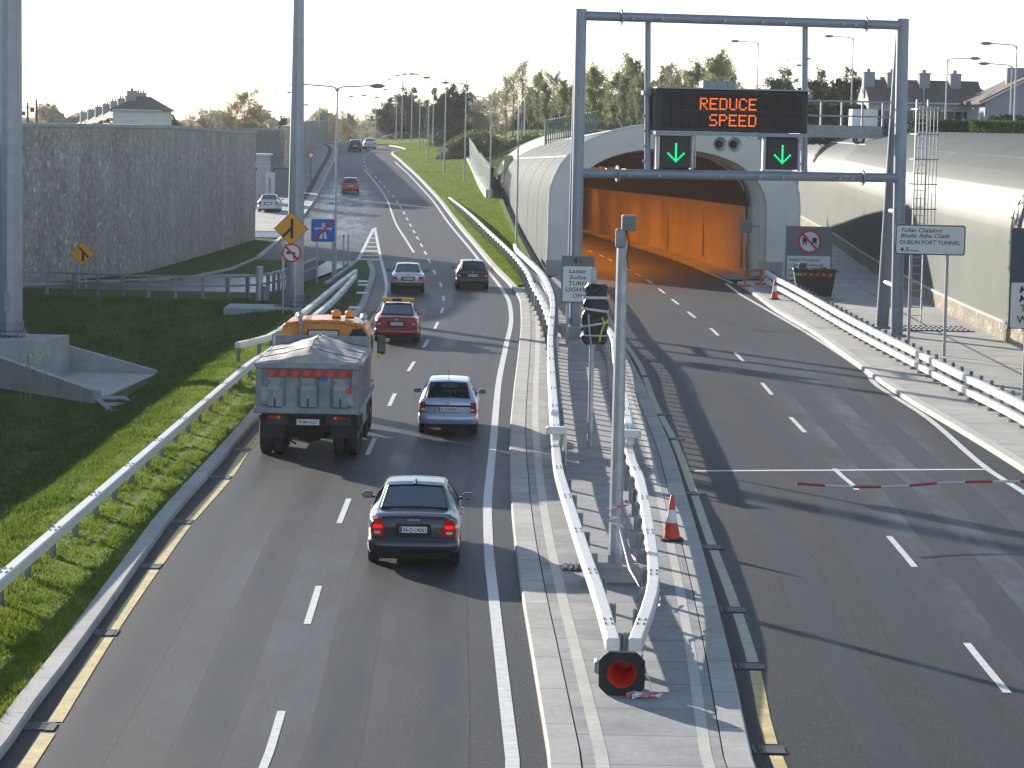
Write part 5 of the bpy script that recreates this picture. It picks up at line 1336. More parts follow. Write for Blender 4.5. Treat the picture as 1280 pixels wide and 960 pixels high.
ribbon([base + Vector((.16 * cos(a) * (1 + .02 * k), .16 * sin(a), 1.0 + .015 * k)) for k in range(30) for a in [k * .5]], .05, 'knot', tp)
rnd = random.Random(2)
ribbon([n + Vector((.18 + .14 * cos(k * 1.7) + k * .012, -.06 + .08 * sin(k * 2.3), -.30 + .03 * abs(sin(k * 1.3)))) for k in range(26)], .07, 'loose_end', tp)
ribbon([base + Vector((.05, -.2, 1.0)), base + Vector((.2, -1.4, .4)), base + Vector((.35, -2.6, .25)), base + Vector((.5, -3.2, .4))], .03, 'ribbon', tp)
# boom
tip = Vector((6.0, 57.4, 1.0)); r = empty('barrier_boom', Vector((13.3, 58.9, .13)), 'red and white striped barrier boom lowered across the tunnel road', 'barrier boom')
pts = []
for k in range(13):
    t = k / 12; p = tip.lerp(Vector((13.3, 58.9, 1.02)), t); p.z += -.09 * sin(pi * min(1, t * 2.2)) * (t < .46) + .0; pts.append(p)
mb = MB()
for k in range(12): mb.m(k % 2); mb.tube([pts[k], pts[k+1]], .028, 8)
mb.build('boom_arm', ['boom_red', 'boom_white'], r, world=True)
mb = MB(); mb.box((0, 0, .55), (.4, .5, 1.1), bev=.03); mb.build('drive_housing', 'orange', r); mb = MB(); mb.box((.1, 0, .92), (.9, .14, .2), bev=.02); mb.build('counterweight', 'galv_dark', r)
# gully gratings in the channels
for i, g in enumerate(yg):
    for t_, f0, lb in ((0, lambda Y: interp(LK, Y), 'left kerb'),):
        mb = MB(); x = f0(g) + .22; 
        for k in range(5): mb.box((x, g - .34 + k * .1, .012), (.3, .045, .014))
        mb.box((x - .17, g - .14, .012), (.03, .5, .016)); mb.box((x + .17, g - .14, .012), (.03, .5, .016)); mb.box((interp(LY, g) + .0, g - .2, .012), (.12, .42, .012))
        tag(mb.build('gully_grating', 'grate'), ('%s road gully grating along the left kerb from the near end' % ords[i]), 'drain grating', 'gully gratings')
for i, g in enumerate(gr[:7]):
    mb = MB(); x = interp(MR, g) + .3
    for k in range(5): mb.box((x + .0, g - .36 + k * .1, .014), (.36, .045, .014))
    mb.box((interp(RYL, g), g - .16, .014), (.3, .34, .012)); mb.box((interp(MR, g) + .06, g - .16, .014), (.03, .5, .02))
    tag(mb.build('gully_grating', 'grate'), '%s gully grating beside the island on the tunnel road from the near end' % ords[i], 'drain grating', 'gully gratings')
# right footway: grating, skip with chevrons, orange barrier, hatch covers
p = at(1165, 411, .14); r = empty('footway_grating', p, 'large steel grating set in the right footway behind the barrier', 'grating')
mb = MB()
for k in range(15): mb.box((-1.5 + k * .215, 0, .02), (.05, 2.6, .04))
for y in (-1.3, -.43, .43, 1.3): mb.box((0, y, .021), (3.1, .05, .045))
mb.build('bars', 'galv_dark', r); mb = MB(); mb.box((0, 0, .003), (3.1, 2.7, .006)); mb.build('pit_dark_sheet', 'ceil', r)  # flat black sheet painted as the dark below the bars
p = at(1018, 374, .14); r = empty('builders_skip', p, 'dark tapered skip with a red chevron band parked on the right footway', 'skip', None, -.06)
w0, w1, hh, dp = 1.65, 2.05, 1.4, 1.7
mb = MB(); vs = []
for (hw_, z, dy) in ((w0 / 2, .12, .25), (w1 / 2, hh, 0), (w1 / 2 - .06, hh, .06), (w0 / 2 - .05, .18, .3)): vs += [(-hw_, dy, z), (hw_, dy, z), (hw_, dp - dy, z), (-hw_, dp - dy, z)]
fs = [(3, 2, 1, 0)] + [(4*k+i, 4*k+(i+1) % 4, 4*k+4+(i+1) % 4, 4*k+4+i) for k in range(3) for i in range(4)] + [(12, 13, 14, 15)]
mb.add(vs, fs); mb.build('hull', 'skip', r)
mb = MB()
for k in range(10):
    x0 = -w1 / 2 + .42 + k * .155; mb.m(k % 2); mb.prism([(x0, 1.12), (x0 + .155, 1.12), (x0 + .20, 1.27), (x0 + .045, 1.27)], -.02, .04)
mb.build('chevron_band', ['chev_red', 'skip'], r)
mb = MB()
for k in range(3): mb.box((-w1 / 2 + .12 + k * .11, .0, 1.2), (.05, .06, .13))
mb.build('yellow_marker', 'yellow', r)
mb = MB(); mb.tube([(-w1/2, .0, hh), (w1/2, .0, hh), (w1/2, dp, hh), (-w1/2, dp, hh), (-w1/2, 0, hh)], .045, 6)
for s in (-1, 1): mb.box((s * w1 / 2, .1, hh + .05), (.06, .1, .3))
mb.build('rim', 'skip', r)
mb = MB(); rnd = random.Random(9)
for k in range(26): mb.box((rnd.uniform(-.85, .8), rnd.uniform(.2, 1.5), hh + rnd.uniform(-.1, .05)), (rnd.uniform(.1, .4), rnd.uniform(.1, .4), rnd.uniform(.05, .25)), rz=rnd.uniform(0, 3))
mb.box((-.62, .4, hh + .16), (.4, .4, .36), bev=.05); mb.build('rubble_load', 'grate', r)
p = at(951, 358, .14); r = empty('plastic_barrier', p, 'orange plastic rail barrier beside the right tunnel jamb', 'plastic barrier', None, 1.1)
for z, nm in ((.8, 'top_rail'), (.45, 'lower_rail')):
    mb = MB(); mb.box((.1, .5, z), (2.4, .06, .16), bev=.02); mb.build(nm, 'orange', r)
for x in (-1.0, 1.2):
    mb = MB(); mb.box((x, .5, .42), (.1, .08, .84)); mb.box((x, .5, .06), (.2, .6, .1)); mb.build('leg', 'orange', r)
# white marker post in front of the prohibition board
p = at(980, 350, .14); r = empty('marker_post', p, 'slim white marker spike left of the grey prohibition board', 'marker post'); mb = MB(); mb.lathe([(.13, 0), (.10, .6), (.02, 2.2), (.001, 2.25)], 10); mb.build('spike', 'white', r); mb = MB(); mb.cyl((0, 0, -.02), (0, 0, .06), .2, n=10); mb.build('foot', 'rubber', r)
# cabinets on the left
p = at(324, 376, .12); r = empty('control_cabinet', p, 'grey cylindrical control cabinet beside the mast', 'cabinet'); mb = MB(); mb.cyl((0, 0, 0), (0, 0, 1.5), .16, n=14); mb.build('column', 'galv', r, smooth=40); mb = MB(); mb.cyl((0, 0, 1.5), (0, 0, 1.56), .18, n=14); mb.build('lid', 'galv', r); mb = MB(); mb.box((.3, 0, .35), (.25, .3, .7), bev=.02); mb.build('side_box', 'galv_dark', r)
for k, (px, py) in enumerate(((453.5, 352.5), (453.5, 357), (452, 367), (443, 385.5))):
    p = at(px, py, .135); mb = MB(); mb.box((p.x, p.y, .165), (.5, .9, .06), bev=.01); tag(mb.build('chamber_cover', 'white_paint'), ['pale chamber cover furthest up the island turf', 'pale chamber cover second along the island turf', 'pale chamber cover third along the island turf', 'pale chamber cover nearest the truck on the island turf'][k], 'chamber cover', 'chamber covers')
# kiosk and gate in the yard
Yk = 238; p = atY(324, 238, Yk); r = empty('kiosk', Vector((p.x, Yk, zr(Yk) + .1)), 'cream flat-roofed kiosk with a cornice behind the wall end', 'kiosk'); z1 = atY(324, 195, Yk).z - r.location.z
mb = MB(); mb.box((0, 1, z1 / 2), (1.5, 2.4, z1)); mb.build('wall', 'render', r); mb = MB(); mb.box((0, 1, z1 + .1), (1.9, 2.8, .2), bev=.03); mb.box((0, 1, z1 - .9), (1.56, 2.5, .08)); mb.build('cornice', 'render_white', r); mb = MB(); mb.box((.95, -.2, z1 * .33), (.8, .5, z1 * .66), bev=.02); mb.build('meter_cupboard', 'render_white', r); mb = MB(); mb.box((.95, -.46, z1 * .36), (.16, .03, z1 * .36)); mb.build('door_slot', 'galv_dark', r)
mb = MB(); mb.sphere((-.3, -.25, z1 * .72), .12, 8); mb.build('wall_lamp', 'black', r)
p = atY(354, 240, 250); r = empty('yard_gate', Vector((p.x, 250, zr(250))), 'dull metal yard gate half hidden by the mast', 'gate'); z1 = atY(354, 211, 250).z - r.location.z; mb = MB(); mb.box((0, 0, z1 / 2), (1.7, .08, z1)); mb.build('panel', 'plaster', r); mb = MB(); mb.box((0, -.03, z1), (1.9, .16, .12)); mb.box((-.9, -.03, z1 / 2), (.12, .14, z1)); mb.build('frame', 'grate', r)
# weeds by the plinth
r = empty('weed', at(42, 492, -.9), 'tall yellow-flowered weed by the concrete plinth', 'weed'); mb = MB(); fl = MB(); rnd = random.Random(4)
for k in range(5):
    x, y = rnd.uniform(-.6, .4), rnd.uniform(-.4, .4); h = rnd.uniform(.95, 1.35); mb.tube([(x, y, -.2), (x + rnd.uniform(-.05, .05), y, h * .6), (x + rnd.uniform(-.1, .1), y, h)], .016, 5)
for k in range(60):
    a = Vector((rnd.gauss(.08, .16), rnd.gauss(0, .12), rnd.gauss(1.28, .09))); d = Vector((rnd.uniform(-1, 1), rnd.uniform(-1, 1), rnd.uniform(-1, 1))) * .06; e = Vector((rnd.uniform(-1, 1), rnd.uniform(-1, 1), rnd.uniform(-1, 1))) * .06
    fl.add([a - d, a + e, a + d], [(0, 1, 2)])
mb.build('stem', 'stalk', r); fl.build('flower', 'flower', r, recalc=False)
# ---------------------------------------------------------------- cars
def lerp_tab(tab, y):
    """rows: (y, zt, zbelt, hw, ht)"""
    if y <= tab[0][0]: return tab[0][1:]
    for a, b in zip(tab, tab[1:]):
        if y <= b[0]:
            t = (y - a[0]) / (b[0] - a[0]); return tuple(p + (q - p) * t for p, q in zip(a[1:], b[1:]))
    return tab[-1][1:]
SEDAN = dict(L=4.47, rear_glass=(.62, 1.36), side_glass=(.95, 3.05), front_glass=(2.72, 3.30), axles=(.93, 3.57), tab=[
    (0.0, .93, .86, .72, .60), (.05, .98, .90, .80, .68), (.2, 1.02, .93, .845, .72), (.55, 1.045, .95, .87, .735), (.62, 1.07, .955, .872, .70), (1.36, 1.39, .955, .885, .585), (1.6, 1.435, .95, .885, .575), (2.1, 1.45, .94, .885, .575),
    (2.6, 1.42, .93, .885, .575), (2.72, 1.39, .925, .885, .58), (3.30, 1.02, .92, .88, .72), (3.5, .96, .90, .875, .73), (4.1, .86, .82, .84, .68), (4.35, .74, .68, .78, .62), (4.47, .62, .56, .66, .5)])
HATCH = dict(L=3.75, rear_glass=(.10, .46), side_glass=(.55, 2.45), front_glass=(2.10, 2.75), axles=(.62, 3.02), tab=[
    (0.0, .90, .84, .70, .62), (.04, .95, .88, .77, .66), (.10, .99, .90, .785, .64), (.46, 1.36, .91, .80, .545), (.62, 1.405, .91, .80, .54), (1.2, 1.43, .91, .80, .54),
    (1.9, 1.42, .90, .80, .54), (2.10, 1.39, .90, .80, .545), (2.75, 1.00, .88, .79, .66), (2.95, .94, .86, .785, .66), (3.4, .82, .76, .75, .62), (3.65, .70, .62, .68, .54), (3.75, .58, .52, .56, .44)])
def car(label, at_pt, spec, W, H, L, colour, yaw=0, bumper=None, lit=False, lights='tall', detail=2, plate=None, rough=.32, metal=.35, glass='glass', roofbar=False, badge=None, bright_roof=False):
    k_y, k_x, k_z = L / spec['L'], W / 2 / max(r[3] for r in spec['tab']), H / max(r[1] for r in spec['tab'])
    tab = [(r[0] * k_y, r[1] * k_z, r[2] * k_z, r[3] * k_x, r[4] * k_x) for r in spec['tab']]
    sc = lambda p: (p[0] * k_y, p[1] * k_y)
    rg, sg_, fg = sc(spec['rear_glass']), sc(spec['side_glass']), sc(spec['front_glass']); ax = sc(spec['axles'])
    col = MAT.setdefault('paint_' + str(colour), paint('car_paint', colour, metal, rough))
    wr = .305 * k_z if W < 1.66 else .315; ar = wr + .05
    c, s_ = cos(yaw), sin(yaw)
    off = Vector((-s_ * -1, c, 0)) * 0
    root = empty('car', at_pt - Vector((-sin(yaw), cos(yaw), 0)) * ax[0], label, 'car', 'cars driving away up the road', yaw)
    ys = sorted(set([round(y, 3) for y in axis(0, L, L / 46)] + [0, .03, .07, round(rg[0], 3), round(rg[1], 3), round(sg_[0], 3), round(sg_[1], 3), round(fg[0], 3), round(fg[1], 3)] + [r[0] for r in tab]))
    zb0 = .20
    rows_ = []
    for y in ys:
        zt, zbelt, hw, ht = lerp_tab(tab, y)
        zb = zb0 + .22 * max(0, 1 - y / .35) + .08 * max(0, (y - L + .5) / .5); sill = zb + .04; zs = sill
        for a in ax:
            d = ar * ar - (y - a) ** 2
            if d > 0: zs = max(zs, wr - .02 + math.sqrt(d))
        zs = min(zs, zbelt - .18); wi = hw - .24
        h = zbelt - zs
        gl = max(0.0, zt - zbelt)
        bw = hw * .955
        def g(t): 
            x = bw + (ht - bw) * t; bul = .035 * sin(pi * t) * min(1, gl / .3); return (x + bul, zbelt + (zt - .035 - zbelt) * t if gl > .05 else zbelt + gl * t * .6)
        rows_.append([(0, zb), (wi, zb), (wi, max(zs, zb)), (hw * .965, zs), (hw * .99, zs + h * .3), (hw, zs + h * .62), (hw * .985, zbelt - .05), (bw, zbelt), g(.07), g(.5), g(.93), (ht - .02, zt - .012), (ht * .9, zt), (ht * .45, zt + .018), (0, zt + .024)])
    n = len(rows_[0]); body = MB(); gm = {'rear': MB(), 'side_l': MB(), 'side_r': MB(), 'front': MB()}
    def ring_(i): return [Vector((x, ys[i], z)) for x, z in rows_[i]], [Vector((-x, ys[i], z)) for x, z in rows_[i]]
    pts = [ring_(i) for i in range(len(ys))]
    for mb_ in [body] + list(gm.values()): mb_.v = [p for a, b in pts for p in a + b]
    for i in range(len(ys) - 1):
        ym = (ys[i] + ys[i+1]) / 2
        bpil = abs(ym - (sg_[0] + sg_[1]) * .5) < .05
        for k in range(n - 1):
            for sd in (0, 1):
                o0, o1 = i * 2 * n + sd * n, (i+1) * 2 * n + sd * n
                f = (o0 + k, o1 + k, o1 + k + 1, o0 + k + 1) if sd else (o0 + k, o0 + k + 1, o1 + k + 1, o1 + k)
                tgt = body
                if k >= 12 and rg[0] < ym < rg[1]: tgt = gm['rear']
                elif k >= 12 and fg[0] < ym < fg[1]: tgt = gm['front']
                elif k in (8, 9) and sg_[0] < ym < sg_[1] and not bpil: tgt = gm['side_l' if sd else 'side_r']
                tgt.face(f)
    for e in (0, len(ys) - 1):
        b0 = e * 2 * n
        for k in range(n - 1): body.face((b0 + k, b0 + n + k, b0 + n + k + 1, b0 + k + 1))
    bo = body.build('body', col, root, smooth=38)
    m = bo.modifiers.new('bevel', 'WELD'); m.merge_threshold = .0005
    for kk, nm in (('rear', 'rear_window'), ('front', 'windscreen'), ('side_l', 'side_window'), ('side_r', 'side_window')):
        g_ = gm[kk]; used = sorted({i for f in g_.f for i in f}); mp = {u: j for j, u in enumerate(used)}
        g_.v = [g_.v[u] for u in used]; g_.f = [tuple(mp[i] for i in f) for f in g_.f]
        if g_.f: g_.build(nm, glass, root, smooth=True, recalc=False)
    # rear window seal
    zt0 = lerp_tab(tab, rg[0]); zt1 = lerp_tab(tab, rg[1])
    sl = MB(); e_ = .008
    for sx in (-1, 1): sl.tube([(sx * zt0[3] * .9, rg[0] - e_, zt0[0] + e_), (sx * zt1[3] * .9, rg[1] - e_, zt1[0] + e_)], .014, 4)
    for (q, y) in ((zt0, rg[0]), (zt1, rg[1])): sl.tube([(-q[3] * .9, y - e_, q[0] + e_), (0, y - e_, q[0] + .024 + e_), (q[3] * .9, y - e_, q[0] + e_)], .014, 4)
    sl.build('window_seal', 'black', root)
    # interior
    it = MB(); zbm = tab[3][2]
    it.box((0, (rg[1] + fg[0]) / 2, zbm - .12), (W * .84, fg[1] - rg[0], .05)); it.box((0, rg[1] + .1, zbm - .02), (W * .74, .5, .16), bev=.04)
    for sx in (-1, 1):
        yy = (sg_[0] + sg_[1]) * .5 + .05
        it.box((sx * W * .21, yy, zbm + .05), (W * .24, .14, .42), bev=.05); it.box((sx * W * .21, yy, zbm + .33), (W * .13, .1, .16), bev=.04)
        it.box((sx * W * .22, rg[1] + .12, zbm + .12), (W * .13, .08, .13), bev=.03)
    it.box((0, fg[1] - .35, zbm + .0), (W * .8, .3, .12), bev=.03); it.sphere((W * .21, fg[1] - .55, zbm + .05), .12, 8, (1.2, .4, 1)); it.box((0, fg[0] + .18, H - .17), (.22, .03, .06))
    it.build('seats', 'interior', root)
    # bumper
    hw0 = lerp_tab(tab, .3)[2]; bc = col if bumper is None else MAT[bumper]
    mb = MB(); P = [(-hw0 * 1.012, .62, 0), (-hw0 * 1.015, .30, 0), (-hw0 * .97, .06, 0), (-hw0 * .84, -.05, 0), (-hw0 * .45, -.085, 0), (0, -.095, 0), (hw0 * .45, -.085, 0), (hw0 * .84, -.05, 0), (hw0 * .97, .06, 0), (hw0 * 1.015, .30, 0), (hw0 * 1.012, .62, 0)]
    zb1, zb2 = .31 * k_z, .57 * k_z
    mb.sweep(smoothpath(P, .08), [(-.16, zb1), (-.02, zb1), (0, zb1 + .04), (.012, (zb1 + zb2) / 2), (0, zb2 - .03), (-.03, zb2), (-.16, zb2 + .005)]); mb.build('bumper', bc, root, smooth=40)
    mb = MB(); mb.box((0, .0, zb1 - .04), (W * .78, .1, .13), bev=.02); mb.box((0, L / 2, .22), (W * .7, L * .9, .08)); mb.cyl((-W * .24, -.08, zb1 - .06), (-W * .24, .1, zb1 - .06), .03, n=8); mb.build('underside', 'under', root)
    # tail lights
    lm = 'tail_lit' if lit else 'tail_red'
    for sx in (-1, 1):
        x1 = lerp_tab(tab, .06)[2] * .992; mb = MB(); z0, z1 = zb2 + .02, lerp_tab(tab, .05)[1] - .02
        if lights == 'flag': poly = [(x1 - .05, z1 + .06), (x1 - .20, z1 + .10), (x1 - .23, z1 - .02), (x1 - .26, z0 + .06), (x1 - .24, z0 + .02), (x1 - .005, z0 + .04), (x1 + .012, (z0 + z1) / 2)]
        elif lights == 'wide': poly = [(x1 + .01, z1 - .03), (x1 - .42, z1 - .04), (x1 - .42, z1 - .19), (x1 + .012, z1 - .23)]
        elif lights == 'square': poly = [(x1 + .005, z1 - .02), (x1 - .22, z1 - .01), (x1 - .24, z0 + .06), (x1 + .012, z0 + .05)]
        else: poly = [(x1 - .01, z1 + .02), (x1 - .16, z1 + .03), (x1 - .17, z0 + .02), (x1 + .01, z0 + .02)]
        poly = [(sx * x, z) for x, z in poly]; mb.prism(poly, -.012, .07); tl = mb.build('tail_light', 'tail_red', root)
        if lit:
            m2 = MB(); zc = (z0 + z1) / 2 + .07; m2.prism(rrect(.17, .07, .02, 2, sx * (x1 - .125), zc), -.022, -.012); m2.build('brake_lamp', 'tail_lit', tl)
        m3 = MB(); m3.prism(rrect(.12, .05, .015, 2, sx * (x1 - .12), z0 + (z1 - z0) * (.36 if lights != 'wide' else .55)), -.020, -.012); m3.build('reversing_lamp', 'tail_clear', tl)
    # plate
    zp = (zb2 + lerp_tab(tab, .05)[1]) / 2 + (.02 if spec is SEDAN else -.02)
    mb = MB(); mb.box((0, -.02, zp), (.66, .03, .20), bev=.015); mb.build('plate_recess', 'under' if bumper or spec is SEDAN else col, root)
    mb = MB(); mb.box((0, -.042, zp), (.52, .012, .115)); pl_ = mb.build('number_plate', 'plate', root)
    mb = MB(); mb.box((-.235, -.05, zp), (.045, .004, .105)); mb.build('country_band', 'euro', pl_)
    if plate:
        t = MB(); put_text(t, plate, .022, zp - .036, .072, -.0505, width=.43, align='C', bold=.015); t.build('registration', 'ink', pl_)
    if badge:
        t = MB(); put_text(t, badge, 0, zp + .165, .032, -.012, width=.24, align='C', bold=.02); t.build('badge', 'tail_clear', root)
    else:
        mb = MB(); mb.prism(disc(.045, 14, 0, zp + .16), -.018, .0); mb.build('badge', 'rim', root)
    # mirrors
    for sx in (-1, 1):
        zbelt = lerp_tab(tab, fg[1] - .35 * k_y)[1]; x = lerp_tab(tab, fg[1] - .3)[2]; y = fg[1] - .42 * k_y
        mb = MB(); mb.box((sx * (x + .11), y, zbelt + .09), (.21, .11, .135), bev=.035); mb.box((sx * (x + .0), y + .02, zbelt + .05), (.1, .06, .05)); mm = mb.build('wing_mirror', 'black' if bumper else col, root, smooth=40)
        mb = MB(); mb.box((sx * (x + .11), y - .058, zbelt + .09), (.17, .006, .10)); mb.build('mirror_glass', 'glass_mirror', mm)
    # wheels
    for a in ax:
        for sx in (-1, 1):
            M = Matrix.Translation((sx * (W / 2 - .115), a, wr)) @ Matrix.Rotation(sx * radians(90), 4, 'Y'); mb = MB()
            mb.lathe([(wr * .62, -.10), (wr * .92, -.105), (wr, -.07), (wr, .07), (wr * .92, .10), (wr * .64, .095), (wr * .62, .06)], 24, M); w_ = mb.build('wheel', 'tyre', root, smooth=50)
            mb = MB(); mb.lathe([(wr * .64, .07), (wr * .58, .085), (wr * .2, .075), (.001, .08)], 20, M)
            for q in range(5): A_ = Matrix.Rotation(q * 2 * pi / 5, 4, 'Z'); mb.box((wr * .36, 0, .085), (wr * .45, .06, .02), M @ A_)
            mb.build('rim', 'rim', w_, smooth=40)
    # door handles, aerial
    for sx in (-1, 1):
        for fy in (.42, .60):
            y = L * fy - .1; q = lerp_tab(tab, y); mb = MB(); mb.box((sx * (q[2] + .01), y, q[1] - .12), (.03, .16, .03), bev=.01); mb.build('door_handle', col if not bumper else 'black', root)
    mb = MB()
    if badge: mb.sphere((0, rg[1] + .22, H + .02), .05, 8, (.5, 1.6, .9)); mb.build('aerial_fin', col, root)
    else: mb.tube([(0, rg[1] + .12, H), (0, rg[1] - .02, H + .28)], .008, 5); mb.build('aerial', 'black', root)
    # rear wiper or high stop lamp
    mb = MB()
    if spec is HATCH: q = lerp_tab(tab, rg[0] + .03); mb.box((.05, rg[0] - .02, q[0] + .05), (.04, .03, .12)); mb.tube([(.05, rg[0] - .03, q[0] + .02), (-.25, rg[0] - .0, q[0] + .08)], .012, 5); mb.build('rear_wiper', 'black', root)
    else: mb.box((0, rg[0] + .14, lerp_tab(tab, rg[0])[0] + .02), (.3, .05, .035)); mb.build('high_stop_lamp', 'tail_red', root)
    if roofbar:
        mb = MB(); mb.box((0, rg[1] + .35, H + .11), (1.24, .2, .15), bev=.03); rs = mb.build('roof_sign', 'amber', root)
        mb = MB(); mb.box((-.03, rg[1] + .245, H + .11), (.36, .012, .12)); mb.build('sign_panel', 'black', rs)
        mb = MB()
        for sx in (-1, 1): mb.box((sx * .5, rg[1] + .35, H + .02), (.06, .16, .06))
        mb.build('roof_rack', 'black', root)
    return root
MAT['glass_mirror'] = pm('mirror_glass', (.5, .53, .56), .06, .9, .03, 2)
G0 = lambda x, y: at(x, y, .003)
car('dark grey saloon with brake lights glowing, nearest car on the road', G0(517.5, 702), SEDAN, 1.77, 1.46, 4.47, (.022, .025, .034), .01, lit=True, lights='flag', plate='06-D-14261', badge='VOLVO', rough=.25)
car('light blue small hatchback right of the tipper lorry', G0(560, 541), HATCH, 1.60, 1.44, 3.72, (.36, .44, .57), .0, lights='tall', plate='01-D-83026', rough=.3, metal=.4)
car('dark red saloon taxi with a yellow roof sign in front of the lorry', G0(496, 427), SEDAN, 1.72, 1.44, 4.5, (.20, .012, .02), .015, lights='wide', plate='01-D-78171', roofbar=True)
car('silver saloon with black bumper ahead of the red taxi', G0(509.5, 366), SEDAN, 1.66, 1.42, 4.2, (.58, .58, .58), .05, bumper='black', lights='square', plate='00-D-17418')
car('dark maroon hatchback in the right lane beside the silver saloon', G0(590, 361), HATCH, 1.66, 1.44, 3.8, (.055, .03, .038), .05, lights='tall', plate='02-D-4817')
MAT['paint_parked'] = MAT['white']
q = road_at(438, 241.5); car('bright red hatchback on the joining lane uphill', q, HATCH, 1.66, 1.45, 3.8, (.45, .03, .02), .06, lights='tall')
q = road_at(443.5, 189); car('black estate car cresting the hill beside the silver saloon', q, HATCH, 1.74, 1.5, 4.2, (.02, .02, .022), .1, lights='tall')
q = road_at(462, 186.5); car('pale silver saloon cresting the hill at the far end of the road', q, SEDAN, 1.74, 1.45, 4.5, (.5, .5, .5), .1, lights='square')
q = atY(336, 266, 224); q.z = zr(224) + .1; r = car('silver saloon parked in the yard beside the kiosk', q, SEDAN, 1.75, 1.42, 4.4, (.52, .53, .56), .02, lights='square'); r['group'] = 'parked cars'; del r['group']
# white box lorry and parked car on the street above the tunnel
p = atY(1079, 150, 205); r = empty('box_lorry', Vector((p.x, 205, UP)), 'small lorry with a white box body on the street above the tunnel', 'lorry', None, radians(90))
mb = MB(); mb.box((0, 0, 1.75), (2.1, 1.9, 1.65), bev=.05); mb.build('box_body', 'white_paint', r); mb = MB(); mb.box((0, -2.0, .95), (1.9, 2.6, .55), bev=.1); mb.box((0, -1.7, 1.5), (1.7, 1.3, .7), bev=.2); mb.build('cab', 'signdark', r)
mb = MB(); mb.box((0, -2.1, 1.62), (1.5, .6, .35)); mb.build('side_window', 'winglass', r)
for y in (.3, -2.4):
    for sx in (-1, 1): mb = MB(); mb.cyl((sx * .78, y, .36), (sx * 1.0, y, .36), .36, n=18); w_ = mb.build('wheel', 'tyre', r); mb = MB(); mb.cyl((sx * .98, y, .36), (sx * 1.02, y, .36), .2, n=14); mb.build('rim', 'rim', w_)

# ---------------------------------------------------------------- tipper lorry
tk = empty('tipper_lorry', G0(387, 567) - Vector((0, 1.05, 0)), 'orange-cabbed grey tipper lorry with a sheeted load in the left lane', 'lorry', None, 0)
BW, ZB0, ZB1, BL = 2.5, 1.12, 2.36, 5.3
mb = MB()
for s in (-1, 1):
    mb.box((s * (BW / 2 - .04), BL / 2, (ZB0 + ZB1) / 2), (.08, BL, ZB1 - ZB0))
    for k in range(8): mb.box((s * (BW / 2 + .02), .25 + k * (BL - .5) / 7, (ZB0 + ZB1) / 2), (.06, .12, ZB1 - ZB0 - .1))
    mb.box((s * (BW / 2 + .02), BL / 2, ZB1 - .04), (.1, BL, .09)); mb.box((s * (BW / 2 + .02), BL / 2, ZB0 + .06), (.1, BL, .14))
mb.box((0, BL - .04, (ZB0 + ZB1) / 2 + .15), (BW, .08, ZB1 - ZB0 + .3)); mb.box((0, BL / 2, ZB0 + .05), (BW - .1, BL, .1)); mb.build('tipping_body', 'tip_grey', tk)
tg = MB(); tg.box((0, -.03, (ZB0 + ZB1) / 2 + .02), (BW - .04, .08, ZB1 - ZB0 - .04)); tg.box((0, -.10, ZB1 - .05), (BW + .04, .12, .13), bev=.02); tg.box((0, -.10, ZB0 + .1), (BW + .06, .14, .18), bev=.02)
tg.box((0, -.09, ZB0 + .66), (BW, .06, .06)); 
for s in (-1, 1): tg.box((s * (BW / 2 - .07), -.085, (ZB0 + ZB1) / 2 + .03), (.14, .10, ZB1 - ZB0 - .32))
TG = tg.build('tailgate', 'tip_grey', tk)
for x in (-.79, .03, .83):
    mb = MB(); mb.prism([(x - .20, ZB1 - .34), (x + .20, ZB1 - .34), (x + .10, ZB1 - .50), (x - .10, ZB1 - .50)], -.14, -.08); mb.box((x, -.12, ZB0 + .47), (.40, .10, .58), bev=.03)
    mb.m(1); mb.box((x - .10, -.178, ZB0 + .40), (.15, .014, .42)); mb.box((x + .10, -.178, ZB0 + .40), (.15, .014, .42)); mb.m(2); mb.box((x, -.177, ZB0 + .28), (.36, .012, .24))
    mb.build('chute_door', ['tip_light', 'tip_grey', 'tip_dark'], TG)
for x in (-.38, .43):
    mb = MB(); mb.box((x, -.1, ZB0 + .58), (.30, .06, .82), bev=.02); mb.build('pressed_panel', 'tip_grey', TG)
mb = MB()
for k in range(14):
    x0 = -.98 + k * .146; mb.m(k % 2); mb.prism([(x0, ZB1 - .30), (x0 + .146, ZB1 - .30), (x0 + .20, ZB1 - .14), (x0 + .054, ZB1 - .14)], -.175, -.165)
mb.build('chevron_board', ['chev_red', 'chev_dark'], TG)
mb = MB(); mb.box((.40, -.145, ZB1 - .36), (.22, .012, .11)); mb.build('blue_notice', 'blue', TG)
mb = MB(); mb.box((1.04, -.165, ZB0 + .60), (.16, .012, .14)); mb.build('red_notice', 'chev_red', TG)
mb = MB(); mb.box((1.05, -.152, ZB0 + .45), (.2, .03, .42)); mb.build('side_plate', 'tip_light', TG)
mb = MB(); mb.box((-1.03, -.152, ZB0 + .45), (.2, .03, .42)); mb.build('side_plate', 'tip_light', TG)
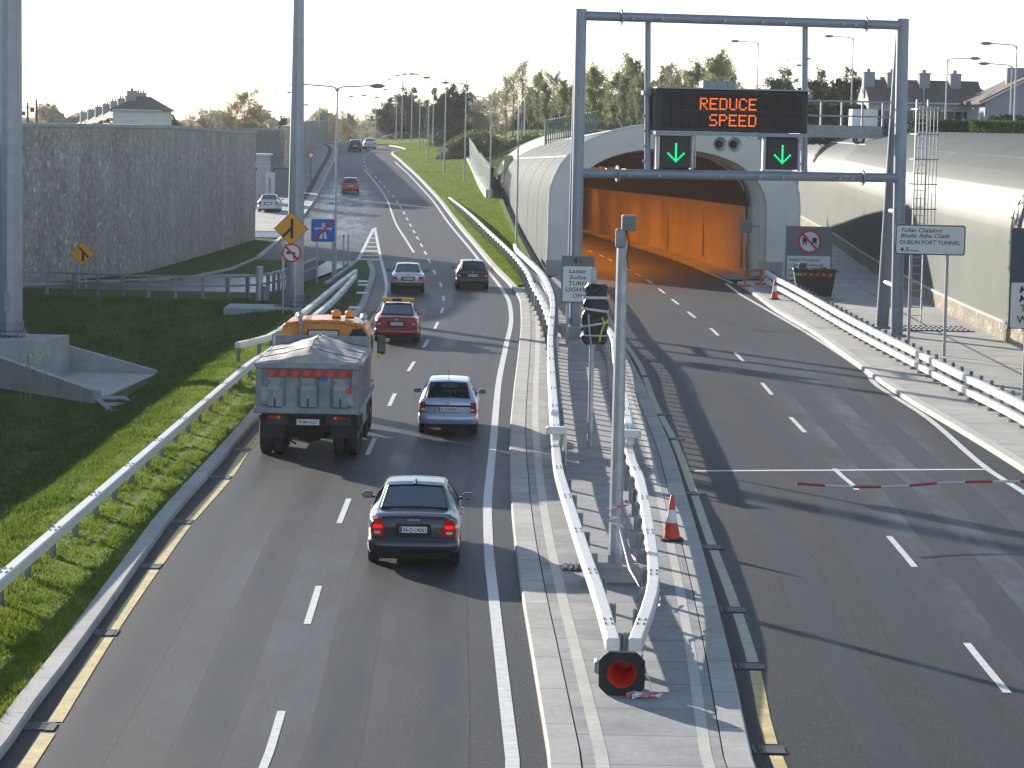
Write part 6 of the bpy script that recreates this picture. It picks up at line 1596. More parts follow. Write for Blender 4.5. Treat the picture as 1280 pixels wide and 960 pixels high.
# tarpaulin: ridge down the middle, sagging, rucked
mb = MB(); nx_, ny_ = 48, 44; rnd = random.Random(12); h = {}
for j in range(ny_ + 1):
    for i in range(nx_ + 1):
        u, v = i / nx_ * 2 - 1, j / ny_; x = u * (BW / 2 + .03); y = .0 + v * (BL - .02)
        ridge = max(0, 1 - math.sqrt((u - .02) ** 2 + .012) * 1.1) ** 1.2 * (.30 + .14 * sin(v * 3.0)) * (1 - .35 * max(0, .12 - v) / .12)
        z = ZB1 + .04 + ridge + .018 * sin(v * 17 + u * 3) * (1 - abs(u)) + .012 * sin(u * 15 + v * 9) + rnd.uniform(-.002, .002) - (.05 if abs(u) > .97 else 0)
        mb.v.append(Vector((x, y, z)))
for j in range(ny_):
    for i in range(nx_): a = j * (nx_ + 1) + i; mb.face((a, a + 1, a + nx_ + 2, a + nx_ + 1))
o0 = len(mb.v); E = [mb.v[i].copy() for i in range(nx_ + 1)]; mb.v += [Vector((p.x, -.01, ZB1 - .02)) for p in E]
for i in range(nx_): mb.face((o0 + i, o0 + i + 1, i + 1, i))
mb.build('load_sheet', 'tan', tk, smooth=True)
mb = MB(); mb.tube([(.02, k * (BL - .1) / 10 + .05, ZB1 + .36 + .14 * sin(k * .3) + .03 * sin(k * 2) - .06) for k in range(11)], .02, 5)
for k in (.15, .5, .85): mb.tube([(BW / 2 * u, BL * k, ZB1 + .07 + max(0, 1 - abs(u) * 1.15) * .30) for u in (-1, -.5, 0, .5, 1)], .012, 4)
mb.build('sheet_rope', 'tip_dark', tk)
# cab
CY0, CY1, CZ0, CZ1 = 5.75, 7.75, 1.0, 3.02
mb = MB(); sec_ = [(-1.24, CZ0), (-1.24, 2.1), (-1.20, 2.62), (-1.10, 2.86), (-.96, 2.97), (-.5, 3.03), (0, 3.05), (.5, 3.03), (.96, 2.97), (1.10, 2.86), (1.20, 2.62), (1.24, 2.1), (1.24, CZ0)]
mb.prism(sec_, CY0, CY1); cab = mb.build('cab', 'cab', tk, smooth=35)
mb = MB()
for k in range(15): x = -1.02 + k * .146; mb.tube([(x, CY0 + .0, 2.985 - .10 * (abs(x) / 1.02) ** 3), (x, CY1 - .1, 2.985 - .10 * (abs(x) / 1.02) ** 3)], .055, 6)

for k in range(15): x = -1.02 + k * .146; mb.sphere((x, CY0 + .0, 2.985 - .10 * (abs(x) / 1.02) ** 3), .056, 8)
mb.build('roof_rib', 'cab', cab, smooth=True)
mb = MB(); mb.prism(rrect(.86, .30, .05, 3, -.02, 2.64), CY0 - .02, CY0 + .02); mb.build('rear_window_frame', 'black', cab); mb = MB(); mb.prism(rrect(.78, .23, .04, 3, -.02, 2.64), CY0 - .03, CY0 - .02); mb.build('rear_window', 'tail_clear', cab)
mb = MB(); mb.prism([(.66, 2.30), (1.22, 2.30), (1.18, 2.60), (1.02, 2.84), (.78, 2.82), (.64, 2.58)], CY0 - .03, CY0 + .0); mb.build('air_intake_panel', 'black', cab)
mb = MB(); mb.box((-.62, CY0 - .18, 2.45), (.10, .12, 1.15), bev=.02); mb.cyl((-.62, CY0 - .18, 2.2), (-.62, CY0 - .18, 3.08), .05, n=10); mb.build('exhaust_stack', 'galv_dark', tk)
for x in (.32, .68): 
    mb = MB(); mb.cyl((x - .05, CY0 + .8, 3.04), (x - .05, CY0 + .8, 3.08), .13, n=14); bc_ = mb.build('beacon', 'black', cab); mb = MB(); mb.lathe([(.12, 3.08), (.13, 3.14), (.12, 3.22), (.06, 3.27), (.001, 3.28)], 14, Matrix.Translation((x - .05, CY0 + .8, 0))); mb.build('beacon_dome', 'beacon', bc_, smooth=50)
for x in (-.72, 1.02):
    mb = MB(); M = Matrix.Translation((x, CY0 + .5, 3.1)) @ Matrix.Rotation(radians(-90), 4, 'X'); mb.lathe([(.03, -.1), (.06, .1), (.11, .22)], 12, M); mb.cyl((x, CY0 + .5, 2.98), (x, CY0 + .5, 3.1), .03, n=6); mb.build('air_horn', 'galv', cab)
for s in (-1, 1):
    mb = MB(); mb.box((s * 1.45, CY1 - .1, 2.25), (.22, .12, .52), bev=.03); mb.tube([(s * 1.24, CY1 - .15, 2.55), (s * 1.45, CY1 - .1, 2.55)], .02, 5); mr_ = mb.build('door_mirror', 'black', cab); mb = MB(); mb.box((s * 1.45, CY1 - .165, 2.28), (.18, .012, .42)); mb.build('mirror_glass', 'glass_mirror', mr_)
    mb = MB(); mb.box((s * 1.245, (CY0 + CY1) / 2 + .3, 2.35), (.012, .9, .5)); mb.build('side_window', 'winglass', cab)
    mb = MB(); mb.box((s * 1.255, (CY0 + CY1) / 2, 1.35), (.03, .2, .04)); mb.build('door_handle', 'black', cab)
mb = MB(); mb.prism(disc(.07, 12, 1.40, 1.98), CY0 + 1.5, CY0 + 1.6); mb.build('mirror_reflection_disc', 'yellow', tk)  # yellow disc painted as the reflection seen in the door mirror
# chassis
mb = MB(); mb.box((0, 3.8, .92), (.9, 7.6, .26)); mb.box((0, .45, .72), (2.2, .14, .18), bev=.02); mb.box((0, 1.2, .62), (.7, 1.1, .5), bev=.1); mb.cyl((-1.0, 1.0, .5), (1.0, 1.0, .5), .10, n=10)
for y in (1.05, 2.4): mb.cyl((-.9, y, .52), (.9, y, .52), .12, n=10)
mb.sphere((0, 1.05, .55), .26, 10); mb.tube([(-.42, .3, .95), (-.42, .35, .4), (-.3, .4, .32)], .03, 5); mb.build('chassis', 'under', tk)
for s in (-1, 1):
    mb = MB(); mb.box((s * .88, .30, .74), (.62, .03, .5)); mb.box((s * .88, .55, 1.02), (.66, .6, .05)); mb.build('mudflap', 'rubber', tk)
    mb = MB(); mb.box((s * .84, .06, ZB0 - .10), (.26, .08, .12), bev=.02); lb_ = mb.build('tail_lamp', 'tail_red', tk); mb = MB(); mb.box((s * .70, .02, ZB0 - .1), (.07, .03, .08)); mb.build('indicator', 'beacon', lb_)
mb = MB(); mb.box((.03, -.06, ZB0 - .2), (.56, .03, .14)); np = mb.build('number_plate', 'plate', tk)
t = MB(); put_text(t, '99-MH-6027', .03, ZB0 - .24, .08, -.078, width=.46, align='C'); t.build('registration', 'ink', np)
mb = MB(); mb.box((.03, .10, ZB0 - .12), (2.1, .06, .34)); mb.build('rear_crossbeam', 'tip_dark', tk)
for y, dual in ((1.05, 1), (2.4, 1), (5.3, 0), (6.9, 0)):
    for s in (-1, 1):
        for k in range(2 if dual else 1):
            x = s * (1.09 - k * .33); M = Matrix.Translation((x, y, .51)) @ Matrix.Rotation(s * radians(90), 4, 'Y'); mb = MB()
            mb.lathe([(.30, -.13), (.46, -.145), (.51, -.11), (.51, .11), (.46, .145), (.30, .13), (.28, .08)], 26, M); w_ = mb.build('wheel', 'tyre', tk, smooth=50)
            mb = MB(); mb.lathe([(.30, .10), (.26, .04), (.12, .05), (.10, .13), (.001, .14)], 18, M); mb.build('hub', 'tip_light', w_)
for s in (-1, 1):
    mb = MB(); mb.box((s * 1.18, 3.85, .72), (.08, 1.9, .5), bev=.02); mb.build('side_guard', 'tip_grey', tk); mb = MB(); mb.box((s * 1.22, 6.9, 1.12), (.12, 1.3, .1)); mb.build('wheel_arch', 'black', tk)
# ---------------------------------------------------------------- trees, hedges
def tree_proto(name, h, spread, style, leafmat, bark, seed, nleaf, leaf, crown0=.25):
    rnd = random.Random(seed)
    root = empty(name, (0, 0, 0), 'tree', 'tree')
    tr = MB(); P = [Vector((0, 0, -.3))]
    x = y = 0
    for k in range(1, 9):
        x += rnd.uniform(-.10, .10) * h * .05; y += rnd.uniform(-.1, .1) * h * .05; P.append(Vector((x, y, h * .97 * k / 8)))
    r0 = h * .013 + .03
    tr.tube(P, [r0 * (1 - .93 * k / 8) for k in range(9)], 6)
    tips = []
    nl = 46 if style != 'round' else 40
    def trunk(z):
        f = max(0, min(7.999, z / (h * .97) * 8)); i = int(f); return P[i].lerp(P[i+1], f - i)
    for k in range(nl):
        f = crown0 + (1 - crown0) * (k + rnd.random()) / nl * .97; b = trunk(h * f); a = rnd.uniform(0, 2 * pi)
        if style == 'upright': ln = spread * (.35 + .75 * sin(pi * min(1, (1 - f) * 1.15 + .05)) ** .8) * rnd.uniform(.6, 1.2); el = rnd.uniform(.6, 1.1)
        elif style == 'cone': ln = spread * (1.05 - f) * 1.25 * rnd.uniform(.75, 1.15); el = rnd.uniform(-.05, .4)
        else: ln = spread * math.sqrt(max(.05, 1 - ((f - .58) / .5) ** 2)) * rnd.uniform(.7, 1.15); el = rnd.uniform(.15, .9)
        d = Vector((cos(a) * cos(el), sin(a) * cos(el), sin(el))); q1 = b + d * ln * .5 + Vector((0, 0, rnd.uniform(-.05, .1) * ln)); q2 = b + d * ln + Vector((0, 0, .15 * ln))
        tr.tube([b, q1, q2], [r0 * (1 - f) * .45 + .012, r0 * (1 - f) * .25 + .008, .005], 4)
        for j in range(5):
            s = rnd.uniform(.35, 1.0); c = b.lerp(q1, s * 2) if s < .5 else q1.lerp(q2, s * 2 - 1)
            d2 = Vector((rnd.gauss(0, 1), rnd.gauss(0, 1), rnd.gauss(.35, .7))).normalized() * ln * rnd.uniform(.15, .4); tr.tube([c, c + d2], [.012, .004], 3); tips.append((c, c + d2, ln))
    tr.build('trunk', bark, root, recalc=False)
    cr = MB()
    for k in range(nleaf):
        a, b, ln = tips[rnd.randrange(len(tips))]; c = a.lerp(b, rnd.uniform(.15, 1.1)) + Vector((rnd.gauss(0, 1), rnd.gauss(0, 1), rnd.gauss(0, 1))) * ln * .10
        u = Vector((rnd.gauss(0, 1), rnd.gauss(0, 1), rnd.gauss(0, 1))).normalized(); v = u.orthogonal(); s = leaf * rnd.uniform(.6, 1.4)
        cr.v += [c - u * s * .6, c + v * s * .45, c + u * s * .6, c - v * s * .45]; o = len(cr.v) - 4; cr.face((o, o+1, o+2, o+3))
    cr.build('crown', leafmat, root, recalc=False)
    return root
PR = {'olive': tree_proto('tree', 10, 2.6, 'upright', 'leaf_olive', 'bark_pale', 1, 8500, .17), 'olive2': tree_proto('tree', 10, 2.0, 'upright', 'leaf_olive', 'bark_pale', 2, 6500, .16),
      'bare': tree_proto('tree', 10, 2.4, 'upright', 'leaf_brown', 'bark_pale', 3, 3000, .15), 'gold': tree_proto('tree', 10, 4.6, 'round', 'leaf_gold', 'bark_pale', 4, 6500, .17, .18),
      'brown': tree_proto('tree', 10, 4.4, 'round', 'leaf_brown', 'bark', 5, 5200, .18, .15), 'dark': tree_proto('conifer', 10, 3.4, 'cone', 'leaf_dark', 'bark', 6, 11000, .24, .04), 'darkr': tree_proto('evergreen_tree', 10, 4.2, 'round', 'leaf_dark', 'bark', 8, 14000, .24, .08)}
used = set(); cnt = {}
def tree(kind, px, ybase, ytop, Y, label, group, zb=None, wide=1.0):
    p = atY(px, ybase, Y); t = atY(px, ytop, Y)
    zg = p.z if zb is None else zb; h = t.z - zg
    o = PR[kind] if kind not in used else copy_tree(PR[kind]); used.add(kind)
    s = h / 10; o.location = (p.x, Y, zg); o.scale = (s * wide, s * wide, s); o.rotation_euler = (0, 0, random.uniform(0, 6.28)); tag(o, label, 'tree', group); return o
bk = emb
def nth(k): return ['first', 'second', 'third', 'fourth', 'fifth', 'sixth', 'seventh', 'eighth', 'ninth', 'tenth', 'eleventh', 'twelfth', 'thirteenth', 'fourteenth', 'fifteenth', 'sixteenth', 'seventeenth', 'eighteenth', 'nineteenth', 'twentieth'][k]
# behind the tunnel, left of the message sign
seq = [(632, 100, 'bare'), (641, 95, 'bare'), (652, 82, 'bare'), (662, 112, 'olive2'), (672, 98, 'olive'), (681, 108, 'olive2'), (691, 96, 'bare'), (703, 104, 'olive2'), (712, 112, 'olive'), (735, 96, 'olive'), (744, 92, 'olive'), (756, 108, 'olive2'), (768, 98, 'olive'), (779, 100, 'olive2'), (789, 81, 'olive'), (799, 98, 'olive'), (808, 112, 'bare'), (829, 88, 'olive2'), (838, 86, 'bare')]
random.seed(21)
for k, (x, yt, kd) in enumerate(seq):
    Y = 300 + (k * 37 % 60); tree(kd, x, 168, yt, Y, '%s slender autumn tree in the line left of the message sign, from the left' % nth(k), 'tree line behind the tunnel', 6.6, .8)
for k, (x, yt, kd) in enumerate([(848, 100, 'olive2'), (858, 94, 'olive2'), (868, 86, 'olive'), (880, 92, 'olive2'), (892, 77, 'olive'), (901, 84, 'olive'), (912, 98, 'olive2'), (921, 108, 'bare')]):
    tree(kd, x, 165, yt, 310 + (k * 23 % 40), '%s olive tree rising above the message sign, from the left' % nth(k), 'trees above the message sign', 6.8, .8)
for k, (x, yt, kd, w_) in enumerate([(967, 106, 'dark', 1.3), (981, 104, 'darkr', 1.0), (1000, 106, 'dark', 1.2), (1026, 106, 'darkr', .9), (1038, 104, 'dark', 1.2), (1047, 97, 'dark', 1.0), (1060, 104, 'darkr', .8), (1085, 104, 'dark', 1.1), (1096, 112, 'darkr', .8)]):
    tree(kd, x, 160, yt, 270 + (k * 13 % 30), '%s dark evergreen between message sign and right-hand houses, from the left' % nth(k), 'evergreens above the tunnel', 7.0, w_)
# dark clump and conifers by the far carriageway
for k, (x, yt, kd, w_, Y) in enumerate([(482, 140, 'darkr', 1.1, 452), (492, 134, 'darkr', 1.0, 450), (502, 130, 'dark', 1.3, 448), (512, 124, 'darkr', .9, 445), (522, 127, 'dark', 1.3, 448), (530, 136, 'darkr', 1.0, 452), (541, 150, 'darkr', 1.0, 450)]):
    tree(kd, x, 186, yt, Y, '%s dark evergreen of the clump behind the lamp row, from the left' % nth(k), 'evergreen clump by the road', None, w_)
for k, (x, yt, kd, w_, lb) in enumerate([(549, 126, 'darkr', .8, 'dark rounded evergreen just right of the evergreen clump'), (563, 108, 'dark', 1.2, 'tall pointed conifer standing on the verge behind the lamp posts'), (571, 122, 'darkr', .8, 'broad dark evergreen right of the tall conifer'), (588, 132, 'darkr', .7, 'low dark evergreen beside the second lamp post')]):
    tree(kd, x, 192, yt, 380, lb, 'evergreens on the verge', None, w_)
for k, (x, yt, kd) in enumerate([(598, 130, 'brown'), (608, 124, 'brown'), (618, 118, 'bare'), (626, 120, 'brown')]):
    tree(kd, x, 182, yt, 372 + 8 * k, '%s bare brownish tree right of the pointed conifer, from the left' % nth(k), 'bare trees on the bank', None, .8)
for k, (x, yt, kd, w_) in enumerate([(416, 148, 'gold', .7), (428, 150, 'brown', .8), (436, 146, 'gold', .8), (446, 152, 'brown', .9), (455, 156, 'brown', .8), (463, 150, 'brown', .7), (472, 148, 'brown', .9), (480, 160, 'brown', .8)]):
    tree(kd, x, 186, yt, 500 + (k * 31 % 60), '%s hazy brown tree where the road disappears over the crest, from the left' % nth(k), 'trees beyond the crest', None, w_)
# over the stone wall, left
for k, (x, yt, kd, w_, lb) in enumerate([(305, 121, 'gold', 1.0, 'golden autumn tree above the stone wall beside the mid mast'), (290, 134, 'gold', .9, 'smaller golden tree above the wall left of the main golden tree'), (322, 136, 'gold', .8, 'low golden bush-like tree touching the mid mast'), (254, 138, 'brown', .9, 'bare brown tree above the wall in the gap left of the golden trees'), (238, 146, 'brown', .9, 'low bare tree nearest the left terrace'), (217, 145, 'dark', 1.0, 'small dark conifer beside the left terrace end house'), (272, 143, 'bare', 1.2, 'thin bare tree above the wall between brown and golden trees'), (340, 152, 'brown', .9, 'low brown tree above the wall behind the mid mast'), (352, 150, 'darkr', .8, 'dark low tree over the far wall corner')]):
    tree(kd, x, 172, yt, 330 + 6 * k, lb, 'trees over the stone wall', None, w_)
# leafy masses
def shrub(name, c, size, n, mat, label, cat, leaf=.16, seed=1, group=None, boxy=False):
    rnd = random.Random(seed); root = empty(name, c, label, cat, group); mb = MB()
    for k in range(n):
        if boxy:
            p = Vector((rnd.uniform(-.5, .5) * size[0], rnd.uniform(-.5, .5) * size[1], rnd.uniform(0, 1) * size[2])); ax_ = rnd.randrange(3)
            if ax_ == 0: p.y = -.5 * size[1] + rnd.gauss(0, .06)
            elif ax_ == 1: p.z = size[2] + rnd.gauss(0, .07)
        else:
            d = Vector((rnd.gauss(0, 1), rnd.gauss(0, 1), rnd.gauss(0, 1))).normalized(); r_ = rnd.uniform(.55, 1.0) * (1 + .18 * sin(d.x * 9 + seed) * sin(d.y * 7) + .15 * sin(d.z * 8)); p = Vector((d.x * size[0] / 2 * r_, d.y * size[1] / 2 * r_, size[2] * .45 + d.z * size[2] * .5 * r_))
            if p.z < 0: p.z = rnd.uniform(0, .2)
        u = Vector((rnd.gauss(0, 1), rnd.gauss(0, 1), rnd.gauss(0, 1))).normalized(); v = u.orthogonal(); s = leaf * rnd.uniform(.6, 1.4)
        o = len(mb.v); mb.v += [p - u * s * .6, p + v * s * .45, p + u * s * .6, p - v * s * .45]; mb.face((o, o+1, o+2, o+3))
    mb.build('foliage', mat, root, recalc=False)
    st = MB()
    for k in range(5): st.tube([(rnd.uniform(-.3, .3) * size[0], 0, -.2), (rnd.uniform(-.35, .35) * size[0], 0, size[2] * .7)], [.04, .015], 4)
    st.build('stem', 'bark', root)
    return root
p = atY(1245, 172, 188); shrub('clipped_hedge', Vector((p.x + 3, 188, UP)), (9.6, 1.6, atY(1240, 153, 188).z - UP), 9000, 'leaf_green', 'bright green clipped hedge in front of the right-hand terrace', 'hedge', .13, 3, None, True)
p = atY(1222, 172, 187); shrub('bush', Vector((p.x, 187, UP)), (1.3, 1.2, 1.1), 1800, 'leaf_green', 'rounded green bush at the left end of the clipped hedge', 'bush', .13, 4)
p0 = atY(1160, 172, 200)
shrub('tall_hedge', Vector((atY(1190, 172, 200).x, 200, UP)), (6.0, 2, 1.75), 12000, 'leaf_dark', 'tall dark hedge below the terrace eaves, left half', 'hedge', .17, 5, 'dark hedges', True)
shrub('tall_hedge', Vector((atY(1264, 172, 204).x, 204, UP)), (5.2, 2, 2.3), 12000, 'leaf_dark', 'tall dark hedge behind the bright clipped hedge', 'hedge', .17, 6, 'dark hedges', False)
shrub('tall_hedge', Vector((atY(1040, 172, 235).x, 235, UP - .2)), (11.5, 2.5, 3.2), 15000, 'leaf_dark', 'long dark hedge behind the gantry catwalk', 'hedge', .2, 7, 'dark hedges', True)
rnd = random.Random(15)
for k, (px, py, sx, sz) in enumerate([(566, 196, 3, 1.6), (582, 186, 5, 2.6), (600, 182, 6, 2.8), (556, 199, 2, 1.2), (612, 190, 5, 2.0), (628, 186, 6, 2.2), (646, 183, 6, 2.0), (664, 180, 6, 2.2)]):
    Y = 330 if k < 4 else 335; p = atY(px, py + 6, Y); p.z = max(p.z - .4, zr(Y)); shrub('shrub', p, (sx, sx * .8, sz), 2600, 'leaf_dull' if k % 3 else 'leaf_brown', '%s scrubby shrub along the bank behind the lamp posts, from the left' % nth(k), 'shrub', .22, 20 + k, 'scrub on the bank')
for k, px in enumerate((548, 536, 522, 508)):
    p = atY(px, 184, 445); p.z = 4.7; shrub('shrub', p, (7, 4, 2.0), 2200, 'leaf_brown', '%s low reddish shrub at the foot of the evergreen clump, from the right' % nth(k), 'shrub', .25, 40 + k, 'low shrubs by the evergreens')
# far wood on the horizon and behind everything
def far_wood(name, x0, x1, Y, h, n, mat, label, z0, seed):
    rnd = random.Random(seed); mb = MB(); ph = [rnd.uniform(0, 6) for _ in range(6)]
    for k in range(n):
        x = rnd.uniform(x0, x1); hh = h * (.55 + .25 * sin(x * .11 + ph[0]) + .15 * sin(x * .37 + ph[1]) + .12 * sin(x * .9 + ph[2])); p = Vector((x, Y + rnd.uniform(-8, 8), z0 + max(.2, hh) * rnd.random() ** .8))
        u = Vector((rnd.gauss(0, 1), rnd.gauss(0, 1), rnd.gauss(0, 1))).normalized(); v = u.orthogonal(); s = rnd.uniform(.5, 1.1); o = len(mb.v); mb.v += [p - u * s, p + v * s * .7, p + u * s, p - v * s * .7]; mb.face((o, o+1, o+2, o+3))
    return stuff(mb.build(name, mat, recalc=False, origin=False), label, 'wood')
far_wood('distant_wood', -110, 10, 640, 8, 15000, 'leaf_brown', 'hazy line of bare distant woodland beyond the road crest', 2.5, 1)
far_wood('distant_wood', -5, 130, 430, 8.5, 34000, 'leaf_dull', 'mass of undergrowth and saplings behind the tunnel tree line', 6.4, 2)
far_wood('distant_wood', -200, -40, 520, 5, 8000, 'leaf_brown', 'low distant woodland above the left stone wall', 4.0, 3)

# ---------------------------------------------------------------- houses
def gable_roof(mb, x0, x1, y0, y1, ze, zr_, over=.35):
    ym = (y0 + y1) / 2
    mb.add([(x0 - over, y0 - over, ze), (x1 + over, y0 - over, ze), (x1 + over, ym, zr_), (x0 - over, ym, zr_), (x0 - over, y1 + over, ze), (x1 + over, y1 + over, ze),
            (x0 - over, y0 - over, ze - .16), (x1 + over, y0 - over, ze - .16), (x1 + over, ym, zr_ - .16), (x0 - over, ym, zr_ - .16), (x0 - over, y1 + over, ze - .16), (x1 + over, y1 + over, ze - .16)],
           [(0,1,2,3), (3,2,5,4), (6,9,8,7), (9,10,11,8), (0,6,7,1), (4,5,11,10), (0,3,9,6), (3,4,10,9), (1,7,8,2), (2,8,11,5)])
def house(loc, rz, w, d, ze, zt, label, wall='render', group=None, chim=(.0,), gable=True, windows=((.25, 1.55), (.7, 1.55)), hip=False, bright=False):
    r = empty('terraced_house', loc, label, 'house', group, rz); mb = MB(); mb.box((0, d / 2, ze / 2), (w, d, ze))
    if not hip: mb.prism([(-d/2, ze), (d/2, ze), (0, zt - .1)], -w / 2 + .01, w / 2 - .01, Matrix.Translation((0, d / 2, 0)) @ Matrix.Rotation(radians(90), 4, 'Z'))
    wl = mb.build('wall', wall, r); mb = MB()
    if hip:
        mb.add([(-w/2-.3, -.3, ze), (w/2+.3, -.3, ze), (w/2+.3, d+.3, ze), (-w/2-.3, d+.3, ze), (-w*.12, d*.5, zt), (w*.16, d*.5, zt), (-w/2-.3, -.3, ze-.15), (w/2+.3, -.3, ze-.15), (w/2+.3, d+.3, ze-.15), (-w/2-.3, d+.3, ze-.15)], [(0,1,5,4), (1,2,5), (2,3,4,5), (3,0,4), (6,9,8,7), (0,6,7,1), (1,7,8,2), (2,8,9,3), (3,9,6,0)])
    else: gable_roof(mb, -w / 2 + .3, w / 2 - .3, 0, d, ze, zt, .3)
    rf = mb.build('roof', 'roof', r)
    for fx in chim:
        mb = MB(); x = -w / 2 + w * fx; mb.box((x, d * .40, zt - .55), (.9, 1.5, 2.1)); mb.box((x, d * .40, zt + .53), (1.0, 1.6, .12)); cm = mb.build('chimney', 'render_grey', rf)
        for k in (-.45, -.15, .15, .45): m2 = MB(); m2.cyl((x, d * .4 + k, zt + .59), (x, d * .4 + k, zt + .88), .1, .08, 8); m2.build('chimney_pot', 'roof', cm)
    mb = MB(); mb.box((0, -.36, ze - .06), (w, .12, .14)); mb.build('gutter', 'render_white', r)
    for fx, wz in windows:
        x = -w / 2 + w * fx; mb = MB(); mb.box((x, -.01, ze - 1.25), (1.5, .1, 1.25)); wn = mb.build('window', 'render_white', r); mb = MB(); mb.box((x - .36, -.05, ze - 1.25), (.62, .06, 1.1)); mb.box((x + .36, -.05, ze - 1.25), (.62, .06, 1.1)); mb.build('pane', 'winglass', wn)
    return r
# right-hand terrace, seen obliquely above the corrugated shell
def P_(px, Y): return atY(px, 150, Y).x
Yh = 232; ze = atY(1190, 129, Yh).z - UP; zt_ = atY(1190, 101, Yh + 4).z - UP
xs = [(1085, 1112), (1112, 1153), (1153, 1192), (1192, 1231)]
lbs = ['far-left terraced house half hidden behind the gantry post', 'terraced house whose chimney stands just right of the gantry post', 'terraced house with chimney between the lamp posts', 'terraced house next to the plain grey gable end']
for (a, b), lb in zip(xs, lbs):
    x0, x1 = P_(a, Yh), P_(b, Yh); house(Vector(((x0 + x1) / 2, Yh, UP)), 0, x1 - x0, 8, ze, zt_, lb, 'render', 'right-hand terrace', (.18,), windows=((.28, 0), (.72, 0)))
x0, x1 = P_(1231, 222), P_(1300, 222); r = empty('gabled_house', Vector(((x0 + x1) / 2, 222, UP)), 'grey rendered gable end of the nearest right-hand house', 'house', 'right-hand terrace'); w_ = x1 - x0; ga_h = atY(1280, 100, 222).z - UP; e_h = atY(1231, 127, 222).z - UP
mb = MB(); mb.prism([(-w_/2, 0), (w_/2 + 2, 0), (w_/2 + 2, e_h), (w_ * .26, ga_h), (-w_/2, e_h)], 0, 9); mb.build('wall', 'render_grey', r); mb = MB(); 
mb.prism([(-w_/2 - .5, e_h - .22), (w_ * .26, ga_h + .05), (w_ * .26, ga_h + .27), (-w_/2 - .55, e_h)], -.25, 9.2); mb.prism([(w_/2 + 2.4, e_h - .2), (w_/2 + 2.4, e_h + .02), (w_ * .26, ga_h + .27), (w_ * .26, ga_h + .05)], -.25, 9.2); rf = mb.build('roof', 'roof', r); mb = MB(); mb.prism([(-w_/2 - .5, e_h - .25), (w_ * .26, ga_h + .02), (w_ * .26, ga_h + .16), (-w_/2 - .5, e_h - .1)], -.3, -.252); mb.build('bargeboard', 'render_white', r); mb = MB(); mb.box((w_ * .2, 4, ga_h + .3), (1.6, .8, 1.5)); mb.build('chimney', 'render_grey', rf)
# left terrace behind the stone wall
Y0 = 300; x = P_(172, Y0); zg = 5.0; ze = atY(172, 137, Y0).z - zg; zt_ = atY(172, 120.5, Y0 + 4).z - zg
w0 = P_(204, Y0) - P_(142, Y0); house(Vector((x, Y0, zg)), 0, w0, 8, ze, zt_, 'white hipped end house of the left terrace above the stone wall', 'render_white', 'left-hand terrace', (.30,), windows=(), hip=True)
for k in range(8):
    Yk = 307 + k * 8; x = atY(143 - 9 * k, 140, Yk).x; z_t = atY(140, 121.5 + 3.6 * k, Yk).z - zg
    house(Vector((x + .1, Yk + 4, zg)), radians(-76), 7.9, 5.3, z_t - 1.9, z_t, '%s brick house of the left terrace counting from its white end house' % nth(k), 'brick', 'left-hand terrace', (.5,), windows=((.28, 0), (.72, 0)))
HAZE = .00014
# ---------------------------------------------------------------- grass blades
def blades(name, area, n, h, w, mat, label, seed, zf, dens=None):
    rnd = random.Random(seed); V = []; F = []
    k = 0
    while k < n:
        x, y = area(rnd)
        if dens and rnd.random() > dens(x, y): continue
        z = zf(x, y); a = rnd.uniform(0, 2 * pi); hh = h * rnd.uniform(.5, 1.35) * (.75 + .7 * max(0, sin(x * 1.9 + 2 * sin(y * .6)) * sin(y * .9 + x * .4))); ww = w * rnd.uniform(.7, 1.4); lean = hh * rnd.uniform(.1, .8); b = rnd.uniform(0, 2 * pi)
        dx, dy = cos(a) * ww, sin(a) * ww; lx, ly = cos(b) * lean, sin(b) * lean; o = len(V)
        V += [(x - dx, y - dy, z - .02), (x + dx, y + dy, z - .02), (x + lx * .4 + dx * .6, y + ly * .4 + dy * .6, z + hh * .6), (x + lx, y + ly, z + hh), (x + lx * .4 - dx * .6, y + ly * .4 - dy * .6, z + hh * .6)]
        F.append((o, o+1, o+2, o+3, o+4)); k += 1
    me = bpy.data.meshes.new(name); me.from_pydata(V, [], F); me.materials.append(MAT[mat]); ob = bpy.data.objects.new(name, me); COL.objects.link(ob)
    return stuff(ob, label, 'grass')
def verge(rnd):
    Y = 32 + 76 * rnd.random() ** 1.5; l = interp(LK, Y) - .31; return l - rnd.random() * 3.2, Y
tuft = lambda x, y: .25 + .75 * max(0, sin(x * 3.1 + sin(y * 1.7) * 2) * sin(y * 2.3 + x)) ** .5 if sin(x * 3.1 + sin(y * 1.7) * 2) * sin(y * 2.3 + x) > 0 else .25
def gzb(x, y): return gz(x, y) if x < -8 else .10
blades('verge_grass', verge, 85000, .10, .011, 'blade', 'bright rough grass on the verge beside the left kerb', 1, gzb, tuft)
def slope(rnd):
    while True:
        Y = 50 + 76 * rnd.random(); X = -9.6 - 17 * rnd.random()
        if abs(X) / Y < .27 and not (-22 < X < -12.8 and 90 < Y < 102): return X, Y
blades('slope_grass', slope, 95000, .12, .016, 'blade_dark', 'dark shaded grass covering the hollow left of the barrier', 2, gz, tuft)
def lawn_a(rnd):
    Y = 140 + 270 * rnd.random() ** 1.5; a = rk(Y) + .35; b = max(a + .1, (shell_x(Y) - 1.0 if Y < 248 else fence_x(Y)) if Y > 150 else rk(Y) + .4 + (Y - 139.8) * .16); return a + (b - a) * rnd.random(), Y
blades('lawn_grass', lawn_a, 80000, .09, .026, 'blade', 'sunlit mown lawn between the far carriageway and the tunnel', 3, lambda x, y: zr(y) + .12 + .07 * max(0, x - rk(y) - .5))
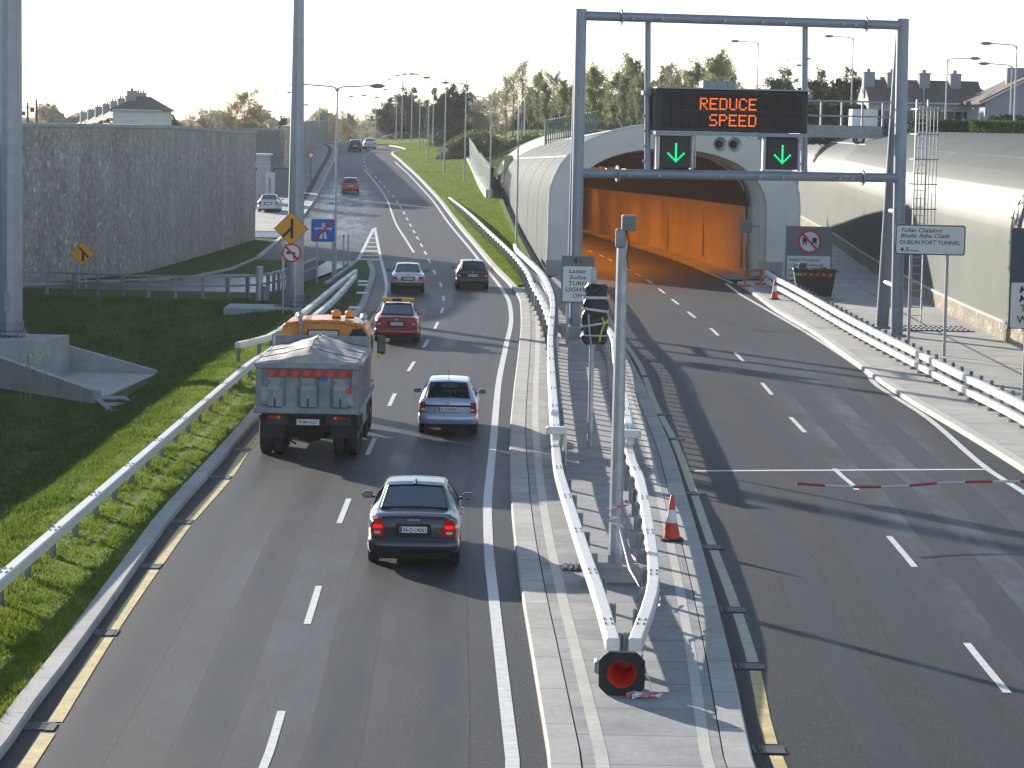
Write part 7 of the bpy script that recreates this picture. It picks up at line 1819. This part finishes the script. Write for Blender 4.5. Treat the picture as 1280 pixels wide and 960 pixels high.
# ---------------------------------------------------------------- the air
mb = MB(); mb.box((0, 420, 18), (1500, 1300, 46))
hz = stuff(mb.build('haze', 'white', origin=False), 'thin pale haze in the air', 'haze')
m = bpy.data.materials.new('haze'); m.use_nodes = True; nt = m.node_tree; nt.nodes.clear()
o_ = nt.nodes.new('ShaderNodeOutputMaterial'); v_ = nt.nodes.new('ShaderNodeVolumePrincipled'); v_.inputs['Color'].default_value = (.93, .95, 1, 1); v_.inputs['Density'].default_value = HAZE; v_.inputs['Anisotropy'].default_value = .2
nt.links.new(v_.outputs[0], o_.inputs['Volume']); hz.data.materials.clear(); hz.data.materials.append(m)
SKY_S, SUN_S, EXPO = 0.09, 4.4, 1.2
# ---------------------------------------------------------------- camera, light
cam = bpy.data.cameras.new('camera'); co = bpy.data.objects.new('camera', cam); COL.objects.link(co)
cam.sensor_width = 36; cam.lens = FPX / 1280 * 36; cam.clip_start = .5; cam.clip_end = 12000
B3 = Matrix((_R, _U, -_F)).transposed()
co.matrix_world = Matrix.Translation(EYE) @ B3.to_4x4()
S.camera = co
w = bpy.data.worlds.new('World'); S.world = w; w.use_nodes = True
nt = w.node_tree; nt.nodes.clear()
ow = nt.nodes.new('ShaderNodeOutputWorld'); bg = nt.nodes.new('ShaderNodeBackground'); sk = nt.nodes.new('ShaderNodeTexSky')
SUN_AZ, SUN_EL = radians(-33), radians(14)
sk.sky_type = 'NISHITA'; sk.sun_disc = False; sk.sun_elevation = SUN_EL; sk.sun_rotation = SUN_AZ; sk.air_density = 1.0; sk.dust_density = .15; sk.ozone_density = 1.0
hs = nt.nodes.new('ShaderNodeHueSaturation'); hs.inputs['Saturation'].default_value = .7; nt.links.new(sk.outputs[0], hs.inputs['Color']); tn = nt.nodes.new('ShaderNodeMix'); tn.data_type = 'RGBA'; tn.blend_type = 'MULTIPLY'; tn.inputs[0].default_value = 1; tn.inputs[7].default_value = (.90, .98, 1.12, 1); nt.links.new(hs.outputs[0], tn.inputs[6]); nt.links.new(tn.outputs[2], bg.inputs[0]); bg.inputs[1].default_value = SKY_S; nt.links.new(bg.outputs[0], ow.inputs[0])
l = bpy.data.lights.new('sun', 'SUN'); l.energy = SUN_S; l.angle = radians(.6); l.color = (1, .92, .80)
lo = bpy.data.objects.new('sun', l); COL.objects.link(lo)
sd = Vector((sin(SUN_AZ) * cos(SUN_EL), cos(SUN_AZ) * cos(SUN_EL), sin(SUN_EL)))
lo.rotation_euler = sd.to_track_quat('Z', 'Y').to_euler(); lo.location = sd * 300
S.view_settings.view_transform = 'Standard'; S.view_settings.look = 'None'; S.view_settings.gamma = 1; S.view_settings.exposure = EXPO
S.view_settings.use_curve_mapping = False
S.render.engine = 'CYCLES'
cy = S.cycles; cy.use_denoising = True; cy.max_bounces = 6; cy.transparent_max_bounces = 10; cy.diffuse_bounces = 3; cy.glossy_bounces = 3; cy.transmission_bounces = 4; cy.volume_bounces = 0
cy.caustics_reflective = False; cy.caustics_refractive = False; cy.sample_clamp_indirect = 6
try: cy.denoiser = 'OPENIMAGEDENOISE'
except Exception: pass
